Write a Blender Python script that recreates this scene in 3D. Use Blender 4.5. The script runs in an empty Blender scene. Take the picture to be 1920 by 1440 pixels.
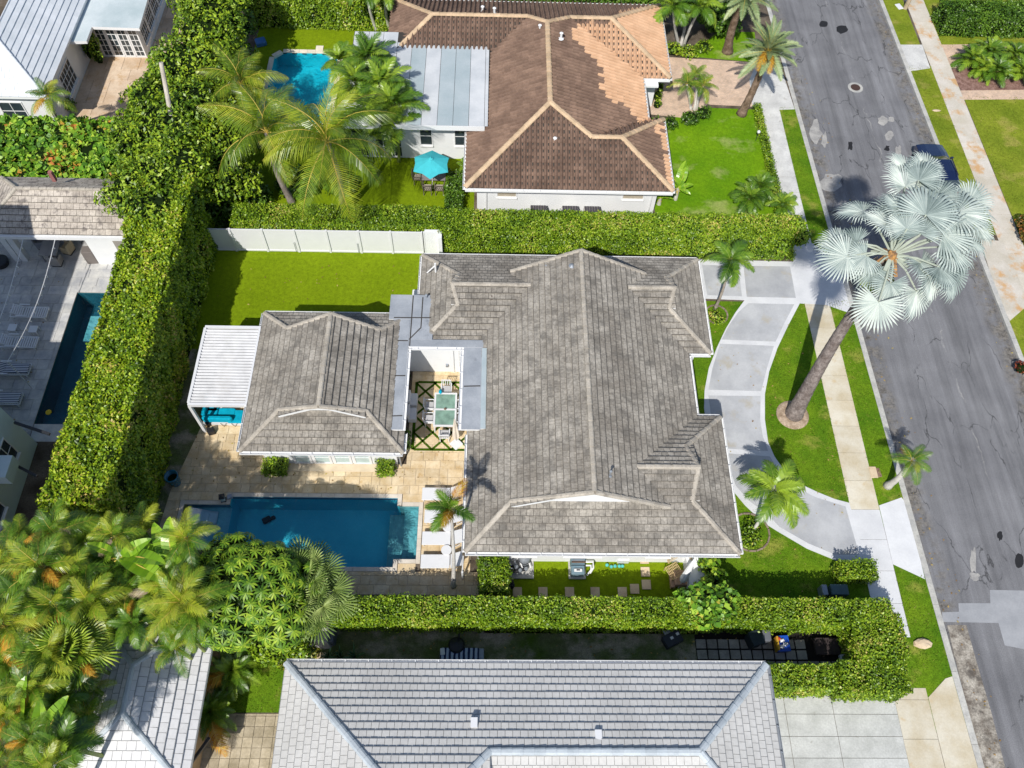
import bpy, math, random
import numpy as np
from mathutils import Vector, Matrix
from mathutils.geometry import tessellate_polygon

# ------------------------------------------------------------------ camera, sky, sun, exposure
random.seed(11)
rng = np.random.default_rng(11)
sc = bpy.context.scene
COL = sc.collection
CAM_H, FPX = 38.0, 1565.24
TILT, ROLL, YAW = 0.538070585, 0.0533809761, -0.0476664449
CM = Matrix.Rotation(YAW, 3, 'Z') @ Matrix.Rotation(TILT, 3, 'X') @ Matrix.Rotation(ROLL, 3, 'Z')
cam_d = bpy.data.cameras.new('camera')
cam_d.sensor_width = 36.0
cam_d.lens = FPX / 1920 * 36
cam_d.clip_end = 3000
cam = bpy.data.objects.new('camera', cam_d)
cam.matrix_world = Matrix.Translation((0, 0, CAM_H)) @ CM.to_4x4()
COL.objects.link(cam)
sc.camera = cam
SUNV = Vector((-.312, -.88, 1.0)).normalized()
world = bpy.data.worlds.new('World'); sc.world = world; world.use_nodes = True
wn = world.node_tree.nodes; wl = world.node_tree.links
bg = wn['Background']; sky = wn.new('ShaderNodeTexSky'); sky.sky_type = 'NISHITA'
sky.sun_disc = False
sky.sun_elevation = math.asin(SUNV.z); sky.sun_rotation = math.radians(199.5)
wl.new(sky.outputs[0], bg.inputs[0]); bg.inputs[1].default_value = 0.12
sun_d = bpy.data.lights.new('sun', 'SUN'); sun_d.energy = 4.9; sun_d.angle = math.radians(.53)
sun_d.color = (1.0, .955, .88)
sun = bpy.data.objects.new('sun', sun_d); COL.objects.link(sun)
sun.rotation_euler = SUNV.to_track_quat('Z', 'Y').to_euler()
sun.location = (0, 0, 60)
sc.view_settings.view_transform = 'Standard'; sc.view_settings.look = 'None'
sc.view_settings.gamma = 1; sc.view_settings.exposure = -0.02
sc.view_settings.use_curve_mapping = False
sc.render.engine = 'CYCLES'
sc.cycles.max_bounces = 6; sc.cycles.transparent_max_bounces = 12

def G(u, v, z=0.0):
    """world point at height z seen at photo pixel (u, v)"""
    d = CM @ Vector(((u - 960) / FPX, -(v - 720) / FPX, -1.0))
    s = (z - CAM_H) / d.z
    return (s * d.x, s * d.y, z)

# ------------------------------------------------------------------ object helpers
ORG = {}
def tag(o, label=None, cat=None, group=None, kind=None):
    if label: o['label'] = label
    if cat: o['category'] = cat
    if group: o['group'] = group
    if kind: o['kind'] = kind
    return o
def thing(name, label, cat, loc=(0, 0, 0), group=None):
    o = bpy.data.objects.new(name, None); COL.objects.link(o)
    o.location = loc; o.empty_display_size = .2
    ORG[o.name] = Vector(loc)
    return tag(o, label, cat, group)
def link_mesh(name, me, parent=None, kind=None, label=None):
    o = bpy.data.objects.new(name, me); COL.objects.link(o)
    if parent is not None:
        o.parent = parent; ORG[o.name] = ORG[parent.name]
    else:
        ORG[o.name] = Vector((0, 0, 0))
    return tag(o, label, None, None, kind)
def copy_tree(o, parent=None):
    c = o.copy(); COL.objects.link(c); c.parent = parent
    for ch in o.children: copy_tree(ch, c)
    return c
def place(o, loc, rz=0, sc_=1.0, label=None, group=None):
    o.location = loc; o.rotation_euler = (0, 0, rz); o.scale = (sc_,) * 3
    if label: o['label'] = label
    if group: o['group'] = group
    return o
class MB:
    def __init__(s): s.v = []; s.f = []; s.m = []; s.i = 0
    def add(s, vs, fs, mi=None):
        b = len(s.v); s.v += [tuple(p) for p in vs]
        s.f += [tuple(b + k for k in f) for f in fs]; s.m += [s.i if mi is None else mi] * len(fs)
        return s
    def box(s, x0, x1, y0, y1, z0, z1, mi=None):
        return s.add([(x0, y0, z0), (x1, y0, z0), (x1, y1, z0), (x0, y1, z0), (x0, y0, z1), (x1, y0, z1), (x1, y1, z1), (x0, y1, z1)],
            [(3, 2, 1, 0), (4, 5, 6, 7), (0, 1, 5, 4), (1, 2, 6, 5), (2, 3, 7, 6), (3, 0, 4, 7)], mi)
    def rbox(s, cx, cy, z0, L, W, Hh, rz=0, mi=None, taper=1.0):
        c, n = math.cos(rz), math.sin(rz); vs = []
        for zz, k in ((z0, 1), (z0 + Hh, taper)):
            for a, b in ((-1, -1), (1, -1), (1, 1), (-1, 1)):
                x, y = a * L / 2 * k, b * W / 2 * k
                vs.append((cx + x * c - y * n, cy + x * n + y * c, zz))
        return s.add(vs, [(3, 2, 1, 0), (4, 5, 6, 7), (0, 1, 5, 4), (1, 2, 6, 5), (2, 3, 7, 6), (3, 0, 4, 7)], mi)
    def bevbox(s, cx, cy, z0, L, W, Hh, rz=0, r=.03, mi=None):
        c, n = math.cos(rz), math.sin(rz); vs = []
        def ring(ins, z):
            l, w = L / 2 - ins, W / 2 - ins; q = r
            for x, y in ((-l + q, -w), (l - q, -w), (l, -w + q), (l, w - q), (l - q, w), (-l + q, w), (-l, w - q), (-l, -w + q)):
                vs.append((cx + x * c - y * n, cy + x * n + y * c, z))
        ring(r * .6, z0); ring(0, z0 + r); ring(0, z0 + Hh - r); ring(r * .7, z0 + Hh)
        fs = [tuple(range(7, -1, -1)), tuple(range(24, 32))]
        for k in range(3):
            for j in range(8): fs.append((k * 8 + j, k * 8 + (j + 1) % 8, k * 8 + 8 + (j + 1) % 8, k * 8 + 8 + j))
        return s.add(vs, fs, mi)
    def beam(s, p, q, w, h, mi=None):
        p, q = Vector(p), Vector(q); d = (q - p).normalized()
        up = Vector((0, 0, 1)) if abs(d.z) < .95 else Vector((0, 1, 0))
        a = d.cross(up).normalized() * w / 2; b = a.cross(d).normalized() * h / 2
        return s.add([p - a - b, p + a - b, p + a + b, p - a + b, q - a - b, q + a - b, q + a + b, q - a + b],
            [(0, 1, 2, 3), (7, 6, 5, 4), (1, 0, 4, 5), (2, 1, 5, 6), (3, 2, 6, 7), (0, 3, 7, 4)], mi)
    def prism(s, poly, z0, z1, mi=None, mside=None):
        if sum(poly[i][0] * poly[(i + 1) % len(poly)][1] - poly[(i + 1) % len(poly)][0] * poly[i][1] for i in range(len(poly))) < 0: poly = poly[::-1]
        n = len(poly); tri = tessellate_polygon([[Vector((p[0], p[1], 0)) for p in poly]])
        vs = [(p[0], p[1], z0) for p in poly] + [(p[0], p[1], z1) for p in poly]
        top = []
        for t in tri:
            a, b, c = [poly[i] for i in t]
            if (b[0] - a[0]) * (c[1] - a[1]) - (b[1] - a[1]) * (c[0] - a[0]) < 0: t = (t[0], t[2], t[1])
            top.append(tuple(i + n for i in t))
        s.add(vs, top + [(c - n, b - n, a - n) for a, b, c in top], mi)
        return s.add(vs, [(i, (i + 1) % n, n + (i + 1) % n, n + i) for i in range(n)], mside if mside is not None else mi)
    def tube(s, pts, rad, n=8, mi=None, cap=True):
        pts = [Vector(p) for p in pts]; k = len(pts)
        if not isinstance(rad, (list, tuple)): rad = [rad] * k
        vs = []; ref = Vector((1, 0, 0))
        for i, p in enumerate(pts):
            d = (pts[min(i + 1, k - 1)] - pts[max(i - 1, 0)]).normalized()
            if abs(d.dot(ref)) > .9: ref = Vector((0, 1, 0))
            a = (ref - d * ref.dot(d)).normalized(); b = d.cross(a); ref = a
            for j in range(n):
                t = 2 * math.pi * j / n; vs.append(p + (a * math.cos(t) + b * math.sin(t)) * rad[i])
        fs = [(i * n + j, i * n + (j + 1) % n, (i + 1) * n + (j + 1) % n, (i + 1) * n + j) for i in range(k - 1) for j in range(n)]
        if cap: fs += [tuple(range(n - 1, -1, -1)), tuple(range((k - 1) * n, k * n))]
        return s.add(vs, fs, mi)
    def lathe(s, c, prof, n=16, mi=None):
        vs = []; k = len(prof)
        for r, z in prof:
            for j in range(n):
                t = 2 * math.pi * j / n; vs.append((c[0] + r * math.cos(t), c[1] + r * math.sin(t), c[2] + z))
        return s.add(vs, [(i * n + j, i * n + (j + 1) % n, (i + 1) * n + (j + 1) % n, (i + 1) * n + j) for i in range(k - 1) for j in range(n)]
            + [tuple(range(n - 1, -1, -1)), tuple(range((k - 1) * n, k * n))], mi)
    def ball(s, c, r, nu=10, nv=6, mi=None, jit=0):
        if not isinstance(r, (list, tuple)): r = (r, r, r)
        vs = [(c[0], c[1], c[2] - r[2])]
        for i in range(1, nv):
            ph = -math.pi / 2 + math.pi * i / nv
            for j in range(nu):
                t = 2 * math.pi * j / nu; q = 1 + random.uniform(-jit, jit)
                vs.append((c[0] + r[0] * q * math.cos(ph) * math.cos(t), c[1] + r[1] * q * math.cos(ph) * math.sin(t), c[2] + r[2] * q * math.sin(ph)))
        vs.append((c[0], c[1], c[2] + r[2])); L = len(vs) - 1; fs = []
        for j in range(nu):
            fs.append((0, 1 + (j + 1) % nu, 1 + j)); b = 1 + (nv - 2) * nu; fs.append((b + j, b + (j + 1) % nu, L))
        for i in range(nv - 2):
            for j in range(nu): fs.append((1 + i * nu + j, 1 + i * nu + (j + 1) % nu, 1 + (i + 1) * nu + (j + 1) % nu, 1 + (i + 1) * nu + j))
        return s.add(vs, fs, mi)
    def poly(s, pts, mi=None):
        return s.add(pts, [tuple(range(len(pts)))], mi)
    def slab(s, pts, t, mi=None, mu=None):
        """polygon in space, given thickness straight down"""
        pts = [Vector(p) for p in pts]; n = len(pts)
        tri = tessellate_polygon([pts])
        vs = pts + [p - Vector((0, 0, t)) for p in pts]; fs = []; us = []
        for a, b, c in tri:
            nz = (pts[b] - pts[a]).cross(pts[c] - pts[a]).z
            if nz < 0: b, c = c, b
            fs.append((a, b, c)); us.append((c + n, b + n, a + n))
        s.add(vs, fs, mi); m2 = mi if mu is None else mu
        s.add(vs, us, m2)
        return s.add(vs, [(i, n + i, n + (i + 1) % n, (i + 1) % n) for i in range(n)], m2)
    def mesh(s, name, mats, off=(0, 0, 0), smooth=False):
        me = bpy.data.meshes.new(name)
        ox, oy, oz = off
        me.from_pydata([(x - ox, y - oy, z - oz) for x, y, z in s.v], [], s.f)
        for m in (mats if isinstance(mats, (list, tuple)) else [mats]): me.materials.append(m)
        if any(s.m): me.polygons.foreach_set('material_index', s.m)
        if smooth: me.polygons.foreach_set('use_smooth', [True] * len(s.f))
        me.update(); return me
    def build(s, name, mats, parent=None, smooth=False, kind=None, label=None):
        off = ORG[parent.name] if parent is not None else (0, 0, 0)
        return link_mesh(name, s.mesh(name, mats, off, smooth), parent, kind, label)
def np_mesh(name, V, F, mats, off=(0, 0, 0)):
    """V (n,3), F (m,4) quads"""
    me = bpy.data.meshes.new(name); V = np.asarray(V, np.float32) - np.array(off, np.float32)
    k = F.shape[1]
    me.vertices.add(len(V)); me.vertices.foreach_set('co', V.ravel())
    me.loops.add(F.size); me.loops.foreach_set('vertex_index', F.ravel().astype(np.int32))
    me.polygons.add(len(F)); me.polygons.foreach_set('loop_start', np.arange(0, F.size, k, dtype=np.int32))
    me.polygons.foreach_set('loop_total', np.full(len(F), k, np.int32))
    for m in (mats if isinstance(mats, (list, tuple)) else [mats]): me.materials.append(m)
    me.update(calc_edges=True); return me
def sheet(name, outer, holes, z, m, parent=None, kind='structure'):
    loops = [[Vector((p[0], p[1], 0)) for p in outer]] + [[Vector((p[0], p[1], 0)) for p in h] for h in holes]
    flat = [p for l in loops for p in l]; tri = tessellate_polygon(loops); fs = []
    for a, b, c in tri:
        if (flat[b] - flat[a]).cross(flat[c] - flat[a]).z < 0: b, c = c, b
        fs.append((a, b, c))
    mb = MB(); mb.add([(p.x, p.y, z) for p in flat], fs)
    return mb.build(name, m, parent, kind=kind)
def rect(x0, x1, y0, y1): return [(x0, y0), (x1, y0), (x1, y1), (x0, y1)]
def GP(pts, z=0): return [G(u, v, z)[:2] for u, v in pts]

# ------------------------------------------------------------------ materials
class NT:
    def __init__(s, name):
        s.m = bpy.data.materials.new(name); s.m.use_nodes = True; s.t = s.m.node_tree
        s.b = s.t.nodes['Principled BSDF']; s.pos = None
    def n(s, typ, **kw):
        x = s.t.nodes.new(typ)
        for k, v in kw.items(): setattr(x, k, v)
        return x
    def l(s, a, b): s.t.links.new(a, b)
    def P(s, scale=(1, 1, 1), rot=0):
        if s.pos is None: s.pos = s.n('ShaderNodeNewGeometry')
        mp = s.n('ShaderNodeMapping'); mp.inputs['Scale'].default_value = scale; mp.inputs['Rotation'].default_value = (0, 0, rot)
        s.l(s.pos.outputs['Position'], mp.inputs[0]); return mp.outputs[0]
    def noise(s, sc_, det=4, rough=.55, scale=(1, 1, 1), rot=0):
        x = s.n('ShaderNodeTexNoise'); x.inputs['Scale'].default_value = sc_; x.inputs['Detail'].default_value = det
        x.inputs['Roughness'].default_value = rough; s.l(s.P(scale, rot), x.inputs['Vector']); return x.outputs['Fac']
    def ramp(s, fac, stops, interp='LINEAR'):
        x = s.n('ShaderNodeValToRGB'); cr = x.color_ramp; cr.interpolation = interp
        while len(cr.elements) > len(stops): cr.elements.remove(cr.elements[-1])
        while len(cr.elements) < len(stops): cr.elements.new(.5)
        for e, (p, c) in zip(cr.elements, stops):
            e.position = p; e.color = (c, c, c, 1) if isinstance(c, (int, float)) else (*c, 1)
        s.l(fac, x.inputs[0]); return x.outputs[0]
    def mix(s, fac, a, b, mode='MIX'):
        x = s.n('ShaderNodeMix', data_type='RGBA', blend_type=mode)
        for sock, v in ((x.inputs[0], fac), (x.inputs[6], a), (x.inputs[7], b)):
            if isinstance(v, (int, float)):
                if sock.type == 'RGBA': sock.default_value = (v, v, v, 1)
                else: sock.default_value = v
            elif isinstance(v, tuple): sock.default_value = (*v, 1)
            else: s.l(v, sock)
        return x.outputs[2]
    def math(s, op, a, b=0.0):
        x = s.n('ShaderNodeMath', operation=op)
        for k, v in enumerate((a, b)):
            if isinstance(v, (int, float)): x.inputs[k].default_value = v
            else: s.l(v, x.inputs[k])
        return x.outputs[0]
    def rand(s):
        """per island + per object random value in 0..1"""
        if s.pos is None: s.pos = s.n('ShaderNodeNewGeometry')
        oi = s.n('ShaderNodeObjectInfo')
        return s.math('FRACT', s.math('ADD', s.pos.outputs['Random Per Island'], oi.outputs['Random']))
    def finish(s, col, rough=.8, spec=.3, bump=None, bs=.3, bd=.02, metal=0):
        if isinstance(col, tuple): s.b.inputs['Base Color'].default_value = (*col, 1)
        else: s.l(col, s.b.inputs['Base Color'])
        if isinstance(rough, (int, float)): s.b.inputs['Roughness'].default_value = rough
        else: s.l(rough, s.b.inputs['Roughness'])
        s.b.inputs['Specular IOR Level'].default_value = spec; s.b.inputs['Metallic'].default_value = metal
        if bump is not None:
            x = s.n('ShaderNodeBump'); x.inputs['Strength'].default_value = bs; x.inputs['Distance'].default_value = bd
            s.l(bump, x.inputs['Height']); s.l(x.outputs[0], s.b.inputs['Normal'])
        return s.m
def plain(name, c, rough=.6, spec=.4, metal=0, var=.12, sc_=2.0):
    t = NT(name); f = t.noise(sc_, 5)
    c1 = tuple(v * (1 - var) for v in c); c2 = tuple(min(v * (1 + var), 1) for v in c)
    return t.finish(t.ramp(f, [(.3, c1), (.7, c2)]), rough, spec, metal=metal)
def mottled(name, c1, c2, sc_=1.0, rnd=.15, fine=.1, rough=.85, spec=.2, bs=.3, spots=None, lo=.35, hi=.65, fsc=14, samt=.85):
    """weathered surface: two colours by world noise, per-piece value shift, fine grain, optional dark spots"""
    t = NT(name); col = t.ramp(t.noise(sc_, 6, .6), [(lo, c1), (hi, c2)])
    g = t.noise(fsc, 4, .6)
    col = t.mix(1.0, col, t.ramp(g, [(.3, 1 - fine), (.7, 1 + fine)]), 'MULTIPLY')
    if rnd: col = t.mix(1.0, col, t.ramp(t.rand(), [(0, 1 - rnd), (1, 1 + rnd * .8)]), 'MULTIPLY')
    if spots:
        s_, thr, c3 = spots
        col = t.mix(t.ramp(t.noise(s_, 5, .65), [(thr, 0.0), (min(thr + .12, 1), samt)]), col, c3)
    return t.finish(col, rough, spec, g, bs)
def leafmat(name, dark, mid, light, tip=None, rough=.42, spec=.4, trans=.10, ns=.6, per=.0):
    t = NT(name); r = t.rand(); n = t.noise(ns, 3)
    if per:
        oi = t.n('ShaderNodeObjectInfo'); r = t.math('ADD', t.math('MULTIPLY', r, 1 - per), t.math('MULTIPLY', oi.outputs['Random'], per))
    f = t.math('ADD', t.math('MULTIPLY', r, .75), t.math('MULTIPLY', t.math('SUBTRACT', n, .38), 1.15))
    st = [(0.0, dark), (.45, mid), (.85, light)]
    if tip: st.append((.985, tip))
    col = t.ramp(f, st); t.finish(col, rough, spec)
    tr = t.n('ShaderNodeBsdfTranslucent'); mx = t.n('ShaderNodeMixShader'); mx.inputs[0].default_value = trans
    t.l(col, tr.inputs[0]); out = t.t.nodes['Material Output']
    t.l(t.b.outputs[0], mx.inputs[1]); t.l(tr.outputs[0], mx.inputs[2]); t.l(mx.outputs[0], out.inputs[0])
    return t.m
def watermat(name, tint, fac=.5):
    t = NT(name); out = t.t.nodes['Material Output']
    tr = t.n('ShaderNodeBsdfTransparent'); tr.inputs[0].default_value = (*tint, 1)
    gl = t.n('ShaderNodeBsdfGlossy'); gl.inputs['Roughness'].default_value = .03
    fr = t.n('ShaderNodeFresnel'); fr.inputs[0].default_value = 1.33
    bp = t.n('ShaderNodeBump'); bp.inputs['Strength'].default_value = .7; bp.inputs['Distance'].default_value = .08
    t.l(t.noise(3.2, 4, .6), bp.inputs['Height'])
    for x in (gl, fr): t.l(bp.outputs[0], x.inputs['Normal'])
    mx = t.n('ShaderNodeMixShader'); t.l(fr.outputs[0], mx.inputs[0]); t.l(tr.outputs[0], mx.inputs[1]); t.l(gl.outputs[0], mx.inputs[2])
    t.l(mx.outputs[0], out.inputs[0]); return t.m

WHITE = plain('white_paint', (.74, .75, .76), .45, .4, var=.03, sc_=1.2)
WALLW = mottled('white_stucco', (.70, .72, .74), (.76, .77, .78), .8, 0, .02, .8, .2, .1)
METALW = plain('white_metal', (.68, .69, .71), .3, .5, var=.02)
GREYM = plain('grey_metal', (.30, .33, .37), .35, .5, .3)
DARKM = plain('dark_metal', (.03, .032, .037), .45, .5)
BLACKP = plain('black_plastic', (.018, .019, .022), .5, .4)
GLASS = plain('window_glass', (.035, .05, .06), .06, .8, var=.2)
GLASSL = plain('pale_window_glass', (.42, .55, .56), .08, .8, var=.1)
TEAL = plain('teal_fabric', (.0, .33, .50), .85, .15, var=.15, sc_=6)
WOOD = mottled('teak_wood', (.36, .23, .15), (.48, .33, .23), 2, .12, .1)
SAND = plain('sand_fabric', (.42, .37, .30), .9, .1, var=.1)
BARK = mottled('palm_bark', (.20, .17, .14), (.34, .30, .26), 1.6, 0, .25, .9, .1, .8, fsc=9)
BARKP = mottled('pale_palm_bark', (.42, .40, .37), (.58, .56, .52), 1.5, 0, .15, .85, .15, .5, fsc=8)
BARKD = mottled('brown_bark', (.11, .075, .05), (.22, .16, .12), 3, 0, .35, .95, .1, 1.0, fsc=8)
# ------------------------------------------------------------------ tiled surfaces
def clip(poly, x0, x1, y0, y1):
    for ax, lim, sg in ((0, x0, 1), (0, x1, -1), (1, y0, 1), (1, y1, -1)):
        out = []; n = len(poly)
        for i in range(n):
            a, b = poly[i], poly[(i + 1) % n]; da, db = (a[ax] - lim) * sg, (b[ax] - lim) * sg
            if da >= 0: out.append(a)
            if da * db < 0:
                t = da / (da - db); out.append((a[0] + (b[0] - a[0]) * t, a[1] + (b[1] - a[1]) * t))
        poly = out
        if len(poly) < 3: return []
    return poly
def area(p): return .5 * abs(sum(p[i][0] * p[(i + 1) % len(p)][1] - p[(i + 1) % len(p)][0] * p[i][1] for i in range(len(p))))
CAMP = Vector((0, 0, CAM_H))
class Pieces:
    """gathers equal pieces of one thing: the nearest `limit` become parts of their own, the rest one joined part"""
    def __init__(s, parent, name, mats, limit=300, edge=None):
        s.parent, s.name, s.mats, s.limit = parent, name, list(mats), limit; s.edge = edge; s.ei = len(mats) if edge else 0; s.full = []; s.mb = MB(); s.meshes = {}; s.extra = 0
    def full_piece(s, M, key, mkmb, mi=0): s.full.append((M, key, mkmb, mi))
    def done(s, plural=None):
        s.full.sort(key=lambda t: (t[0].translation - CAMP).length)
        org = ORG[s.parent.name] if s.parent is not None else Vector((0, 0, 0)); cache = {}
        for k, (M, key, mk, mi) in enumerate(s.full):
            if k < s.limit:
                kk = (key, mi)
                if kk not in s.meshes: s.meshes[kk] = mk(key).mesh(s.name, [s.mats[mi]] + ([s.edge] if s.edge else []))
                o = bpy.data.objects.new(s.name, s.meshes[kk]); COL.objects.link(o); o.parent = s.parent
                o.matrix_local = Matrix.Translation(-org) @ M
            else:
                if key not in cache: cache[key] = mk(key)
                t = cache[key]; s.mb.add([M @ Vector(v) for v in t.v], t.f, mi)
                if s.edge: s.mb.m[-len(t.f):] = [s.ei if q else mi for q in t.m]
        if s.mb.v: s.mb.build(plural or s.name + 's', s.mats + ([s.edge] if s.edge else []), s.parent, kind='stuff')
def flat_tile(key):
    w, l, th = key[:3]; v = key[3]; mb = MB(); r = random.Random(v)
    a, b = w / 2 - .005, l / 2; j = [r.uniform(-.006, .006) for _ in range(4)]
    h0, h1 = th + .012, .014; bw = .028; hb_ = h0 + (h1 - h0) * bw / l
    mb.add([(-a, -b, -.005), (a, -b, -.005), (a, b + .03, -.005), (-a, b + .03, -.005),
            (-a + .004, -b + j[0] * .7, h0 + j[0]), (a - .004, -b + j[1] * .7, h0 + j[1]), (a, b + .03, h1 + j[2] * .4), (-a, b + .03, h1 + j[3] * .4), (-a + .004, -b + bw + j[0] * .7, hb_ + j[0]), (a - .004, -b + bw + j[1] * .7, hb_ + j[1])],
           [(8, 9, 6, 7), (0, 1, 5, 4), (1, 2, 6, 9, 5), (3, 0, 4, 8, 7), (2, 3, 7, 6), (4, 5, 9, 8)])
    mb.m = [0, 1, 0, 0, 0, 1]
    return mb
PROF = [(0, .0), (.10, -.02), (.30, -.015), (.42, .07), (.58, .125), (.76, .10), (.9, .01), (1, .0)]
def barrel_tile(key):
    w, l, th = key[:3]; mb = MB(); vs = []; n = len(PROF)
    for y, dz in ((-l / 2, th), (l / 2 + .03, 0)):
        for u, h in PROF: vs.append(((u - .5) * w, y, h + dz))
    for u, h in PROF: vs.append(((u - .5) * w, -l / 2, 0))
    return mb.add(vs, [(i, i + 1, n + i + 1, n + i) for i in range(n - 1)] + [(2 * n + i, 2 * n + i + 1, i + 1, i) for i in range(n - 1)])
def tile_plane(pc, poly, w, l, kind='flat', th=.03, matf=None, stagger=.5, lift=0.0):
    P3 = [Vector(p) for p in poly]; nrm = Vector((0, 0, 0)); n = len(P3)
    for i in range(n): nrm += (P3[i] - P3[0]).cross(P3[(i + 1) % n] - P3[0])
    if nrm.z < 0: nrm = -nrm
    nrm.normalize(); u = (Vector((0, 0, 1)) - nrm * nrm.z)
    u = u.normalized() if u.length > 1e-4 else Vector((0, 1, 0))
    e = u.cross(nrm).normalized(); o = min(P3, key=lambda p: (p - P3[0]).dot(u))
    p2 = [((p - o).dot(e), (p - o).dot(u)) for p in P3]
    b0 = min(q[1] for q in p2); b1 = max(q[1] for q in p2); j = 0; R = random.Random(5)
    while b0 + j * l < b1 - .01:
        yb = b0 + j * l; row = clip(p2, -999, 999, yb, yb + l)
        if row:
            am, ax = min(q[0] for q in row), max(q[0] for q in row)
            a = math.floor(am / w) * w - (0 if kind == 'barrel' else (w * stagger if j % 2 else 0) + w * .15 * R.random())
            while a < ax:
                c = clip(row, a + .003, a + w - .003, yb, yb + l)
                if len(c) > 2:
                    ar = area(c); cen = o + e * (a + w / 2) + u * (yb + l / 2) + nrm * lift
                    mi = matf(cen) if matf else 0
                    if ar > .985 * (w - .006) * l:
                        tw = R.gauss(0, .005); M = Matrix((e * math.cos(tw) + u * math.sin(tw), u * math.cos(tw) - e * math.sin(tw), nrm)).transposed().to_4x4()
                        M.translation = cen + nrm * R.uniform(0, .006)
                        key = (w, l, th, R.randrange(4) if kind == 'flat' else 0)
                        pc.full_piece(M, key, flat_tile if kind == 'flat' else barrel_tile, mi)
                    elif ar > .004:
                        strips = ([c] if not pc.edge else [clip(c, -999, 999, yb, yb + .028), clip(c, -999, 999, yb + .0281, yb + l)]) if kind == 'flat' else [clip(c, a + w * PROF[k][0], a + w * PROF[k + 1][0], yb, yb + l) for k in range(len(PROF) - 1)]
                        for c2 in strips:
                            if len(c2) < 3: continue
                            top = []
                            for x, y in c2:
                                h = .012 + th * (1 - (y - yb) / l)
                                if kind == 'barrel':
                                    q = (x - a) / w
                                    for k in range(len(PROF) - 1):
                                        if PROF[k][0] - 1e-6 <= q <= PROF[k + 1][0] + 1e-6:
                                            t = (q - PROF[k][0]) / (PROF[k + 1][0] - PROF[k][0]); h += PROF[k][1] * (1 - t) + PROF[k + 1][1] * t - .012; break
                                top.append(o + e * x + u * y + nrm * (h + lift))
                            m = len(top); bot = [p - nrm * (.03 if kind == 'flat' else .05) for p in top]
                            pc.mb.add(top + bot, [tuple(range(m))] + [(m + i, m + (i + 1) % m, (i + 1) % m, i) for i in range(m)], mi)
                            if pc.edge: pc.mb.m[-m:] = [pc.ei] * m
                            if pc.edge and c2 is strips[0]: pc.mb.m[-m - 1] = pc.ei
                a += w
        j += 1
def cap_piece(key):
    w, L, lift = key[:3]; mb = MB(); vs = []
    for x, k in ((0, 1.0), (L * 1.06, .9)):
        dz = .02 if x == 0 else 0
        for y, z in ((-.5, -.05), (-.42, .015), (-.2, .05), (.2, .05), (.42, .015), (.5, -.05)): vs.append((x, y * w * k, z * (1 if w > .2 else .8) + dz + lift))
    return mb.add(vs, [(i, i + 1, 7 + i, 6 + i) for i in range(5)] + [(5, 4, 3, 2, 1, 0), (6, 7, 8, 9, 10, 11)])
def caps(pc, p, q, w=.26, L=.42, mi=0, lift=.05):
    p, q = Vector(p), Vector(q); d = q - p; n = max(1, round(d.length / L)); s_ = d.length / n; d.normalize()
    y = Vector((0, 0, 1)).cross(d).normalized(); z = d.cross(y)
    for k in range(n):
        M = Matrix((d, y, z)).transposed().to_4x4(); M.translation = p + d * s_ * k + Vector((0, 0, random.uniform(0, .008)))
        pc.full_piece(M, (w, round(s_, 3), lift), cap_piece, mi)
def gutter(house, p, q, out, m=None, name='gutter', w=.155, h=.11, step=.95, z=0):
    """open channel along an eave; out = outward direction (x, y)"""
    p, q = Vector(p), Vector(q); o = Vector((*out, 0)); mb = MB(); up = Vector((0, 0, 1))
    def strip(a, b, w_, h_): mb.beam(p + o * a + up * (b + z), q + o * a + up * (b + z), w_, h_)
    strip(.008, -.02, .012, h); strip(w - .006, -.02, .014, h * .9); strip(w / 2, -.02 - h / 2, w, .012)
    L = (q - p).length; d = (q - p).normalized(); k = step / 2
    while k < L:
        c = p + d * k; mb.beam(c + o * .0 + up * (.035 + z), c + o * w + up * (.035 + z), .035, .012); k += step
    return mb.build(name, m or WHITE, house)
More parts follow.
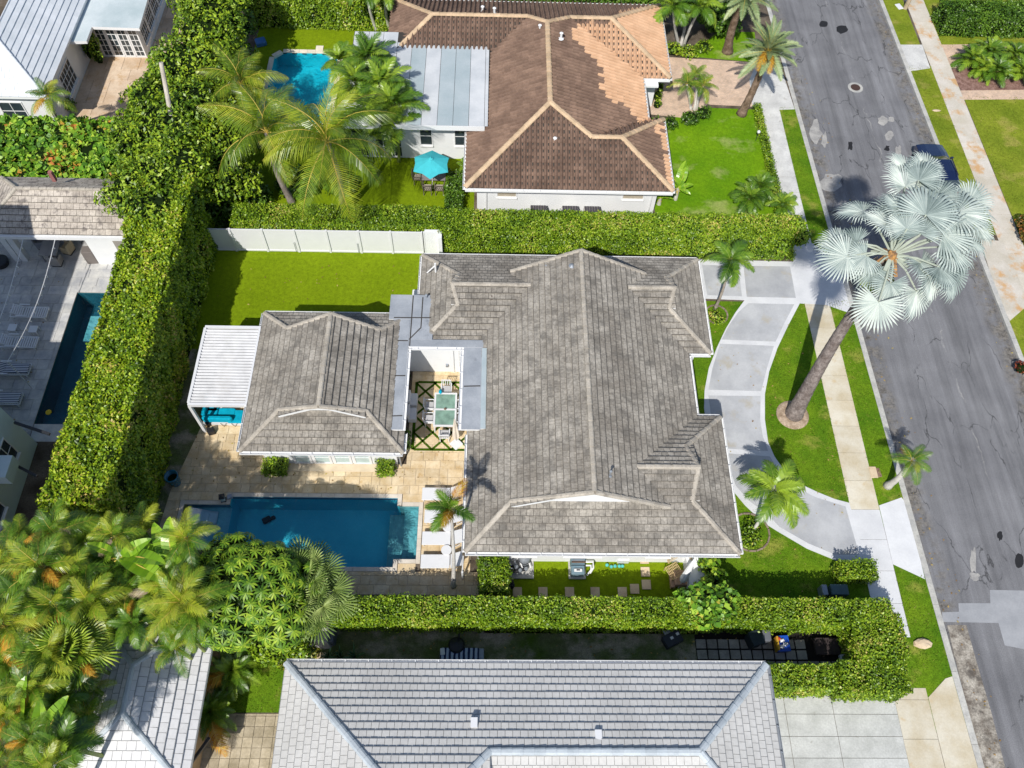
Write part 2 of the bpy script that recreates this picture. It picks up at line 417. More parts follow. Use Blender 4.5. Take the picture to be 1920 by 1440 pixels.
def window(house, p, q, z0, z1, out, nx=2, ny=2, frame=None, glass=None, sill=True, name='window', depth=.05, fw=.06):
    """frame with panes on a wall face between plan points p, q"""
    p, q = Vector((*p, 0)), Vector((*q, 0)); o = Vector((*out, 0)); d = (q - p).normalized(); L = (q - p).length
    f = MB(); up = Vector((0, 0, 1))
    for zz in (z0 + fw / 2, z1 - fw / 2): f.beam(p + up * zz + o * depth / 2, q + up * zz + o * depth / 2, depth, fw)
    for a in (fw / 2, L - fw / 2): f.beam(p + d * a + up * (z0 + fw) + o * depth / 2, p + d * a + up * (z1 - fw) + o * depth / 2, fw, depth)
    for i in range(1, nx): a = L * i / nx; f.beam(p + d * a + up * (z0 + fw) + o * depth * .4, p + d * a + up * (z1 - fw) + o * depth * .4, .035, depth * .8)
    for i in range(1, ny): zz = z0 + (z1 - z0) * i / ny; f.beam(p + d * fw + up * zz + o * depth * .42, q - d * fw + up * zz + o * depth * .42, depth * .75, .035)
    w_ = f.build(name, frame or WHITE, house)
    a, b = p + o * .012 + d * fw, q + o * .012 - d * fw; us = []
    for i in range(nx):
        for j in range(ny):
            g = MB(); s0, s1 = a + (b - a) * (i / nx), a + (b - a) * ((i + 1) / nx); y0, y1 = z0 + fw + (z1 - z0 - 2 * fw) * j / ny, z0 + fw + (z1 - z0 - 2 * fw) * (j + 1) / ny
            g.add([s0 + up * y0, s1 + up * y0, s1 + up * y1, s0 + up * y1, s0 + up * y0 + o * .006, s1 + up * y0 + o * .006, s1 + up * y1 + o * .006, s0 + up * y1 + o * .006],
                  [(3, 2, 1, 0), (4, 5, 6, 7), (0, 1, 5, 4), (1, 2, 6, 5), (2, 3, 7, 6), (3, 0, 4, 7)])
            g.build('pane', glass or GLASS, w_)
    if sill:
        g = MB(); g.beam(p + o * .06 + up * (z0 - .03), q + o * .06 + up * (z0 - .03), .16, .06); g.build('window_sill', WHITE, w_)
    return w_
def walls(house, poly, z0, z1, m=None, name='wall'):
    """each straight wall face of a closed plan outline as a slab 0.2 m thick, butted"""
    n = len(poly)
    if sum(poly[i][0] * poly[(i + 1) % n][1] - poly[(i + 1) % n][0] * poly[i][1] for i in range(n)) < 0: poly = poly[::-1]
    for i in range(n):
        a, b = Vector((*poly[i], 0)), Vector((*poly[(i + 1) % n], 0)); d = (b - a).normalized(); inn = Vector((-d.y, d.x, 0)) * .2
        mb = MB(); b2 = b - d * .201
        mb.add([(*v.xy, z) for z in (z0, z1) for v in (a, b2, b2 + inn, a + inn)], [(3, 2, 1, 0), (4, 5, 6, 7), (0, 1, 5, 4), (1, 2, 6, 5), (2, 3, 7, 6), (3, 0, 4, 7)])
        mb.build(name, m or WALLW, house)
def roof_pipe(house, p, h=.35, r=.05, m=None, name='vent_pipe', cap_=True):
    mb = MB(); mb.tube([(p[0], p[1], p[2] - .1), (p[0], p[1], p[2] + h)], r, 10)
    if cap_: mb.lathe((p[0], p[1], p[2] + h), [(r * 1.7, 0), (r * 1.7, .04), (r * .4, .1)], 10)
    mb.lathe((p[0], p[1], p[2] - .02), [(r * 2.6, 0), (r * 1.3, .05)], 10)
    return mb.build(name, m or GREYM, house)
# ------------------------------------------------------------------ plants
G_ = lambda *c: c
LEAF_HEDGE = leafmat('hedge_leaf', (.035, .085, .004), (.13, .24, .008), (.33, .46, .025), (.52, .44, .12))
LEAF_HEDGE2 = leafmat('ficus_hedge_leaf', (.04, .10, .004), (.17, .29, .008), (.40, .50, .02), (.55, .40, .12))
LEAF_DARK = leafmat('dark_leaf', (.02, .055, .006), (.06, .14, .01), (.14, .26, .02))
LEAF_FICUS = leafmat('ficus_leaf', (.03, .08, .005), (.13, .24, .012), (.34, .46, .025))
LEAF_GRAPE = leafmat('sea_grape_leaf', (.04, .12, .01), (.13, .30, .02), (.36, .52, .05), (.6, .2, .05))
LEAF_UMB = leafmat('umbrella_tree_leaf', (.03, .09, .008), (.12, .25, .012), (.32, .44, .03), rough=.48, spec=.35)
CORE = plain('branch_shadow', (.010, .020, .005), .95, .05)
FROND = leafmat('palm_frond', (.02, .06, .006), (.09, .19, .012), (.28, .40, .03), rough=.38, spec=.5, per=.65)
FRONDY = leafmat('coconut_frond', (.03, .07, .005), (.12, .20, .010), (.38, .42, .03), rough=.35, spec=.5, per=.6)
FRONDO = leafmat('old_orange_frond', (.30, .13, .012), (.46, .22, .02), (.50, .34, .04), rough=.6, spec=.2)
FRONDG = leafmat('grey_green_frond', (.10, .16, .06), (.22, .30, .13), (.42, .48, .26), rough=.5, per=.6)
FROND_DRY = leafmat('dry_frond', (.28, .2, .13), (.42, .32, .22), (.5, .4, .3), rough=.9, spec=.1)
SILVER = leafmat('silver_blade', (.14, .19, .18), (.34, .41, .39), (.60, .66, .61), rough=.55, spec=.3, trans=.10, per=.5)
SILVER_STEM = plain('silver_stem', (.36, .40, .33), .5, .3)
STEM = plain('green_stem', (.22, .28, .06), .5, .3)
STEMY = plain('yellow_stem', (.50, .38, .08), .5, .3)
BANANA = leafmat('banana_leaf', (.13, .28, .02), (.22, .42, .02), (.36, .56, .04), rough=.3, spec=.5, trans=.35)

def lump(P, a=.12, s=1.0, ph=0.0):
    x, y, z = P[:, 0] * s, P[:, 1] * s, P[:, 2] * s
    return a * (np.sin(2.1 * x + 1.3 * y + ph) * np.sin(1.7 * y - 1.1 * z + 2 * ph) + .6 * np.sin(5.3 * x - 3.1 * z + 1 + ph) * np.sin(4.7 * y + 2.3 * x) + .35 * np.sin(9.7 * x + 7.1 * y) * np.sin(8.9 * y + 6.3 * z - 5 * x))
def leaf_mesh(name, P, N, size, m, parent, jit=.7, asp=.55, kind=None, up=.25, svar=.55):
    n = len(P); N = N + rng.normal(0, jit, (n, 3)); N[:, 2] += up; N /= np.linalg.norm(N, axis=1)[:, None] + 1e-9
    T = rng.normal(0, 1, (n, 3)); T -= N * (T * N).sum(1)[:, None]; T /= np.linalg.norm(T, axis=1)[:, None] + 1e-9
    B = np.cross(N, T); s = size * (1 + rng.uniform(-svar, svar, n))[:, None]
    V = np.empty((n, 4, 3)); V[:, 0] = P - T * s * .5; V[:, 1] = P + B * s * asp * .5 + N * s * .08
    V[:, 2] = P + T * s * .5 - N * s * .1; V[:, 3] = P - B * s * asp * .5 + N * s * .08
    F = np.arange(n * 4).reshape(n, 4)
    off = tuple(ORG[parent.name]) if parent is not None else (0, 0, 0)
    return link_mesh(name, np_mesh(name, V.reshape(-1, 3), F, m, off), parent, kind)
def sample_box(x0, x1, y0, y1, z0, z1, dens, inset=.0):
    """points and normals over top and four sides of a box"""
    out = []
    def add(n, f, nv):
        if n < 1: return
        a, b = rng.random(n), rng.random(n); out.append((np.stack(f(a, b), 1), np.tile(nv, (n, 1))))
    lx, ly, lz = x1 - x0, y1 - y0, z1 - z0; o = np.ones
    add(int(lx * ly * dens), lambda a, b: (x0 + a * lx, y0 + b * ly, z1 + 0 * a), (0, 0, 1.))
    add(int(lx * lz * dens * .8), lambda a, b: (x0 + a * lx, y0 + 0 * a, z0 + b * lz), (0, -1., .2))
    add(int(lx * lz * dens * .4), lambda a, b: (x0 + a * lx, y1 + 0 * a, z0 + b * lz), (0, 1., .2))
    add(int(ly * lz * dens * .8), lambda a, b: (x0 + 0 * a, y0 + a * ly, z0 + b * lz), (-1., 0, .2))
    add(int(ly * lz * dens * .8), lambda a, b: (x1 + 0 * a, y0 + a * ly, z0 + b * lz), (1., 0, .2))
    return np.concatenate([p for p, _ in out]), np.concatenate([n for _, n in out])
def hedge(label, x0, x1, y0, y1, h, m=None, dens=520, size=.10, rough=.10, name='hedge', ls=1.0, asp=.6, z0=0.0, cat='hedge', group=None, wob=None):
    t = thing(name, label, cat, ((x0 + x1) / 2, (y0 + y1) / 2, z0), group)
    if size < .2: dens, size = dens * 1.5, size * .84
    P, N = sample_box(x0, x1, y0, y1, z0 + .05, h, dens)
    d = lump(P, rough, ls, x0) + rng.normal(0, .05, len(P)); P = P + N * d[:, None] - N * rng.exponential(.05, len(P))[:, None]
    if wob: P[:, 0] += wob(P[:, 1])
    leaf_mesh('foliage', P, N, size, m or LEAF_HEDGE, t, asp=asp)
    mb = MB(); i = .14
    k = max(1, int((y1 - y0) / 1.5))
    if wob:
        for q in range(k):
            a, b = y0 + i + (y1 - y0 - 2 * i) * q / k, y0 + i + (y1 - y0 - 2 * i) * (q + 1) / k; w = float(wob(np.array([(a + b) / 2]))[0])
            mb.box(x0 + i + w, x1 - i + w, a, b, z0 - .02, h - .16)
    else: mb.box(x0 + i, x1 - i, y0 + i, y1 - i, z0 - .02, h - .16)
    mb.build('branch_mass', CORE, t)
    return t
def bush_pts(blobs, dens, down=-.25, ls=1.5, la=.08):
    Ps, Ns = [], []
    for (cx, cy, cz, rx, ry, rz) in blobs:
        n = int(dens * 2 * math.pi * ((rx * ry) ** .5) * (rx * ry * rz) ** (1 / 3) * 1.3)
        v = rng.normal(0, 1, (n, 3)); v /= np.linalg.norm(v, axis=1)[:, None]; v = v[v[:, 2] > down]
        P = v * np.array([rx, ry, rz]); d = lump(P + np.array([cx, cy, cz]), la, ls, cx) + rng.normal(0, .05, len(P)) - rng.exponential(.07, len(P))
        P = P + v * d[:, None] + np.array([cx, cy, cz]); nn = v / np.array([rx, ry, rz]); nn /= np.linalg.norm(nn, axis=1)[:, None]
        ok = np.ones(len(P), bool)
        for (ax, ay, az, bx, by, bz) in blobs:
            if (ax, ay, az) == (cx, cy, cz): continue
            q = ((P - np.array([ax, ay, az])) / np.array([bx, by, bz]))
            ok &= (q ** 2).sum(1) > .72
        Ps.append(P[ok]); Ns.append(nn[ok])
    return np.concatenate(Ps), np.concatenate(Ns)
def bush(name, label, cat, blobs, m, size=.13, dens=260, group=None, trunk=None, asp=.55, la=.1, ls=1.5, part='foliage', jit=.7):
    b = blobs[0]; t = thing(name, label, cat, (b[0], b[1], 0), group)
    P, N = bush_pts(blobs, dens, la=la, ls=ls); P[:, 2] = np.maximum(P[:, 2], .03)
    leaf_mesh(part, P, N, size, m, t, asp=asp, jit=jit)
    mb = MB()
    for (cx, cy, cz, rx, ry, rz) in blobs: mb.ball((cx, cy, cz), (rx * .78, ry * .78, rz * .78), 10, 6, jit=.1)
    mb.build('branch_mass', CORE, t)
    if trunk:
        mb = MB(); r = trunk
        mb.tube([(b[0], b[1], -.05), (b[0] + .1, b[1] - .05, b[2] * .5), (b[0], b[1], b[2])], [r, r * .8, r * .55], 8)
        for (cx, cy, cz, rx, ry, rz) in blobs[1:]: mb.tube([(b[0] + .05, b[1], b[2] * .35), ((b[0] + cx) / 2, (b[1] + cy) / 2, cz * .7), (cx, cy, cz)], [r * .5, r * .4, r * .2], 6)
        mb.build('trunk', BARKD, t, smooth=True)
    return t
def frond_mb(L, W, n=34, rise=.35, droop=1.2, ldroop=.35, lw=.05, seed=0, vee=.25, start=.12, fold=0.0, narrow=1.0):
    """feather leaf along +X from the origin"""
    r = random.Random(seed); mb = MB(); K = 9; pts = []
    side = r.uniform(-.12, .12)
    for k in range(K + 1):
        t = k / K; pts.append(Vector((L * (t - .12 * t * t * droop), side * L * t * t, L * (rise * t - .5 * droop * t * t))))
    mb.tube(pts, [max(.028 * L / 3 * (1 - k / K), .004) for k in range(K + 1)], 3, 1, cap=False)
    def at(t):
        f = t * K; i = min(int(f), K - 1); return pts[i].lerp(pts[i + 1], f - i), (pts[i + 1] - pts[i]).normalized()
    for k in range(n):
        t = start + (1 - start) * (k + .5) / n; p, d = at(min(t, .999)); sd = d.cross(Vector((0, 0, 1))).normalized(); upv = sd.cross(d)
        env = math.sin(math.pi * min(1, (t * .92 + .10)) ** .9) ** .6 * W
        for s_ in (1, -1):
            ll = env * r.uniform(.85, 1.08); fw = (.25 + .75 * t) * narrow
            dr = (sd * s_ * (1 - fold) + d * fw + upv * (vee + r.uniform(-.08, .08))).normalized()
            m1 = p + dr * ll * .5; tip = p + dr * ll + Vector((0, 0, -ll * ldroop * r.uniform(.7, 1.3)))
            m1.z -= ll * ldroop * .22; wv = d * lw * .5
            mb.add([p - wv * .7, p + wv * .7, m1 + wv, m1 - wv, tip], [(0, 1, 2, 3), (3, 2, 4)], 0)
    return mb
FM = {}
def frond_mesh(key, mats, **kw):
    if key not in FM: FM[key] = frond_mb(**kw).mesh('frond', mats)
    return FM[key]
def fr_set(tag_, mats, L, W, k=3, **kw):
    return [frond_mesh((tag_, i), mats, L=L * (1 + .08 * (i - 1)), W=W, seed=i + 3, **kw) for i in range(k)]
def add_fronds(t, meshes, top, n, el0=75, el1=-25, old=None, nold=0, yaw0=0.0, sc0=1.0, name='frond', rr=None):
    r = rr or random.Random(int(top[0] * 77) + int(top[1] * 13) + n)
    org = ORG[t.name]
    olds = set(r.sample(range(n // 3, n), min(nold, n - n // 3))) if nold else ()
    for k in range(n):
        f = (k + .5) / n; el = math.radians(el0 + (el1 - el0) * f + r.uniform(-7, 7)); yaw = yaw0 + k * 2.39996 + r.uniform(-.18, .18)
        me = r.choice(meshes)
        if old and k in olds: me = r.choice(old)
        o = bpy.data.objects.new(name, me); COL.objects.link(o); o.parent = t
        s_ = sc0 * (1 - .25 * (1 - f)) * r.uniform(.92, 1.08)
        M = Matrix.Rotation(yaw, 4, 'Z') @ Matrix.Rotation(-el, 4, 'Y') @ Matrix.Rotation(r.uniform(-.3, .3), 4, 'X') @ Matrix.Scale(s_, 4)
        M.translation = Vector(top) - org; o.matrix_local = M
def trunk_mb(p, q, r0, r1, rings=14, bulge=.0, n=10, bend=0.0, lumpy=.04):
    p, q = Vector(p), Vector(q); mb = MB(); pts = []; rad = []
    side = (q - p).cross(Vector((0, 0, 1))); side = side.normalized() if side.length > .01 else Vector((1, 0, 0))
    for k in range(rings * 2 + 1):
        t = k / (rings * 2); pts.append(p.lerp(q, t) + side * bend * math.sin(math.pi * t) - Vector((0, 0, 0)))
        r = r0 + (r1 - r0) * t; r *= 1 + bulge * math.exp(-t * 12); rad.append(r * (1 + (lumpy if k % 2 else -lumpy)))
    return mb.tube(pts, rad, n)
def palm(name, label, base, top, meshes, n, r0=.16, r1=.10, bark=None, group=None, el0=78, el1=-30, old=None, nold=0, sc0=1.0, bend=.1, shaft=None, cat='palm tree', bulge=.5, yaw0=0.0):
    t = thing(name, label, cat, (base[0], base[1], 0), group)
    trunk_mb((base[0], base[1], -.05), top, r0, r1, bulge=bulge, bend=bend, rings=max(5, int(top[2] * 2.2))).build('trunk', bark or BARK, t, smooth=True)
    if shaft:
        d = (Vector(top) - Vector((*base[:2], 0))).normalized(); a = Vector(top) - d * .05
        MB().tube([a, a + d * shaft * .6, a + d * shaft], [r1 * 1.15, r1 * .8, r1 * .4], 8).build('crownshaft', STEM, t, smooth=True); top = tuple(a + d * shaft)
    add_fronds(t, meshes, top, n, el0, el1, old, nold, yaw0, sc0)
    return t
def fan_mb(R, seg=40, span=300, pet=1.0, inner=.58, droop=.25, cup=.15, sag=.25, fold=0.0, seed=0):
    """fan leaf: petiole from the origin along +X, then a pleated blade"""
    r = random.Random(seed); mb = MB(); mb.tube([(0, 0, 0), (pet * .5, 0, .04), (pet, 0, 0)], [.035, .028, .02], 5, 1)
    h = Vector((pet, 0, .01)); da = math.radians(span) / seg
    for k in range(seg):
        a = -math.radians(span) / 2 + da * (k + .5); Rk = R * (1 - .42 * (abs(a) / math.pi) ** 1.3) * r.uniform(.93, 1.05); lift = cup * abs(math.sin(a)) * R - fold * abs(math.sin(a / 2)) ** 2 * R
        def pt(rad, ang, dz): return h + Vector((math.cos(ang) * rad, math.sin(ang) * rad, lift * rad / R + dz - sag * (rad / R) ** 2 * R * .5))
        iL, iR = pt(Rk * inner, a - da / 2, -.012), pt(Rk * inner, a + da / 2, -.012); rm = pt(Rk * inner, a, .022)
        rm2 = pt(Rk * .8, a, .0); tip = pt(Rk, a + r.uniform(-.04, .04), -droop * R * r.uniform(.15, .5))
        wl, wr = pt(Rk * .8, a - da * .26, -.01), pt(Rk * .8, a + da * .26, -.01)
        mb.add([h, iL, rm, iR, wl, rm2, wr, tip], [(0, 1, 2), (0, 2, 3), (1, 4, 5, 2), (2, 5, 6, 3), (4, 7, 5), (5, 7, 6)], 0)
    return mb
# ------------------------------------------------------------------ ground, street, lawns
def xw(y): return 21.06 - .0167 * y
def xe(y): return 29.43 - .0168 * y
POOL_A = rect(-12.55, -4.5, 12.6, 16.08)
HOLE_MAIN = [(-14.75, 13.6), (-12.55, 13.6), (-12.55, 12.6), (-4.5, 12.6), (-4.5, 13.0), (-3.45, 13.0), (-3.45, 15.65), (-4.5, 15.65), (-4.5, 16.08), (-12.55, 16.08), (-12.55, 15.65), (-14.75, 15.65)]
HOLE_N = rect(-15.1, -10.8, 42.0, 48.9)
HOLE_W = rect(-23.12, -20.1, 19.95, 28.22)
SOIL = mottled('soil', (.07, .055, .04), (.17, .14, .11), .9, 0, .3, .95, .05, .6)
def grassmat(name, a, b, dry, s_=.5, thr=.62, fine=.35, amt=.6):
    t = NT(name); col = t.ramp(t.noise(s_, 4), [(.3, a), (.72, b)])
    col = t.mix(t.ramp(t.noise(s_ * .9, 5, .6, scale=(1, 1.3, 1)), [(thr, 0.0), (thr + .12, amt)]), col, dry)
    g = t.noise(16, 5, .75); col = t.mix(1.0, col, t.ramp(g, [(.3, 1 - fine), (.68, 1 + fine)]), 'MULTIPLY')
    g3 = t.noise(4.5, 4, .7); col = t.mix(1.0, col, t.ramp(g3, [(.3, .76), (.7, 1.2)]), 'MULTIPLY')
    g2 = t.noise(55, 2, .8); col = t.mix(1.0, col, t.ramp(g2, [(.25, 1 - fine), (.7, 1 + fine)]), 'MULTIPLY')
    return t.finish(col, .9, .1, g, .8)
GRASS = grassmat('lawn_grass', (.055, .135, .005), (.125, .21, .009), (.30, .28, .06), .6, .55, .45, .6)
GRASSE = grassmat('east_lawn_grass', (.12, .17, .012), (.21, .25, .022), (.34, .29, .08), .5, .55)
GRASSB = grassmat('bright_lawn_grass', (.085, .20, .004), (.15, .28, .006), (.34, .36, .13), .45, .54, .25, .6)
TURF = grassmat('artificial_turf', (.135, .205, .003), (.175, .25, .005), (.20, .27, .01), .35, .62, .2, .5)
GRASSD = grassmat('thin_shady_grass', (.07, .12, .015), (.17, .16, .10), (.34, .29, .23), .7, .48, .35, .8)
ground = sheet('ground', rect(-400, 400, -400, 500), [HOLE_MAIN, HOLE_N, HOLE_W], -.165, SOIL)
def quadx(f0, f1, y0, y1): return [(f0(y0), y0), (f1(y0), y0), (f1(y1), y1), (f0(y1), y1)]
Y0, Y1 = -25, 95
mb = MB(); mb.prism(quadx(lambda y: xw(y) - .28, lambda y: -75, Y0, Y1), -.16, -.158)
sheet('yard_west', quadx(lambda y: -75, lambda y: xw(y) - .28, Y0, Y1), [HOLE_MAIN, HOLE_N, HOLE_W], 0, SOIL)
sheet('yard_east', quadx(lambda y: xe(y) + .28, lambda y: 95, Y0, Y1), [], 0, SOIL)
# street
def asphalt():
    t = NT('asphalt'); rot = 0
    col = t.ramp(t.noise(.35, 6, .6), [(.3, (.145, .146, .157)), (.7, (.215, .217, .228))])
    st = t.noise(1.0, 5, .65, scale=(2.1, .09, 1)); col = t.mix(1.0, col, t.ramp(st, [(.3, .72), (.7, 1.25)]), 'MULTIPLY')
    g = t.noise(26, 4, .7); col = t.mix(1.0, col, t.ramp(g, [(.25, .66), (.75, 1.30)]), 'MULTIPLY')
    x = t.n('ShaderNodeSeparateXYZ'); t.l(t.pos.outputs['Position'], x.inputs[0])
    # pale worn seam along the middle and dirty worn strips beside both kerbs
    lx = t.math('ADD', x.outputs[0], t.math('MULTIPLY', x.outputs[1], .017))
    wob = t.math('MULTIPLY', t.math('SUBTRACT', t.noise(.8, 4, .6), .5), .9)
    d = t.math('ABSOLUTE', t.math('SUBTRACT', t.math('ADD', lx, wob), 25.6))
    seam = t.math('MULTIPLY', t.ramp(d, [(.01, 1.0), (.06, 0.0)]), t.ramp(t.noise(1.1, 4, .7), [(.48, 0.0), (.66, .6)]))
    col = t.mix(seam, col, (.42, .41, .39))
    for c0 in (21.35, 29.1):
        d = t.math('ABSOLUTE', t.math('SUBTRACT', t.math('ADD', lx, t.math('MULTIPLY', wob, .8)), c0))
        k = t.math('MULTIPLY', t.ramp(t.math('MULTIPLY', d, .5), [(.08, 1.0), (.42, 0.0)]), t.ramp(t.noise(1.3, 6, .75), [(.42, 0.0), (.56, .85)]))
        col = t.mix(k, col, t.ramp(t.noise(5, 5, .8), [(.35, (.05, .045, .04)), (.62, (.24, .22, .19))]))
    v = t.n('ShaderNodeTexVoronoi', feature='DISTANCE_TO_EDGE'); v.inputs['Scale'].default_value = .42
    mp = t.n('ShaderNodeVectorMath', operation='ADD'); nz = t.n('ShaderNodeTexNoise'); nz.inputs['Scale'].default_value = 1.4; nz.inputs['Detail'].default_value = 5
    t.l(t.P((1, .45, 1)), nz.inputs['Vector']); t.l(t.P((1, .45, 1)), mp.inputs[0]); t.l(nz.outputs['Color'], mp.inputs[1]); t.l(mp.outputs[0], v.inputs['Vector'])
    cr = t.math('MULTIPLY', t.ramp(v.outputs['Distance'], [(.0, 1.0), (.011, 0.0)]), t.ramp(t.noise(.5, 3), [(.45, 0.0), (.55, .8)]))
    col = t.mix(cr, col, (.03, .03, .032))
    return t.finish(col, .9, .15, g, .5)
ASPHALT = asphalt()
sheet('road', quadx(xw, xe, Y0, Y1), [], -.12, ASPHALT)
KERB = mottled('kerb_concrete', (.36, .36, .35), (.52, .51, .47), 1.5, .08, .12, .9, .1, .4, spots=(2.2, .62, (.22, .2, .17)))
for nm, f, sg in (('kerb_west', xw, -1), ('kerb_east', xe, 1)):
    e = thing(nm, None, None, (f(20), 20, 0)); e['kind'] = 'structure'; y = Y0
    while y < Y1:
        y2 = y + 3.0; a, b = (f(y) - .28, f(y)) if sg < 0 else (f(y), f(y) + .28); a2, b2 = (f(y2) - .28, f(y2)) if sg < 0 else (f(y2), f(y2) + .28)
        m = MB(); m.prism([(a, y + .006), (b, y + .006), (b2, y2 - .006), (a2, y2 - .006)], -.16, .022); m.build('kerb_stone', KERB, e); y = y2
sidewalk_z = .014
# lawns
def lawn(pts, m, z=.004, name='lawn'): return sheet(name, pts, [], z, m)
lawn(rect(17.7, 19.3, 7.2, 9.6), GRASS, .007)
lawn([(10.4, 8.3), (17.75, 8.3), (17.75, 28.3), (10.4, 28.3)], GRASS)
lawn(quadx(lambda y: 19.2, lambda y: xw(y) - .28, 5.5, 13.5), GRASS, .005, 'verge')
lawn(quadx(lambda y: 19.1, lambda y: xw(y) - .28, 14.8, 29.0), GRASS, .005, 'verge')
lawn(quadx(lambda y: 18.95, lambda y: xw(y) - .28, 31.0, 44.6), GRASS, .005, 'verge')
lawn([(9.8, 33.2), (17.4, 33.2), (17.6, 44.2), (13.2, 44.3), (11.6, 43.1), (9.8, 43.1)], GRASSB)
lawn(GP([(1345, 60), (1415, 60), (1420, 117), (1290, 106)]), GRASSB)
lawn(rect(-16.4, -3.0, 24.5, 31.45), TURF, .004, 'turf')
lawn(rect(-.2, 9.95, 9.6, 13.2), TURF, .004, 'turf')
sheet('turf', [(-16.6, 33.0), (-1.2, 33.0), (-1.2, 52.5), (-16.6, 52.5)], [HOLE_N], .004, TURF)
lawn(rect(-16.35, -14.6, 13.9, 24.6), GRASSD, .005, 'shady_strip')
lawn(rect(-7.9, 12.6, 7.4, 10.2), GRASSD, .004, 'side_yard')
lawn([(-11.2, 6.2), (-8.0, 6.2), (-8.0, 9.6), (-9.8, 10.3), (-11.2, 10.3)], GRASS, .006)
lawn(quadx(lambda y: xe(y) + .28, lambda y: 30.55, 33.6, 49.0), GRASSE, .004, 'verge')
lawn(quadx(lambda y: xe(y) + .28, lambda y: 30.3, 51.2, 80), GRASSE, .004, 'verge')
lawn(quadx(lambda y: xe(y) + .28, lambda y: 60, 10, 28.2), GRASSE, .006, 'verge')
lawn(rect(31.9, 60, 29, 46.1), GRASSE); lawn(rect(31.8, 60, 50.9, 80), GRASSE)
# walks
OLDWALK = mottled('old_tan_concrete', (.50, .43, .30), (.62, .58, .48), .8, .06, .06, .9, .1, .3, spots=(1.1, .60, (.52, .38, .20)))
NEWWALK = mottled('new_white_concrete', (.56, .57, .59), (.65, .66, .675), .9, .05, .04, .8, .2, .15)
GREYWALK = mottled('grey_concrete', (.48, .48, .47), (.62, .62, .60), 1.2, .07, .1, .9, .1, .4, spots=(1.8, .60, (.30, .28, .24)))
RUSTWALK = mottled('rust_stained_walk', (.50, .46, .38), (.62, .58, .52), .7, .07, .08, .9, .1, .3, spots=(.75, .52, (.52, .30, .12)))
def walk(name, x0, x1, y0, y1, L, m, sides=None):
    e = thing(name, None, None, ((x0 + x1) / 2, (y0 + y1) / 2, 0)); e['kind'] = 'structure'; y = y0
    while y < y1 - .1:
        b = min(y + L, y1); mb = MB(); mb.box(x0, x1, y + .008, b - .008, -.05, sidewalk_z + random.uniform(0, .004)); mb.build('slab', m(y) if callable(m) else m, e); y = b
walk('sidewalk', 17.75, 19.18, 9.5, 28.3, 1.55, lambda y: NEWWALK if y < 15.2 else OLDWALK)
walk('sidewalk', 17.75, 18.98, 32.7, 44.4, 1.35, GREYWALK)
walk('sidewalk', 17.8, 19.3, -6, 7.3, 1.6, OLDWALK)
walk('sidewalk', 30.45, 31.85, 12, 80, 1.55, RUSTWALK)
def flag(name, px, m, z=.016, th=.05):
    mb = MB(); mb.prism(GP(px), -.03, z); return mb.build(name, m, None, kind='structure')
flag('driveway_apron', [(1487, 462), (1510, 448), (1585, 500), (1602, 590), (1549, 572), (1500, 569), (1487, 492)], NEWWALK, .018)
flag('driveway_apron', [(1648, 948), (1690, 933), (1700, 945), (1734, 1086), (1674, 1058)], NEWWALK, .018)
flag('driveway_apron', [(1421, 112), (1462, 120), (1490, 205), (1463, 206), (1411, 201), (1405, 150)], GREYWALK, .012)
mb = MB(); mb.prism([(19.32, 6.9), (20.3, 7.7), (xw(8) - .29, 7.8), (xw(-6) - .29, -6), (19.32, -6)], -.03, .02); mb.build('driveway_apron', OLDWALK, None, kind='structure')
flag('driveway_apron', [(1688, 84), (1729, 84), (1744, 128), (1705, 134)], GREYWALK, .014)
flag('driveway_apron', [(1838, 450), (1880, 452), (1930, 570), (1893, 602), (1866, 545)], RUSTWALK, .02)
PAVERS = NT('pink_brick_pavers')
_b = PAVERS.n('ShaderNodeTexBrick'); _b.inputs['Scale'].default_value = 4.2; PAVERS.l(PAVERS.P(), _b.inputs['Vector'])
for k, c in (('Color1', (.62, .45, .33)), ('Color2', (.50, .38, .30)), ('Mortar', (.38, .30, .23))): _b.inputs[k].default_value = (*c, 1)
_b.inputs['Mortar Size'].default_value = .02
PAVERS = PAVERS.finish(PAVERS.mix(1.0, _b.outputs[0], PAVERS.ramp(PAVERS.noise(1.5, 6, .7), [(.3, .8), (.7, 1.3)]), 'MULTIPLY'), .9, .1)
flag('paver_driveway', [(1250, 107), (1424, 118), (1411, 200), (1327, 196), (1290, 222), (1215, 214), (1205, 150)], PAVERS, .011)
flag('paver_path', [(1750, 84), (1960, 82), (1960, 125), (1775, 128)], PAVERS, .011)
flag('paver_path', [(1800, 170), (1960, 168), (1960, 186), (1806, 187)], PAVERS, .011)
MULCH = mottled('mulch', (.16, .09, .07), (.30, .19, .16), 3, 0, .35, .95, .05, .8)
flag('mulch_bed', [(1782, 130), (1960, 122), (1960, 170), (1802, 170)], MULCH, .009)
CAST = mottled('pale_gravel', (.36, .29, .22), (.56, .44, .34), 4, 0, .35, .95, .1, .8)
sheet('gravel_strip', rect(-3.4, 12.6, 29.0, 30.3), [], .006, CAST)
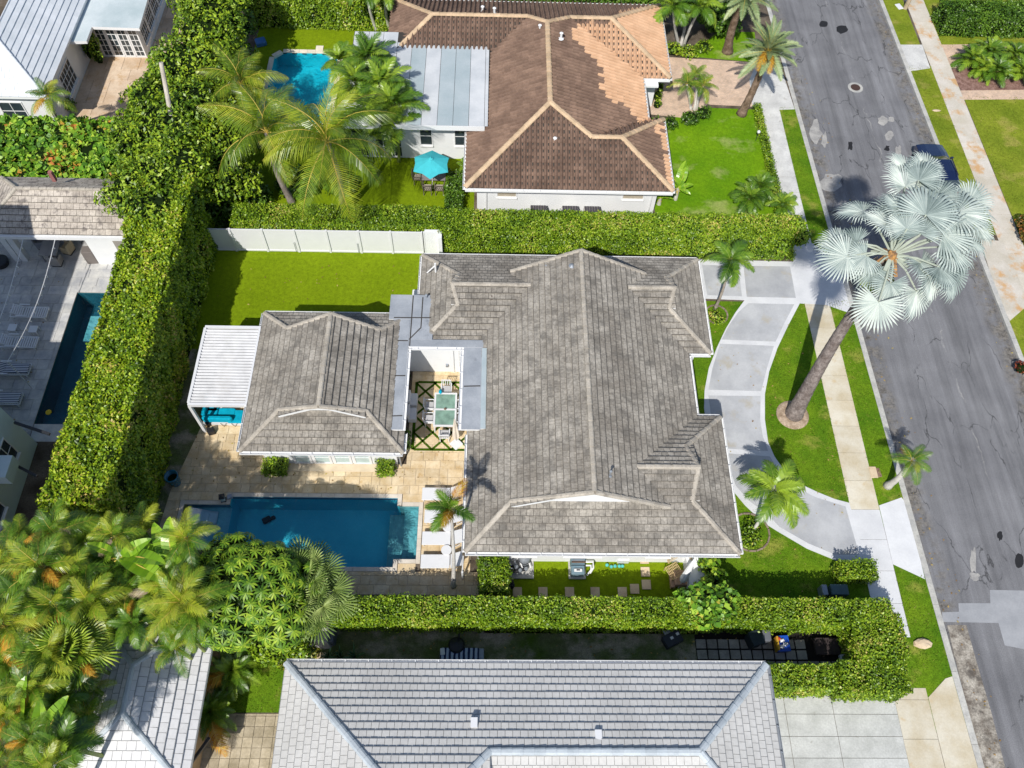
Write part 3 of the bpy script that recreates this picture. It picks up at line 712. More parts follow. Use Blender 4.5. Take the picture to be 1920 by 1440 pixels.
# ring driveway of the main house
PANEL = mottled('driveway_panel_concrete', (.36, .37, .39), (.47, .48, .495), .7, .08, .05, .6, .3, .1, spots=(.8, .56, (.40, .37, .31)))
drive = thing('driveway', None, None, (14, 20, 0)); drive['kind'] = 'structure'
outer = [(1306, 486), (1487, 491), (1500, 568), (1478, 610), (1458, 652), (1442, 697), (1434, 739), (1434, 787), (1440, 829), (1452, 856), (1472, 885), (1499, 907), (1533, 923), (1565, 936), (1592, 943), (1605, 985), (1622, 1046), (1612, 1056), (1567, 1051), (1513, 1029), (1457, 996), (1430, 979), (1397, 948), (1372, 918), (1345, 880), (1328, 830), (1320, 765), (1321, 732), (1329, 690), (1344, 652), (1361, 616), (1379, 586), (1396, 563), (1319, 560), (1300, 520)]
mb = MB(); mb.prism(GP(outer), -.03, .020); mb.build('border_band', NEWWALK, drive)
for pn in ([(1316, 497), (1384, 499), (1391, 556), (1326, 554)], [(1394, 499), (1481, 500), (1492, 559), (1400, 557)],
           [(1403, 569), (1489, 571), (1470, 607), (1454, 641), (1353, 637), (1367, 610), (1384, 586)],
           [(1350, 645), (1451, 649), (1438, 690), (1427, 734), (1328, 731), (1336, 690)],
           [(1328, 742), (1426, 743), (1425, 787), (1430, 818), (1440, 846), (1350, 841), (1336, 800)],
           [(1356, 850), (1443, 856), (1460, 884), (1484, 905), (1466, 936), (1438, 964), (1405, 940), (1380, 912)],
           [(1475, 940), (1495, 916), (1530, 933), (1585, 950), (1595, 985), (1611, 1040), (1565, 1040), (1515, 1019), (1461, 988), (1447, 973)]):
    mb = MB(); mb.prism(GP(pn), .004, .025); mb.build('concrete_panel', PANEL, drive)
# concrete drive of the south neighbour
south_drive = thing('south_driveway', None, None, (14, 5, 0)); south_drive['kind'] = 'structure'
WHC = mottled('blotchy_white_concrete', (.44, .45, .43), (.56, .57, .55), 1.3, .04, .1, .9, .1, .4, spots=(2.5, .63, (.28, .27, .24)))
xs = [11.3, 12.2, 12.9, 15.0, 17.8]; ys = [-3, 1, 2.5, 3.6, 4.45, 5.3, 6.2, 7.2]
for i in range(4):
    for j in range(7):
        mb = MB(); mb.box(xs[i] + .01, xs[i + 1] - .01, ys[j] + .01, ys[j + 1] - .01, -.05, .016 + random.uniform(0, .004)); mb.build('slab', WHC, south_drive)
# patches and covers in the road
TAR = plain('fresh_tar', (.018, .018, .02), .7, .3, var=.1); PALEP = mottled('pale_patch', (.26, .255, .25), (.40, .39, .37), 2, 0, .12, .9, .1, .4)
def blob_sheet(name, u, v, ru, rv, m, z=-.116, n=14, jit=.25, label=None):
    pts = []
    r0 = [1 + random.uniform(-jit, jit) for _ in range(n)]
    for k in range(n):
        a = 2 * math.pi * k / n; pts.append(G(u + ru * math.cos(a) * r0[k], v + rv * math.sin(a) * r0[k], z)[:2])
    return sheet(name, pts, [], z, m)
for a in ((1544, 45, 8, 6, TAR, .1), (1579, 55, 11, 8, TAR, .12), (1594, 272, 5, 9, TAR, .4), (1663, 278, 6, 4, TAR, .4), (1875, 1005, 5, 8, TAR, .3), (1911, 1051, 8, 14, TAR, .1),
          (1655, 226, 9, 9, PALEP, .2), (1671, 224, 6, 5, PALEP, .2), (1667, 254, 8, 8, PALEP, .3), (1529, 250, 11, 22, PALEP, .3), (1546, 262, 6, 14, PALEP, .3), (1560, 340, 20, 18, PALEP, .3), (1685, 283, 6, 9, PALEP, .3),
          (1825, 1050, 5, 22, PALEP, .4), (1828, 1080, 9, 7, PALEP, .4)): blob_sheet('road_patch', *a[:4], a[4], jit=a[5], z=-.116)
REPAIR = mottled('repair_concrete', (.28, .29, .31), (.34, .35, .37), 1.2, 0, .05, .9, .1, .3)
sheet('road_repair', GP([(1766, 1148), (1798, 1147), (1797, 1131), (1857, 1131), (1856, 1106), (1960, 1108), (1960, 1225), (1884, 1210), (1872, 1168), (1768, 1166)], -.116), [], -.116, REPAIR)
GRAVEL = mottled('kerbside_dirt', (.14, .12, .10), (.40, .37, .32), 2.6, 0, .35, .95, .05, .8, spots=(1.6, .56, (.10, .09, .08)))
sheet('dirt_strip', GP([(1776, 1172), (1812, 1172), (1828, 1230), (1860, 1340), (1885, 1440), (1900, 1520), (1860, 1520), (1843, 1440), (1818, 1346)], -.117), [], -.117, GRAVEL)
t = thing('manhole_cover', 'round rusty manhole cover in the middle of the grey street', 'manhole cover', (*G(1604, 164, -.12)[:2], -.118))
c = G(1604, 164, -.12); MB().lathe((c[0], c[1], -.119), [(.52, 0), (.50, .006)], 20).build('rim', KERB, t)
MB().lathe((c[0], c[1], -.113), [(.33, 0), (.33, .008)], 20).build('lid', plain('rusty_iron', (.10, .06, .05), .7, .3, .5), t)
# ------------------------------------------------------------------ houses
SHAKE = mottled('weathered_flat_tile', (.215, .195, .168), (.355, .33, .29), .6, .14, .28, .9, .12, .5, spots=(1.7, .50, (.13, .122, .11)), fsc=9, samt=.62)
CAPM = mottled('ridge_tile_mortar', (.33, .30, .255), (.46, .42, .36), 1.6, .1, .15, .9, .1, .4, spots=(2.6, .58, (.2, .18, .155)))
DECK = plain('roof_underlay', (.055, .05, .045), .9, .1)
MEMB = mottled('roof_membrane', (.26, .285, .32), (.36, .385, .42), .9, .04, .06, .6, .3, .15, spots=(.8, .60, (.13, .14, .16)))
MEMB2 = mottled('pale_roof_membrane', (.46, .49, .52), (.60, .62, .64), .6, .04, .04, .55, .3, .2)
MEMB3 = mottled('blue_grey_roof_membrane', (.34, .41, .44), (.42, .48, .51), .6, .03, .05, .6, .3, .2)
ZE, S = 2.8, .474
def zx(x0, s=S, z0=ZE): return lambda x, y: z0 + s * abs(x - x0)
def zy(y0, s=S, z0=ZE): return lambda x, y: z0 + s * abs(y - y0)
def roof(house, planes, tiles, w, l, kind='flat', th=.03, deckm=None, fascia=None, drop=.16, matf=None, lift=0):
    mb = MB()
    for poly, zf in planes:
        p3 = [(x, y, zf(x, y)) for x, y in poly]
        mb.slab(p3, drop, 0, 1); tile_plane(tiles, p3, w, l, kind, th, matf, lift=lift)
    return mb.build('roof', [deckm or DECK, fascia or WHITE], house)
def ridge(pc, zf, pts, **k):
    for (p, q) in zip(pts, pts[1:]): caps(pc, (*p, zf(*p) if len(p) == 2 else 0) if len(p) == 2 else p, (*q, zf(*q)) if len(q) == 2 else q, **k)
# --- main house
main = thing('main_house', 'large white house in the middle with a weathered grey brown tile roof of many gables', 'house', (4.4, 20, 0))
walls(main, [(-.55, 12.95), (10.5, 12.95), (10.5, 18.7), (9.4, 18.7), (9.4, 23.4), (10.5, 23.4), (10.5, 28.4), (-3.3, 28.4), (-3.3, 23.35), (-.55, 23.35)], 0, 2.66)
W_, E_, S_, N_ = zx(-1.07), zx(9.9), zy(12.4), zy(28.97)
planes = [([(-1.07, 12.4), (.93, 14.4), (.93, 14.15), (4.415, 14.15), (4.415, 27.3), (.93, 27.3), (.93, 27.0), (1.9, 26.0), (-1.07, 23.03)], W_),
    ([(9.9, 19.25), (9.9, 22.9), (6.865, 25.935), (7.93, 27.0), (7.93, 27.3), (4.415, 27.3), (4.415, 14.15), (7.9, 14.15), (7.9, 14.4), (6.475, 15.825)], E_),
    ([(-1.07, 12.4), (11.05, 12.4), (8.95, 14.5), (9.3, 14.5), (9.3, 15.825), (6.475, 15.825), (7.9, 14.4), (.93, 14.4)], S_),
    ([(11.05, 19.25), (9.9, 19.25), (6.475, 15.825), (9.3, 15.825), (9.3, 17.15), (8.95, 17.15)], zy(19.25)),
    ([(11.05, 12.4), (11.05, 19.25), (8.95, 17.15), (8.95, 14.5)], zx(11.05)),
    ([(9.9, 22.9), (11.05, 22.9), (8.95, 25.0), (9.3, 25.0), (9.3, 25.935), (6.865, 25.935)], zy(22.9)),
    ([(11.05, 28.97), (-3.78, 28.97), (-1.75, 26.94), (-2.1, 26.94), (-2.1, 26.0), (1.9, 26.0), (.93, 27.0), (7.93, 27.0), (6.865, 25.935), (9.3, 25.935), (9.3, 26.87), (8.95, 26.87)], N_),
    ([(11.05, 22.9), (11.05, 28.97), (8.95, 26.87), (8.95, 25.0)], zx(11.05)),
    ([(-3.78, 28.97), (-3.78, 23.03), (-1.75, 25.06), (-1.75, 26.94)], zx(-3.78)),
    ([(-3.78, 23.03), (-1.07, 23.03), (1.9, 26.0), (-2.1, 26.0), (-2.1, 25.06), (-1.75, 25.06)], zy(23.03))]
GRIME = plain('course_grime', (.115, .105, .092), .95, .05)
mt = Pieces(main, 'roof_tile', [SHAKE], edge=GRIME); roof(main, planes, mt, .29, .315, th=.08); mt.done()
mb = MB()
for tri in ([(.93, 14.42, 3.74), (7.9, 14.42, 3.74), (4.415, 14.42, 5.36)], [(.93, 26.98, 3.74), (7.93, 26.98, 3.74), (4.415, 26.98, 5.36)],
            [(8.93, 14.5, 3.78), (8.93, 17.15, 3.78), (8.93, 15.825, 4.38)], [(8.93, 25, 3.78), (8.93, 26.87, 3.78), (8.93, 25.935, 4.2)], [(-1.77, 25.06, 3.74), (-1.77, 26.94, 3.74), (-1.77, 26, 4.16)]): mb.slab([Vector(p) for p in tri], .03)
mb2 = MB()
def gable(house, a, b, c, t):
    m = MB(); T = Vector(t); v = [Vector(a), Vector(b), Vector(c)]
    m.add(v + [p + T for p in v], [(0, 1, 2), (5, 4, 3), (0, 3, 4, 1), (1, 4, 5, 2), (2, 5, 3, 0)]); m.build('gable_end', WALLW, house)
gable(main, (.93, 14.42, 3.72), (7.9, 14.42, 3.72), (4.415, 14.42, 5.36), (0, .1, 0)); gable(main, (.93, 26.88, 3.72), (7.93, 26.88, 3.72), (4.415, 26.88, 5.36), (0, .1, 0))
gable(main, (8.83, 14.5, 3.76), (8.83, 17.15, 3.76), (8.83, 15.825, 4.38), (.1, 0, 0)); gable(main, (8.83, 25, 3.76), (8.83, 26.87, 3.76), (8.83, 25.935, 4.2), (.1, 0, 0)); gable(main, (-1.77, 25.06, 3.72), (-1.77, 26.94, 3.72), (-1.77, 26, 4.16), (.1, 0, 0))
mc = Pieces(main, 'ridge_tile', [CAPM])
def C3(*pts): return list(zip(pts, pts[1:]))
for p, q in C3((4.415, 14.15, 5.4), (4.415, 27.3, 5.4)) + C3((-1.07, 12.4, 2.8), (.93, 14.4, 3.75), (4.415, 14.15, 5.4), (7.9, 14.2, 3.75)) + C3((.93, 27.2, 3.75), (4.415, 27.3, 5.4), (7.93, 27.2, 3.74)) \
    + C3((11.05, 12.4, 2.8), (8.95, 14.5, 3.79), (9.25, 15.825, 4.42), (8.95, 17.15, 3.79), (11.05, 19.25, 2.8)) + C3((6.475, 15.825, 4.42), (9.3, 15.825, 4.42)) \
    + C3((11.05, 22.9, 2.8), (8.95, 25, 3.79), (9.25, 25.935, 4.24), (8.95, 26.87, 3.79), (11.05, 28.97, 2.8)) + C3((6.865, 25.935, 4.24), (9.3, 25.935, 4.24)) \
    + C3((-3.0, 23.81, 3.17), (-1.75, 25.06, 3.76), (-2.05, 26, 4.21), (-1.75, 26.94, 3.76), (-3.78, 28.97, 2.8)) + C3((-2.1, 26, 4.21), (1.9, 26, 4.21)): caps(mc, p, q)
mc.done()
for p, q, o in (((-1.07, 12.4, 2.8), (11.05, 12.4, 2.8), (0, -1)), ((11.05, 12.4, 2.8), (11.05, 19.25, 2.8), (1, 0)), ((11.05, 19.25, 2.8), (9.9, 19.25, 2.8), (0, 1)), ((9.9, 19.25, 2.8), (9.9, 22.9, 2.8), (1, 0)), ((9.9, 22.9, 2.8), (11.05, 22.9, 2.8), (0, -1)),
    ((11.05, 22.9, 2.8), (11.05, 28.97, 2.8), (1, 0)), ((11.05, 28.97, 2.8), (-3.78, 28.97, 2.8), (0, 1)), ((-1.07, 12.4, 2.8), (-1.07, 18.2, 2.8), (-1, 0)), ((-3.78, 26.1, 2.8), (-3.78, 28.97, 2.8), (-1, 0))): gutter(main, p, q, o)
for u, v, z, h in ((1023, 506, 4.3, .3), (1005, 568, 3.9, .3), (963, 845, 3.4, .3), (1143, 892, 5.1, .45), (800, 560, 3.1, .3)): roof_pipe(main, G(u, v, z), h, .04)
c = G(1072, 502, 5.1); MB().lathe(c, [(.16, -.15), (.13, .12), (.17, .16), (.05, .24)], 14).build('roof_vent', GREYM, main)
c = G(922, 562, 3.65); m = MB(); m.box(c[0] - .2, c[0] + .2, c[1] - .3, c[1] + .3, c[2] - .1, c[2] + .02); m.lathe((c[0], c[1], c[2]), [(.1, 0), (.1, .2), (.19, .24), (.17, .32), (.02, .36)], 12); m.build('roof_vent', plain('rusty_brown_metal', (.09, .06, .05), .7, .3), main)
m = MB(); p = Vector(G(817, 510, 3.3)); m.tube([p, p + Vector((0, 0, .7))], .05, 8); m.tube([p + Vector((0, 0, .55)), p + Vector((-.45, -.1, .05))], .03, 6); m.build('mast', WHITE, main)
for (x0, x1) in ((.4, 2.2), (3.4, 5.2), (7.2, 8.4)): window(main, (x0, 12.95), (x1, 12.95), .9, 2.1, (0, -1))
for (y0, y1) in ((14.2, 15.8), (25, 26.6)): window(main, (10.5, y0), (10.5, y1), .9, 2.1, (1, 0))
window(main, (9.4, 20.2), (9.4, 21.6), .05, 2.1, (1, 0), 2, 3, sill=False, name='door')
# --- flat link roofs round the courtyard
ZF = 3.17
def flat(house, name, poly, z, m, t=.12, side=None): mb = MB(); mb.prism(poly, z - t, z, 0, 1); return mb.build(name, [m, side or WHITE], house)
flat(main, 'flat_roof', [(-5.25, 26.05), (-3.0, 26.05), (-3.0, 23.3), (-4.17, 23.3), (-4.17, 24.5), (-5.25, 24.5)], ZF, MEMB)
flat(main, 'flat_roof', [(-4.17, 23.29), (-.2, 23.29), (-.2, 22.86), (-4.17, 22.86)], ZF + .004, MEMB)
flat(main, 'flat_roof', [(-1.4, 22.85), (-.2, 22.85), (-.2, 18.25), (-1.4, 18.25)], ZF, MEMB)
flat(main, 'roof_upstand', [(-.5, 22.8), (-.2, 22.8), (-.2, 18.27), (-.5, 18.27)], ZF + .05, MEMB3, .045)
for p, q, o in (((-4.17, 22.86, ZF), (-1.4, 22.86, ZF), (0, -1)), ((-1.4, 22.8, ZF), (-1.4, 18.25, ZF), (-1, 0))): gutter(main, p, q, o, z=-.02)
walls(main, [(-4.6, 23.37), (-.8, 23.37), (-.8, 25.6), (-4.6, 25.6)], 0, 3.04)
walls(main, [(-1.15, 18.45), (-.56, 18.45), (-.56, 23.36), (-1.15, 23.36)], 0, 3.04)
m = MB()
for seg in ([(-4.1, 22.9), (-4.1, 26)], [(-3.6, 24.0), (-3.6, 25.9)], [(-5.0, 24.6), (-3.1, 24.62)], [(-1.35, 20.6), (-.55, 20.63)], [(-4.15, 23.28), (-3.6, 24.0)]):
    m.beam((*seg[0], ZF + .006), (*seg[1], ZF + .008), .05, .018)
m.build('membrane_seam', DECK, main)
window(main, (-1.75, 23.37), (-1.35, 23.37), .5, 2.2, (0, -1), 1, 3)
m = MB(); m.tube([(-2.0, 23.3, 3.0), (-2.0, 23.3, .05)], .035, 8); m.build('downpipe', WHITE, main)
m = MB(); c = (-2.35, 23.3, .62); m.bevbox(*c, .14, .12, .22, 0, .02); m.build('wall_lamp', GREYM, main)
# --- cabana
cab = thing('cabana', 'small white pool house with grey brown tiled roof west of the courtyard', 'pool house', (-7.9, 21, 0))
walls(cab, [(-11.1, 17.9), (-4.62, 17.9), (-4.62, 24.5), (-11.1, 24.5)], 0, 2.66)
planes = [([(-11.65, 17.17), (-9.9, 18.92), (-9.9, 18.6), (-7.87, 18.6), (-7.87, 23.75), (-10.15, 23.75), (-10.15, 23.5), (-11.65, 25.0)], zx(-11.65)),
    ([(-4.1, 17.17), (-5.85, 18.92), (-5.85, 18.6), (-7.87, 18.6), (-7.87, 23.75), (-5.6, 23.75), (-5.6, 23.5), (-4.1, 25.0)], zx(-4.1)),
    ([(-11.65, 17.17), (-4.1, 17.17), (-5.85, 18.92), (-9.9, 18.92)], zy(17.17)), ([(-11.65, 25.0), (-4.1, 25.0), (-5.6, 23.5), (-10.15, 23.5)], zy(25.0))]
ct = Pieces(cab, 'roof_tile', [SHAKE], edge=GRIME); roof(cab, planes, ct, .29, .33, th=.08); ct.done()
gable(cab, (-9.9, 18.94, 3.6), (-5.85, 18.94, 3.6), (-7.87, 18.94, 4.55), (0, .1, 0)); gable(cab, (-10.15, 23.4, 3.48), (-5.6, 23.4, 3.48), (-7.87, 23.4, 4.55), (0, .1, 0))
cc = Pieces(cab, 'ridge_tile', [CAPM])
for p, q in C3((-7.87, 18.6, 4.59), (-7.87, 23.75, 4.59)) + C3((-11.65, 17.17, 2.8), (-9.9, 18.92, 3.63), (-7.87, 18.6, 4.59), (-5.85, 18.92, 3.63), (-4.1, 17.17, 2.8)) + C3((-11.65, 25, 2.8), (-10.15, 23.6, 3.5), (-7.87, 23.75, 4.59), (-5.6, 23.6, 3.5), (-4.65, 24.5, 3.05)): caps(cc, p, q)
cc.done()
for p, q, o in (((-11.65, 17.17, 2.8), (-4.1, 17.17, 2.8), (0, -1)), ((-11.65, 17.17, 2.8), (-11.65, 25, 2.8), (-1, 0)), ((-11.65, 25, 2.8), (-4.7, 25, 2.8), (0, 1)), ((-4.1, 17.17, 2.8), (-4.1, 18.2, 2.8), (1, 0))): gutter(cab, p, q, o)
flat(cab, 'flat_roof', [(-5.02, 24.49), (-4.18, 24.49), (-4.17, 18.2), (-4.85, 18.2), (-5.0, 18.45)], ZF + .002, MEMB)
gutter(cab, (-4.17, 18.2, ZF), (-4.17, 22.8, ZF), (1, 0), z=-.02)
m = MB()
for y in (18.9, 21.15, 23.2): m.beam((-5.0, y, ZF + .008), (-4.2, y + random.uniform(-.05, .05), ZF + .008), .05, .016)
m.build('membrane_seam', DECK, cab)
for k in range(4):
    x = -9.75 + k * .98; window(cab, (x + .04, 17.9), (x + .94, 17.9), .08, 2.15, (0, -1), 1, 3, glass=GLASSL, sill=False, name='french_door', fw=.11)
m = MB(); m.tube([(-4.2, 17.3, 2.7), (-4.45, 17.75, 2.3), (-4.45, 17.8, .05)], .045, 8); m.build('downpipe', GREYM, cab)
m = MB(); m.box(-10.2, -5.6, 17.45, 17.88, -.02, .06); m.build('door_step', plain('step_stone', (.62, .52, .38), .8, .2), cab)
# --- pergola
per = thing('louvred_pergola', 'white pergola with louvred slat roof attached to the west side of the cabana', 'pergola', (-13.1, 21.8, 0))
m = MB(); z = 2.78
for a, b in (((-14.5, 19.62), (-11.7, 19.62)), ((-14.5, 24.1), (-11.7, 24.1))): m.beam((*a, z), (*b, z), .13, .2)
for x in (-14.48, -11.72): m.beam((x, 19.69, z), (x, 24.03, z), .13, .2)
m.build('frame', METALW, per)
for x, y in ((-14.46, 19.62), (-14.46, 24.1), (-11.75, 19.62), (-11.75, 24.1)): MB().box(x - .07, x + .07, y - .07, y + .07, 0, z - .1).build('post', METALW, per)
slatm = plain('grey_white_louvre', (.50, .51, .53), .35, .5)
slat = MB().add([(-1.31, -.083, -.02), (1.31, -.083, -.02), (1.31, -.0, .075), (-1.31, -.0, .075), (1.31, .083, -.04), (-1.31, .083, -.04), (-1.31, -.083, -.04), (1.31, -.083, -.04), (1.31, .0, .035), (-1.31, .0, .035), (1.31, .083, -.05), (-1.31, .083, -.05)],
    [(0, 1, 2, 3), (3, 2, 4, 5), (6, 9, 8, 7), (9, 11, 10, 8), (0, 6, 7, 1), (5, 4, 10, 11), (0, 3, 9, 6), (3, 5, 11, 9), (1, 7, 8, 2), (2, 8, 10, 4)]).mesh('slat', slatm)
n = 25
for k in range(n):
    o = link_mesh('slat', slat, per); o.matrix_local = Matrix.Translation(Vector((-13.1, 19.72 + (24.0 - 19.72) * (k + .5) / n, z + .03)) - ORG[per.name])
# --- house to the north, brown barrel tiles with a cleaned part
BROWN = mottled('brown_barrel_tile', (.145, .095, .072), (.225, .150, .112), .8, .15, .14, .85, .15, .5, spots=(1.4, .60, (.12, .08, .065)), fsc=7)
TAN = mottled('cleaned_tan_tile', (.50, .31, .19), (.60, .39, .25), 1.2, .07, .05, .85, .15, .3)
TANCAP = mottled('tan_ridge_tile', (.46, .34, .22), (.60, .44, .29), 1.6, .1, .12, .9, .1, .4)
north = thing('north_house', 'single storey white house with brown barrel tile roof, a patch of it cleaned to tan', 'house', (3.2, 42, 0))
walls(north, [(-1.0, 34.7), (9.6, 34.7), (9.6, 39.2), (8.7, 39.2), (8.7, 44.3), (10.4, 44.3), (10.4, 50.3), (-6.3, 50.3), (-6.3, 46.6), (-1.0, 46.6)], 0, 2.68)
s2 = .41
planes = [([(-1.65, 33.95), (3.2, 38.8), (3.2, 46.1), (2.0, 47.32), (-1.65, 43.67)], zx(-1.65, s2)),
    ([(2.0, 47.32), (-4.05, 47.32), (-6.95, 44.4), (-6.95, 43.67), (-1.65, 43.67)], lambda x, y: 4.3 - s2 * (47.32 - y)),
    ([(-4.05, 47.32), (-6.95, 50.97), (-6.95, 44.4)], lambda x, y: 4.3 - 1.5 * (-4.05 - x) / 2.9),
    ([(-6.95, 50.97), (11.05, 50.97), (7.35, 47.32), (4.7, 47.32), (3.2, 46.1), (2.0, 47.32), (-4.05, 47.32)], lambda x, y: 4.8 - s2 * (y - 46.1)),
    ([(11.05, 50.97), (11.05, 43.62), (7.35, 47.32)], zx(11.05, s2)),
    ([(11.05, 43.62), (7.35, 47.32), (4.7, 47.32), (9.3, 43.62)], lambda x, y: 4.3 - s2 * (47.32 - y)),
    ([(3.2, 38.8), (3.2, 46.1), (4.7, 47.32), (9.3, 43.66), (9.3, 39.83), (5.6, 36.9)], lambda x, y: 4.8 - .328 * (x - 3.2)),
    ([(5.6, 36.9), (9.3, 39.83), (10.25, 39.83), (7.35, 36.9)], lambda x, y: 4.0 - s2 * (y - 36.9)),
    ([(10.25, 39.83), (10.25, 33.95), (7.35, 36.9)], zx(10.25, s2)),
    ([(-1.65, 33.95), (10.25, 33.95), (7.35, 36.9), (5.6, 36.9), (3.2, 38.8)], zy(33.95, s2))]
# the cleaned patch, as a plan outline
CL = [G(u, v, z)[:2] for u, v, z in ((1080, 42, 4.3), (1155, 38, 4.3), (1160, 22, 3.6), (1240, 8, 2.8), (1258, 145, 2.8), (1205, 146, 3), (1216, 222, 2.8), (1232, 226, 3), (1196, 232, 3.1), (1182, 205, 3.3), (1165, 190, 3.4), (1142, 190, 3.6), (1125, 165, 3.8), (1128, 135, 3.8), (1118, 112, 3.9), (1098, 95, 4.1), (1080, 82, 4.2), (1072, 62, 4.3))]
CL2 = [G(u, v, 3.1)[:2] for u, v in ((1222, 240), (1243, 226), (1262, 350), (1252, 340), (1246, 300), (1240, 262))]
def inside(p, poly):
    c = False; n = len(poly)
    for i in range(n):
        a, b = poly[i], poly[(i + 1) % n]
        if (a[1] > p[1]) != (b[1] > p[1]) and p[0] < (b[0] - a[0]) * (p[1] - a[1]) / (b[1] - a[1]) + a[0]: c = not c
    return c
def clean(c):
    q = (c.x + random.uniform(-.12, .12), c.y + random.uniform(-.12, .12)); return 1 if inside(q, CL) or inside(q, CL2) else 0
nt = Pieces(north, 'roof_tile', [BROWN, TAN]); roof(north, planes, nt, .30, .40, 'barrel', .03, matf=clean, fascia=DECK); nt.done()
nc = Pieces(north, 'ridge_tile', [TANCAP])
for p, q in C3((-1.65, 33.95, 2.8), (3.2, 38.8, 4.8), (3.2, 46.1, 4.8), (4.7, 47.32, 4.3), (7.35, 47.32, 4.3), (11.05, 50.97, 2.8)) + C3((3.2, 38.8, 4.8), (5.6, 36.9, 4.0), (7.35, 36.9, 4.0), (10.25, 33.95, 2.8)) + C3((7.35, 36.9, 4), (10.25, 39.83, 2.8)) \
    + C3((7.35, 47.32, 4.3), (11.05, 43.62, 2.8)) + C3((3.2, 46.1, 4.8), (2.0, 47.32, 4.3), (-4.05, 47.32, 4.3), (-6.95, 50.97, 2.8)) + C3((-4.05, 47.32, 4.3), (-6.0, 45.36, 3.4)): caps(nc, p, q, w=.34, lift=.11)
nc.done()
for p, q, o in (((-1.65, 33.95, 2.8), (10.25, 33.95, 2.8), (0, -1)), ((-1.65, 33.95, 2.8), (-1.65, 39.6, 2.8), (-1, 0)), ((10.25, 33.95, 2.8), (10.25, 39.83, 2.8), (1, 0)), ((9.3, 39.83, 2.8), (9.3, 43.62, 2.8), (1, 0)), ((9.3, 43.62, 2.8), (11.05, 43.62, 2.8), (0, -1)), ((11.05, 43.62, 2.8), (11.05, 50.97, 2.8), (1, 0)), ((-6.95, 50.97, 2.8), (11.05, 50.97, 2.8), (0, 1))): gutter(north, p, q, o, w=.15, h=.13, z=-.06)
window(north, (.15, 34.7), (1.35, 34.7), 1.35, 2.25, (0, -1), 1, 2, glass=plain('tan_blind', (.42, .37, .29), .3, .5)); window(north, (7.55, 34.7), (8.85, 34.7), 1.35, 2.25, (0, -1), 1, 2, glass=plain('tan_blind', (.42, .37, .29), .3, .5))
for x in (-.45, 9.3): m = MB(); m.tube([(x, 34.0, 2.68), (x, 34.4, 2.5), (x, 34.64, 2.3), (x, 34.64, .05)], .045, 8); m.build('downpipe', WHITE, north)
for u, v, z in ((927, 25, 4.1), (905, 22, 3.8), (1012, 57, 4.5), (1052, 72, 4.7), (1040, 268, 3.7)): roof_pipe(north, G(u, v, z), .35, .07, WHITE)
ZN = 3.5; xA, yA = G(655, 236, ZN)[0], G(830, 236, ZN)[1]; yB = G(700, 59, ZN)[1]; xB = G(763, 70, ZN)[0]; yC = G(830, 81, ZN)[1]
xa = G(656, 120, ZN)[0]
flat(north, 'flat_roof', [(xa, yA), (-.62, yA), (-.42, yA + 1.6), (-.35, yC), (xB, yC), (xB, yB), (xa, yB)], ZN, DECK, .16, DECK)
strips = [xa + .02]
while strips[-1] < -.4: strips.append(strips[-1] + .93)
for k in range(len(strips) - 1):
    a, b = strips[k] + .012, min(strips[k + 1] - .012, -.42); yt = (yB if b < xB + .3 else yC) - .04
    if b - a < .15: continue
    m = MB(); m.box(a, b, yA + .03, yt, ZN + .002, ZN + .012 + .003 * (k % 3)); m.build('membrane_strip', MEMB3 if k in (4, 6, 7) else MEMB2, north)
m = MB(); m.box(xa - .02, -.6, yA - .05, yA - .005, ZN - .3, ZN + .03); m.build('fascia', WHITE, north)
ya = G(830, 297, 0)[1]
walls(north, [(xa + .5, ya), (-1.25, ya), (-1.25, 46.5), (xa + .5, 46.5)], 0, ZN - .16)
for u in (800, 865): x = G(u, 270, 1.6)[0]; window(north, (x - .45, ya), (x + .35, ya), 1.1, 2.6, (0, -1), 1, 2)
for u in (672, 715, 735): x = G(u, 238, 2.4)[0]; window(north, (x - .5, ya), (x + .5, ya), .1, 2.6, (0, -1), 2, 3, sill=False)
m = MB(); m.box(-1.24, -1.23, 38.2, 38.6, .3, 2.5); 
m = MB(); m.box(9.28, 10.3, 43.1, 43.58, 2.5, 2.64); m.build('porch_fascia', WHITE, north)
# --- house to the south, pale flat tiles
PALE = mottled('pale_grey_flat_tile', (.50, .495, .48), (.58, .575, .56), .5, .03, .05, .7, .25, .2, spots=(1.1, .68, (.44, .44, .44)), fsc=8)
PALECAP = mottled('blue_grey_ridge_tile', (.38, .43, .47), (.50, .55, .59), 1.2, .08, .06, .6, .3, .3)
south = thing('south_house', 'low house with pale grey flat tile hip roof at the bottom edge', 'house', (1.6, 4, 0))
walls(south, [(-7.6, -2.9), (10.9, -2.9), (10.9, 7.05), (-7.6, 7.05)], 0, 2.68)
s3 = .45
planes = [([(-8.2, 7.65), (11.45, 7.65), (7.95, 4.15), (.1, 4.15), (-1.9, 2.15), (-2.7, 2.15)], zy(7.65, s3)),
    ([(-8.2, 7.65), (-2.7, 2.15), (-8.2, -3.35)], zx(-8.2, s3)), ([(11.45, 7.65), (7.95, 4.15), (11.45, .65)], zx(11.45, s3)),
    ([(7.95, 4.15), (.1, 4.15), (.1, .65), (11.45, .65)], lambda x, y: 2.8 + s3 * (y - .65)),
    ([(.1, 4.15), (-1.9, 2.15), (-1.9, .65), (.1, .65)], lambda x, y: 4.375 + .45 * (.1 - x)),
    ([(-2.7, 2.15), (-1.9, 2.15), (-1.9, -3.35), (-8.2, -3.35)], lambda x, y: 5.275 - s3 * (2.15 - y))]
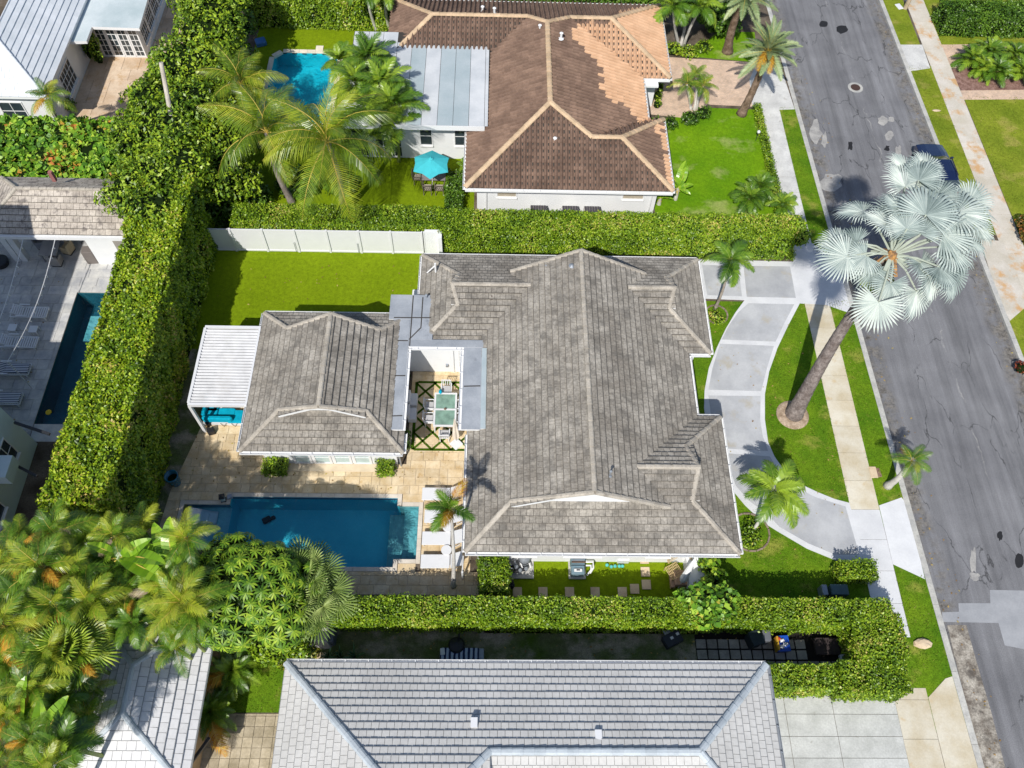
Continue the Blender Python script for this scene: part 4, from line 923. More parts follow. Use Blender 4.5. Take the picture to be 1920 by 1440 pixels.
st_ = Pieces(south, 'roof_tile', [PALE], edge=plain('pale_course_shadow', (.24, .245, .25), .9, .1)); roof(south, planes, st_, .29, .335, th=.06); st_.done()
sc_ = Pieces(south, 'ridge_tile', [PALECAP])
for p, q in C3((-8.2, 7.65, 2.8), (-2.7, 2.15, 5.275)) + C3((11.45, 7.65, 2.8), (7.95, 4.15, 4.375), (11.45, .65, 2.8)) + C3((7.95, 4.15, 4.375), (.1, 4.15, 4.375), (-1.9, 2.15, 5.275)): caps(sc_, p, q, w=.3, L=.42)
sc_.done()
gutter(south, (-8.2, 7.65, 2.8), (11.45, 7.65, 2.8), (0, 1)); gutter(south, (11.45, 7.65, 2.8), (11.45, .65, 2.8), (1, 0), m=GREYM)
for u, v, z in ((889, 1355, 3.9), (1121, 1378, 4.0)):
    c = G(u, v, z); m = MB(); m.add([(c[0] - .13, c[1] - .2, z), (c[0] + .13, c[1] - .2, z), (c[0] + .13, c[1] + .2, z - .15), (c[0] - .13, c[1] + .2, z - .15), (c[0] - .13, c[1] - .2, z + .25), (c[0] + .13, c[1] - .2, z + .25), (c[0] + .13, c[1] + .16, z + .22), (c[0] - .13, c[1] + .16, z + .22)],
        [(3, 2, 1, 0), (4, 5, 6, 7), (0, 1, 5, 4), (1, 2, 6, 5), (2, 3, 7, 6), (3, 0, 4, 7)]); m.build('roof_vent', METALW, south)
# --- small pale house at the lower left
sw = thing('southwest_house', 'white tiled hip roof house half hidden under the palms at lower left', 'house', (-13.8, 6.5, 0))
walls(sw, [(-15.9, 3.4), (-11.8, 3.4), (-11.8, 9.3), (-15.9, 9.3)], 0, 2.8, plain('tan_stucco', (.50, .36, .22), .85, .1))
WPALE = mottled('white_flat_tile', (.58, .58, .59), (.68, .68, .69), .5, .05, .04, .65, .25, .2, fsc=8)
def z4(c, ax): return (lambda x, y: 2.95 + .45 * abs((x if ax == 0 else y) - c))
planes = [([(-11.25, 2.95), (-13.82, 5.5), (-13.82, 7.25), (-11.25, 9.8)], z4(-11.25, 0)), ([(-16.4, 2.95), (-13.82, 5.5), (-13.82, 7.25), (-16.4, 9.8)], z4(-16.4, 0)),
    ([(-16.4, 2.95), (-11.25, 2.95), (-13.82, 5.5)], z4(2.95, 1)), ([(-16.4, 9.8), (-11.25, 9.8), (-13.82, 7.25)], z4(9.8, 1))]
wt = Pieces(sw, 'roof_tile', [WPALE], edge=bpy.data.materials['pale_course_shadow']); roof(sw, planes, wt, .36, .36, th=.06); wt.done()
wc = Pieces(sw, 'ridge_tile', [PALECAP]); zt = 2.95 + .45 * 2.56
for p, q in C3((-11.25, 2.95, 2.95), (-13.82, 5.5, zt), (-13.82, 7.25, zt), (-11.25, 9.8, 2.95)) + C3((-16.4, 2.95, 2.95), (-13.82, 5.5, zt)) + C3((-16.4, 9.8, 2.95), (-13.82, 7.25, zt)): caps(wc, p, q, w=.24, L=.5)
wc.done()
m = MB(); a, b = Vector(G(393, 1383, 1.9)), Vector(G(357, 1432, 1.9)); m.beam(a, b, .12, .12); m.build('canopy_beam', DARKM, sw)
# --- house at the upper left with the glazed porch
nw = thing('northwest_house', 'pale house with white seamed tile roof and glazed porch at upper left', 'house', (-28, 45, 0))
WSEAM = mottled('white_metal_tile', (.60, .64, .68), (.72, .75, .79), .5, .04, .04, .45, .35, .2)
ex, sy = -26.85, 40.25; TB = Vector((ex - .5, sy + .5, 3.5)); s5 = .7
planes = [([(ex, sy), (TB.x, TB.y), (TB.x, 62), (ex, 62)], lambda x, y: 4.6 - s5 * (x - TB.x)), ([(TB.x * 2 - ex - 6, sy), (ex, sy), (TB.x, TB.y), (TB.x - 6, TB.y)], lambda x, y: 4.6 - s5 * (TB.y - y)),
    ([(TB.x, TB.y), (TB.x - 6, TB.y), (TB.x - 6, 62), (TB.x, 62)], lambda x, y: 4.6)]
planes[0] = ([(ex, sy), (TB.x, TB.y), (TB.x - 2.5, TB.y + 2.5), (TB.x - 2.5, 62), (ex, 62)], lambda x, y: 3.2 + .7 * (ex - x))
planes[1] = ([(ex, sy), (TB.x - 2.5, TB.y + 2.5), (TB.x - 9, TB.y + 2.5), (TB.x - 9, sy)], lambda x, y: 3.2 + .7 * (y - sy)); planes = planes[:2]
planes[0] = ([(ex, sy), (TB.x - 2.5, TB.y + 2.5), (TB.x - 2.5, 62), (ex, 62)], planes[0][1])
q_ = Pieces(nw, 'roof_tile', [WSEAM]); roof(nw, planes, q_, .5, .36, th=.05, deckm=DECK); q_.done()
q_ = Pieces(nw, 'ridge_tile', [WSEAM]); caps(q_, (ex, sy, 3.2), (TB.x - 2.5, TB.y + 2.5, 3.2 + .7 * 3.0), w=.25); q_.done()
walls(nw, [(ex - .5, sy + .5), (ex - .5, 60), (-40, 60), (-40, sy + .5)], 0, 3.05)
gy = sy + .5; x1_ = G(28, 210, 1.6)[0]; window(nw, (x1_ - .75, gy), (x1_ + .75, gy), 1.0, 2.4, (0, -1), 2, 2)
py = G(230, 108, 0)[1]; px0, px1 = G(197, 108, 0)[0], G(278, 108, 0)[0]
walls(nw, [(px0 - .1, py), (px1, py), (px1, 60), (px0 - .1, 60)], 0, 2.75)
ZP = 2.95; pt = lambda u, v: G(u, v, ZP)[:2]
flat(nw, 'porch_roof', [pt(128, 78), pt(162, 77), pt(172, 50), pt(261, 53), (px1 + .1, 60), (ex - .2, 60)], ZP, mottled('porch_membrane', (.40, .48, .50), (.58, .64, .66), .4, 0, .05, .5, .3, .2), .2)
w4 = (px1 - px0) / 4
for k in range(4): window(nw, (px0 + .02 + k * w4, py), (px0 - .02 + (k + 1) * w4, py), .12, 2.25, (0, -1), 2, 5, sill=False, name='french_door', fw=.09)
y = py + .35
for k in range(5): window(nw, (px1, y), (px1, y + 1.3), .75, 2.35, (1, 0), 4, 3); y += 1.42
yy = G(137, 130, .5)[1]; window(nw, (ex - .5, 43.2), (ex - .5, 45.2), .6, 2.2, (1, 0), 5, 3)
# --- open pavilion at the left
MOSS = mottled('mossy_flat_tile', (.33, .29, .25), (.52, .47, .41), 1.1, .1, .2, .92, .1, .5, spots=(2.4, .52, (.17, .15, .14)), fsc=11)
pav = thing('pool_pavilion', 'open pavilion with stained grey shingle hip roof over an outdoor dining table', 'pavilion', (-23.3, 32, 0))
planes = [([(-27.6, 29.85), (-19.0, 29.85), (-21.05, 31.9), (-25.55, 31.9)], zy(29.85, .65, 2.95)), ([(-27.6, 33.95), (-19.0, 33.95), (-21.05, 31.9), (-25.55, 31.9)], zy(33.95, .65, 2.95)),
    ([(-19.0, 29.85), (-19.0, 33.95), (-21.05, 31.9)], zx(-19, .65, 2.95)), ([(-27.6, 29.85), (-27.6, 33.95), (-25.55, 31.9)], zx(-27.6, .65, 2.95))]
q_ = Pieces(pav, 'roof_tile', [MOSS], edge=GRIME); roof(pav, planes, q_, .34, .34, th=.04); q_.done()
q_ = Pieces(pav, 'ridge_tile', [CAPM]); zt = 2.95 + .65 * 2.05
for p, q in C3((-19, 29.85, 2.95), (-21.05, 31.9, zt), (-25.55, 31.9, zt), (-27.6, 29.85, 2.95)) + C3((-21.05, 31.9, zt), (-19, 33.95, 2.95)) + C3((-25.55, 31.9, zt), (-27.6, 33.95, 2.95)): caps(q_, p, q, w=.22)
q_.done()
MB().box(-27.6, -19, 29.7, 29.84, 2.72, 2.93).build('fascia', WHITE, pav)
p0 = G(48, 491, 0)
for x in (p0[0], -27.0): MB().box(x - .17, x + .17, p0[1], p0[1] + .34, 0, 2.8).build('post', WHITE, pav)
MB().box(-19.9, -19.2, 29.95, 33.4, 0, 2.8).build('wall', WALLW, pav)
MB().box(-27.0, -19.2, 33.4, 33.6, 0, 2.8).build('wall', WALLW, pav)
p0 = G(165, 480, 0)
a = G(150, 449, 2.5); MB().box(a[0], -19.95, 30.25, 30.42, 0, 2.75).build('cupboard_door', WALLW, pav)
m = MB(); m.box(-20.9, -20.2, 30.21, 30.24, .15, 2.5); m.build('shutter', plain('taupe_shutter', (.30, .28, .25), .6, .2), pav)
MB().box(-23.9, -23.7, 32.6, 32.8, 4.1, 4.75).build('chimney', plain('brick_red', (.30, .13, .12), .9, .1), pav)
m = MB(); p = Vector(G(205, 362, 4.0)); q = p + Vector((1.1, -1.4, .3)); m.tube([p, q], .02, 5); 
for k in range(4): c = p.lerp(q, (k + .5) / 4); m.tube([c - Vector((.3, .25, 0)), c + Vector((.3, .25, 0))], .014, 4)
m.tube([p.lerp(q, .5), p.lerp(q, .5) - Vector((0, 0, .5))], .025, 5); m.build('aerial', BLACKP, pav)
# --- two storey house at the left edge
west = thing('west_house', 'two storey white stucco house with dark windows, in shade at the left edge', 'house', (-26, 15, 0))
wx, wy = -22.65, 18.85
SHADETINT = plain('shade_tinted_stucco', (.56, .66, .70), .85, .1, var=.04)  # white stucco with the bluish cast of open shade put into its colour
walls(west, [(wx, wy), (wx, 6), (-34, 6), (-34, wy)], 0, 6.6, SHADETINT)
MB().box(-34.1, wx + .06, 5.9, wy + .06, 6.6, 6.85).build('roof', WALLW, west)
walls(west, [(-27.4, 24.2), (-27.4, 12), (-36, 12), (-36, 24.2)], 0, 11.4)
MB().box(-36.1, -27.3, 11.9, 24.3, 11.4, 11.6).build('roof_tower', WALLW, west)
def wz(u, v):
    d = CM @ Vector(((u - 960) / FPX, -(v - 720) / FPX, -1.0)); s = wx / d.x; return s * d.y, CAM_H + s * d.z
(ya1, za1), (ya2, za2) = wz(57, 868), wz(18, 895)
window(west, (wx, wz(18, 880)[0]), (wx, wz(57, 868)[0]), max(.8, za2), max(2.2, za2 + 1.5), (1, 0), 2, 2, frame=WHITE)
window(west, (wx, 13.6), (wx, 15.1), .9, 2.3, (1, 0), 2, 2); 
MB().box(wx + .05, wx + .9, 15.6, 16.7, 2.4, 3.1).build('balcony', SHADETINT, west)
for a, b in (((wx + .1, 18.7, 2.5), (wx + 1.8, 18.2, 2.3)), ((wx + .1, 16.9, 2.1), (wx + 1.6, 16.2, 1.9))): m = MB(); m.beam(a, b, .12, .12); m.build('canopy_arm', DARKM, west)
# ------------------------------------------------------------------ patio, pools, walls, fences
TRAV = mottled('honey_travertine', (.56, .42, .24), (.70, .58, .40), 1.6, .13, .08, .75, .2, .3, spots=(2.4, .60, (.50, .33, .15)))
JOINT = plain('pale_joint', (.62, .54, .42), .95, .05)
GREYP = mottled('silver_grey_paver', (.40, .38, .36), (.54, .52, .49), 1.0, .12, .1, .8, .2, .3)
def paver_tile(key):
    w, l, h = key; mb = MB(); return mb.bevbox(0, 0, -h, w - .014, l - .014, h, 0, .008)
def pave(pc, poly, rh, widths, z, h=.03, mi=0, seed=1, grid=False):
    R = random.Random(seed); ys = [p[1] for p in poly]; y = min(ys)
    while y < max(ys) - .03:
        row = clip(poly, -999, 999, y, y + rh)
        if row:
            x = min(p[0] for p in row) - (0 if grid else R.random() * .5); xe_ = max(p[0] for p in row)
            while x < xe_:
                w = R.choice(widths); c = clip(row, x + .006, x + w - .006, y + .006, y + rh - .006)
                if len(c) > 2:
                    if area(c) > .985 * (w - .012) * (rh - .012):
                        M = Matrix.Translation((x + w / 2, y + rh / 2, z + R.uniform(0, .004))); pc.full_piece(M, (w, rh, h), paver_tile, mi)
                    elif area(c) > .006: pc.mb.prism(c, z - h, z + R.uniform(0, .003), mi)
                x += w
        y += rh
patio = thing('patio', None, None, (-8, 16, 0)); patio['kind'] = 'structure'
zone = [[(-15.55, 16.3), (-.9, 16.3), (-.9, 18.3), (-1.25, 18.3), (-1.25, 23.34), (-4.2, 23.34), (-4.2, 17.9), (-11.1, 17.9), (-11.1, 24.3), (-14.55, 24.3), (-14.7, 20.0)],
    [(-15.95, 11.3), (-14.98, 11.3), (-14.98, 16.29), (-15.55, 16.29)], [(-14.97, 15.88), (-12.75, 15.88), (-12.75, 16.29), (-14.97, 16.29)],
    [(-14.97, 11.3), (-.25, 11.3), (-.25, 12.39), (-14.97, 12.39)], [(-3.22, 12.4), (-.9, 12.4), (-.9, 16.29), (-3.22, 16.29)]]
for k, zn in enumerate(zone): sheet('patio_base' if False else 'patio_bed', zn, [], .004, JOINT)
pp = Pieces(patio, 'paver', [TRAV])
for k, zn in enumerate(zone): pave(pp, zn, .455, [.42, .58, .58, .74], .034, .028, seed=k)
pp.done()
# lattice of turf strips in the courtyard
def strip(mb, p, q, w=.09): mb.beam((*p, .034), (*q, .034), w, .02)
mb = MB(); x0, x1, y0, y1 = -3.95, -1.2, 18.72, 22.68
strip(mb, (x0, y0), (x0, y1), .15); strip(mb, (x0 + .08, y1), (x1, y1), .13); strip(mb, (x0 + .08, y0), (x1 + .25, y0), .13)
stp = .99; k = -5
def clipseg(p, q):
    t0, t1 = 0, 1; d = (q[0] - p[0], q[1] - p[1])
    for a, lo, hi in ((0, x0, x1), (1, y0, y1)):
        if abs(d[a]) < 1e-9: continue
        u, v = (lo - p[a]) / d[a], (hi - p[a]) / d[a]
        if u > v: u, v = v, u
        t0, t1 = max(t0, u), min(t1, v)
    return None if t1 <= t0 + .01 else ((p[0] + d[0] * t0, p[1] + d[1] * t0), (p[0] + d[0] * t1, p[1] + d[1] * t1))
for k in range(-6, 10):
    for sg in (1, -1):
        yb = y0 + k * stp * .98; s_ = clipseg((x0, yb), (x0 + 6, yb + 6 * sg))
        if s_: strip(mb, s_[0], s_[1], .115)
mb.build('turf_strip', grassmat('dark_turf', (.03, .075, .003), (.06, .12, .005), (.07, .12, .01), .6), None, kind='structure')
# main pool
POOLW = mottled('blue_pool_plaster', (.06, .55, .68), (.10, .64, .74), .5, 0, .05, .7, .2, .1)
POOLS = mottled('aqua_pool_plaster', (.14, .38, .40), (.24, .48, .49), 1.5, 0, .1, .7, .2, .1)
POOLSH = mottled('grey_blue_plaster', (.20, .48, .55), (.28, .58, .64), 1.5, 0, .1, .7, .2, .1)
COPE = mottled('pale_coping', (.56, .50, .42), (.68, .62, .54), 1.2, .06, .06, .8, .2, .2)
WATER = watermat('pool_water', (.76, .95, 1.0))
pool = thing('swimming_pool', 'deep blue rectangular pool with a shallow shelf and pale aqua steps', 'swimming pool', (-9, 14.3, 0))
def basin(t, rct, zb, m, name='basin', z1=.0, wt=.12):
    x0, x1, y0, y1 = rct; mb = MB()
    mb.box(x0 - wt, x1 + wt, y0 - wt, y1 + wt, zb - .1, zb)
    for a in ((x0 - wt, x0, y0 - wt, y1 + wt), (x1, x1 + wt, y0 - wt, y1 + wt), (x0, x1, y0 - wt, y0), (x0, x1, y1, y1 + wt)): mb.box(*a, zb, z1)
    return mb.build(name, m, t)
mb = MB(); mb.box(-12.55, -4.5, 12.6, 16.08, -1.7, -1.6); mb.box(-12.65, -12.55, 12.5, 13.6, -1.6, 0); mb.box(-12.65, -12.55, 15.65, 16.18, -1.6, 0); mb.box(-12.65, -12.55, 13.6, 15.65, -1.6, -.42)
mb.box(-12.55, -4.4, 12.5, 12.6, -1.6, 0); mb.box(-12.55, -4.4, 16.08, 16.18, -1.6, 0); mb.box(-4.5, -4.4, 12.6, 13.0, -1.6, 0); mb.box(-4.5, -4.4, 15.65, 16.08, -1.6, 0)
mb.build('basin', POOLW, pool)
mb = MB(); mb.box(-14.75, -12.56, 13.6, 15.65, -.5, -.4); mb.box(-14.85, -14.75, 13.5, 15.75, -.5, 0); mb.box(-14.75, -12.66, 13.5, 13.6, -.5, 0); mb.box(-14.75, -12.66, 15.65, 15.75, -.5, 0); mb.build('shelf', POOLSH, pool)
for k in range(4):
    MB().box(-4.5 + (.30 * k if k else -.45), -3.45, 13.0, 15.65, -1.1 + .26 * k - .26, -1.1 + .26 * k).build('step', POOLS, pool)
mb = MB(); mb.box(-3.45, -3.38, 12.9, 15.75, -1.4, 0); mb.box(-4.4, -3.45, 12.93, 13.0, -1.4, 0); mb.box(-4.4, -3.45, 15.65, 15.72, -1.4, 0); mb.build('basin', POOLS, pool)
def coping(t, segs, m, w=.22, z=.045, L=.6, name='coping_stone'):
    for p, q, o in segs:
        p, q = Vector((*p, 0)), Vector((*q, 0)); d = q - p; n = max(1, round(d.length / L))
        for k in range(n):
            a, b = p + d * (k / n), p + d * ((k + 1) / n); dd = d.normalized() * .006; ov = Vector((*o, 0)); mb = MB()
            mb.prism([tuple((a + dd).xy), tuple((b - dd).xy), tuple((b - dd + ov * w).xy), tuple((a + dd + ov * w).xy)], .0, z); mb.build(name, m, t)
coping(pool, [((-12.55, 16.08), (-4.5, 16.08), (0, 1)), ((-12.77, 15.66), (-12.77, 16.3), (1, 0)), ((-14.75, 15.66), (-12.78, 15.66), (0, 1)), ((-14.75, 13.6), (-14.75, 15.88), (-1, 0)), ((-12.55, 12.6), (-4.5, 12.6), (0, -1)),
    ((-4.5, 12.39), (-4.5, 12.99), (1, 0)), ((-4.27, 12.99), (-3.45, 12.99), (0, -1)), ((-3.45, 12.78), (-3.45, 15.87), (1, 0)), ((-4.27, 15.66), (-3.45, 15.66), (0, 1)), ((-4.5, 15.67), (-4.5, 16.3), (1, 0)), ((-12.6, 12.39), (-12.6, 13.58), (-1, 0)), ((-14.97, 13.38), (-12.83, 13.38), (0, 1))], COPE, .2)
m = MB(); BT = plain('blue_waterline_tile', (.03, .09, .17), .3, .5)
for x0_, x1_, y0_, y1_ in ((-12.54, -4.51, 16.065, 16.078), (-12.54, -4.51, 12.602, 12.615), (-14.74, -12.56, 15.635, 15.648), (-3.465, -3.452, 13.01, 15.64)): m.box(x0_, x1_, y0_, y1_, -.2, -.03)
m.build('waterline_tile', BT, pool)
sheet('pool_water', HOLE_MAIN, [], -.09, WATER)
MB().add([(-4.27, 12.4, .03), (-3.45, 12.4, .03), (-3.45, 12.78, .03), (-4.27, 12.78, .03)], [(0, 1, 2, 3)]).build('patio_bed', TRAV, None, kind='structure')
MB().add([(-4.27, 15.87, .03), (-3.25, 15.87, .03), (-3.25, 16.29, .03), (-4.27, 16.29, .03)], [(0, 1, 2, 3)]).build('patio_bed', TRAV, None, kind='structure')
c = G(500, 975, -1.5); t = thing('pool_cleaner', 'small dark robot cleaner on the floor of the deep blue pool', 'pool cleaner', c)
m = MB(); m.bevbox(c[0], c[1], -1.6, .42, .3, .2, .5, .04); m.build('body', BLACKP, t); m = MB(); m.bevbox(c[0] + .3, c[1] + .12, -1.6, .22, .18, .18, .5, .04); m.build('brush', BLACKP, t)
# pool of the north neighbour
AQUA = mottled('bright_aqua_plaster', (.0, .44, .55), (.02, .54, .62), .5, 0, .05, .7, .2, .1)
CREAM = plain('cream_coping', (.72, .66, .54), .7, .2)
npool = thing('swimming_pool', 'turquoise pool with scalloped cream coping behind the coconut palms', 'swimming pool', (-13, 45, 0))
nx0, nx1, ny0, ny1 = -15.1, -10.8, 42.0, 48.9
basin(npool, (nx0, nx1, ny0, ny1), -1.1, AQUA, z1=-.02)
sheet('pool_water', rect(nx0, nx1, ny0, ny1), [], -.1, WATER)
coping(npool, [((nx0 + .5, ny1), (nx1 - .5, ny1), (0, 1)), ((nx1, ny0), (nx1, ny1 - .5), (1, 0)), ((nx0, ny0), (nx0, ny1 - .5), (-1, 0)), ((nx0, ny0), (nx1, ny0), (0, -1)),
    ((nx0 + .5, ny1), (nx0, ny1 - .5), (-.7, .7)), ((nx1 - .5, ny1), (nx1, ny1 - .5), (.7, .7))], CREAM, .33)
m = MB()
for p3 in ([(nx0 - .01, ny1 + .01), (nx0 + .52, ny1 + .01), (nx0 - .01, ny1 - .52)], [(nx1 + .01, ny1 + .01), (nx1 - .52, ny1 + .01), (nx1 + .01, ny1 - .52)]): m.prism(p3, -.12, -.01)
m.box(-12.4, -11.9, ny1 + .34, ny1 + .75, 0, .06); m.build('corner_stone', CREAM, npool)
m = MB()
for k in range(6): m.box(nx0 + .45 + k * .68, nx0 + .75 + k * .68, ny1 - .012, ny1 - .002, -.09, -.02)
m.build('waterline_tile', BLACKP, npool)
# pool of the west neighbour
wpool = thing('swimming_pool', 'narrow dark teal pool along the foot of the tall hedge on the left', 'swimming pool', (-21.6, 24, 0))
TEALP = mottled('dark_teal_plaster', (.015, .10, .14), (.03, .17, .21), .6, 0, .05, .7, .2, .1)
basin(wpool, (-23.12, -20.1, 19.95, 28.22), -1.3, TEALP, z1=-.01)
MB().box(-22.2, -20.12, 25.2, 26.9, -.9, -.35).build('shelf', POOLS, wpool)
MB().box(-23.1, -20.12, 19.97, 20.9, -1.2, -.6).build('step', TEALP, wpool)
sheet('pool_water', HOLE_W, [], -.08, WATER)
c = G(91, 773, -.05); MB().lathe((c[0], c[1], -.1), [(.06, 0), (.15, .03), (.15, .07), (.06, .1)], 14).build('pool_float', plain('yellow_plastic', (.6, .42, .02), .5, .3), None)
tag(bpy.data.objects['pool_float'], 'yellow round chlorine float in the dark teal pool', 'pool float')
wdeck = thing('pool_deck', None, None, (-24, 25, 0)); wdeck['kind'] = 'structure'
sheet('deck_bed', [(-40, 18.9), (-23.14, 18.9), (-23.14, 28.24), (-18.0, 28.24), (-18.0, 33.3), (-40, 33.3)], [], .003, GREYP)
SILV = mottled('silver_travertine', (.36, .365, .38), (.56, .55, .52), 1.4, .14, .08, .8, .2, .3)
wp = Pieces(wdeck, 'paver', [SILV]); pave(wp, [(-30.5, 18.9), (-23.14, 18.9), (-23.14, 28.24), (-18.0, 28.24), (-18.0, 33.3), (-30.5, 33.3)], .61, [.61, .92, 1.2], .032, .028, seed=4); wp.done()
MB().box(-23.1, -19.1, 18.95, 19.93, .003, .032).build('coping_stone', SILV, wpool)
# terrace of the northwest neighbour
TERR = mottled('sandstone_terrace', (.50, .36, .24), (.68, .55, .42), .7, .1, .1, .85, .15, .3, spots=(1.1, .55, (.50, .33, .18)))
nterr = thing('terrace', None, None, (-24, 45, 0)); nterr['kind'] = 'structure'
tp = Pieces(nterr, 'paver', [TERR]); pave(tp, [(-28.5, 40.2), (-19.5, 40.2), (-19.5, 60), (-28.5, 60)], 1.1, [1.1, 1.6], .03, .028, seed=9); tp.done()
# pavers by the southwest house
sp = thing('paved_court', None, None, (-10, 4, 0)); sp['kind'] = 'structure'
sheet('court_bed', rect(-12, -7.6, -2, 6.15), [], .007, JOINT)
spc = Pieces(sp, 'paver', [mottled('mossy_concrete_paver', (.33, .28, .19), (.52, .45, .33), 1.4, .16, .12, .9, .1, .4)]); pave(spc, [(-11.9, -1), (-7.7, -1), (-7.7, 6.15), (-11.9, 6.15)], .415, [.415], .04, .03, seed=2, grid=True); spc.done()
# dark pavers between hedges
dp = thing('side_court', None, None, (10, 8, 0)); dp['kind'] = 'structure'
DPM = mottled('dark_slab', (.24, .22, .20), (.38, .35, .31), 1.3, .2, .15, .9, .1, .4)
sheet('court_bed', rect(9.3, 17.2, 7.5, 9.9), [], .006, plain('black_soil', (.02, .018, .016), .95, .05))
a, b = G(1352, 1240, 0), G(1560, 1190, 0)
k = 0
for j in range(4):
    for i in range(15):
        x, y = 9.55 + i * .5, 7.75 + j * .47
        if x > 14.5 and j > 1: continue
        k += 1; m = MB(); m.bevbox(x, y, .006, .44, .40, .05, random.uniform(-.03, .03), .012); m.build('slab', DPM, dp)
# white fence
fen = thing('white_fence', 'white panel fence with posts along the back of the turf lawn', 'fence', (-10, 31.45, 0))
fx = G(503.8, 468.8)[0]; xs = [fx + 1.80 * k for k in range(-1, 6)]; xs = [-16.45] + xs
for x in xs[1:] + [-3.95]: MB().box(x - .06, x + .06, 31.36, 31.5, 0, 1.86).build('post', METALW, fen)
xs2 = xs + [-3.95]
for a, b in zip(xs2, xs2[1:]):
    m = MB(); m.box(a + .065, b - .065, 31.43, 31.46, .06, 1.78); m.build('panel', METALW, fen); m = MB(); m.box(a + .065, b - .065, 31.4, 31.49, .02, .12); m.box(a + .065, b - .065, 31.4, 31.49, 1.76, 1.82); m.build('rail', METALW, fen)
for x in (xs[3] - .16, xs[5] - .16): m = MB(); m.tube([(x, 31.33, .1), (x, 31.33, .9)], .018, 6); m.build('cable_conduit', GREYM, fen)
wl_ = thing('garden_wall', 'short white rendered wall at the east end of the white fence', 'wall', (-3.4, 30.8, 0))
MB().box(-3.88, -2.9, 31.35, 31.55, 0, 1.95).build('wall', WALLW, wl_); MB().box(-3.1, -2.9, 30.95, 31.34, 0, 1.95).build('wall', WALLW, wl_)
mb = MB(); mb.box(-5.45, -4.7, 26.2, 26.32, 0, .9)
# small plinth and bench box by the turf
p = G(778, 536, .3); MB().bevbox(-4.15, 27.6, 0, .7, 1.9, .35, 0, .03).build('plinth', WALLW); tag(bpy.data.objects['plinth'], 'low white rendered plinth between turf lawn and main house', 'plinth')
g = thing('white_wall', 'low white wall with peeling ledge south of the main house, umbrella leaning on it', 'wall', (9.6, 11.4, 0))
MB().box(9.15, 10.05, 9.9, 13.0, 0, .75).build('wall', WALLW, g); MB().box(9.95, 10.2, 11.1, 11.9, .75, .86).build('cap_slab', METALW, g)
# ------------------------------------------------------------------ furniture
def lounger_white():
    t = thing('sun_lounger', 'x', 'sun lounger', (0, 0, 0), 'white loungers beside the blue pool')
    MB().bevbox(-.32, 0, .28, 1.35, .66, .07, 0, .02).build('seat', METALW, t)
    m = MB(); a = math.radians(38); c = .39
    vs = []
    for x, z in ((c, .30), (c, .36), (c + .68 * math.cos(a), .36 + .68 * math.sin(a)), (c + .68 * math.cos(a) + .03, .30 + .68 * math.sin(a))):
        vs += [(x, -.33, z), (x, .33, z)]
    m.add(vs, [(0, 1, 3, 2), (2, 3, 5, 4), (4, 5, 7, 6), (6, 7, 1, 0), (0, 2, 4, 6), (1, 7, 5, 3)]); m.build('backrest', METALW, t)
    for x, y in ((-.9, -.28), (-.9, .28), (.25, -.28), (.25, .28)): MB().tube([(x, y, 0), (x, y, .29)], .025, 6).build('leg', METALW, t)
    m = MB(); m.tube([(.8, -.3, .34), (.55, -.3, .02)], .018, 5); m.tube([(.8, .3, .34), (.55, .3, .02)], .018, 5); m.tube([(.55, -.3, .03), (.55, .3, .03)], .018, 5); m.build('support', METALW, t)
    return t
L0 = lounger_white(); lab = ['white lounger nearest the courtyard, crown of the slim palm over it', 'white lounger second from the courtyard, just north of the first side table', 'white lounger between the two round side tables', 'white lounger nearest the south hedge']
pos = [G(826, 927, .3), G(831, 969, .3), G(827, 1010, .3), G(825, 1053, .3)]
for k, (p, l_) in enumerate(zip(pos, lab)):
    o = L0 if k == 0 else copy_tree(L0); place(o, (p[0] + .1, p[1], .03), random.uniform(-.015, .015), 1, l_)
def side_table(p, label, r=.24, h=.42, m=METALW, group='round side tables between the loungers'):
    t = thing('side_table', label, 'side table', (p[0], p[1], .03), group); MB().lathe((p[0], p[1], h), [(r, 0), (r + .01, .015), (r, .03)], 20).build('table_top', m, t)
    for k in range(3):
        a = k * 2.094 + .5; MB().tube([(p[0] + r * .5 * math.cos(a), p[1] + r * .5 * math.sin(a), h), (p[0] + r * .85 * math.cos(a), p[1] + r * .85 * math.sin(a), .03)], .014, 5).build('leg', m, t)
side_table(G(840, 988, .45), 'round white side table under the slim palm, nearer the courtyard'); side_table(G(837, 1031, .45), 'round white side table beside the lounger nearest the south hedge')
p = G(866, 1062, .3); m = MB(); m.tube([(p[0] + .05, p[1] - .5, .03), (p[0] + .05, p[1] - .5, 1.0)], .05, 8); m.tube([(p[0] + .05, p[1] - .5, .9), (p[0] + .07, p[1] + .3, .9)], .03, 6); tag(m.build('garden_shower', METALW), 'thin white post with a dark foot beside the last lounger', 'garden post')
# in-pool lounger on the shelf
p = G(380, 968, -.1); t = thing('pool_chair', 'moulded white in-pool lounger standing on the shallow shelf', 'pool lounger', (p[0], p[1], -.4))
m = MB(); vs = []; n = 9
for i in range(n):
    u = i / (n - 1); x = -.62 + 1.25 * u; z = -.15 + .18 * math.cos(u * 3.3) + .42 * max(0, .45 - u) ** 1.2; w = .36 - .06 * abs(u - .5)
    vs += [(p[0] + x, p[1] - w, z + .03), (p[0] + x, p[1] - w * .5, z), (p[0] + x, p[1] + w * .5, z), (p[0] + x, p[1] + w, z + .03)]
fs = [(i * 4 + j, i * 4 + j + 1, i * 4 + 5 + j, i * 4 + 4 + j) for i in range(n - 1) for j in range(3)]
m.add(vs, fs); m.add([(x, y, z - .06) for x, y, z in vs], [tuple(reversed(f)) for f in fs]); e1 = [i * 4 for i in range(n)]; e2 = [i * 4 + 3 for i in range(n)]; q = len(vs)
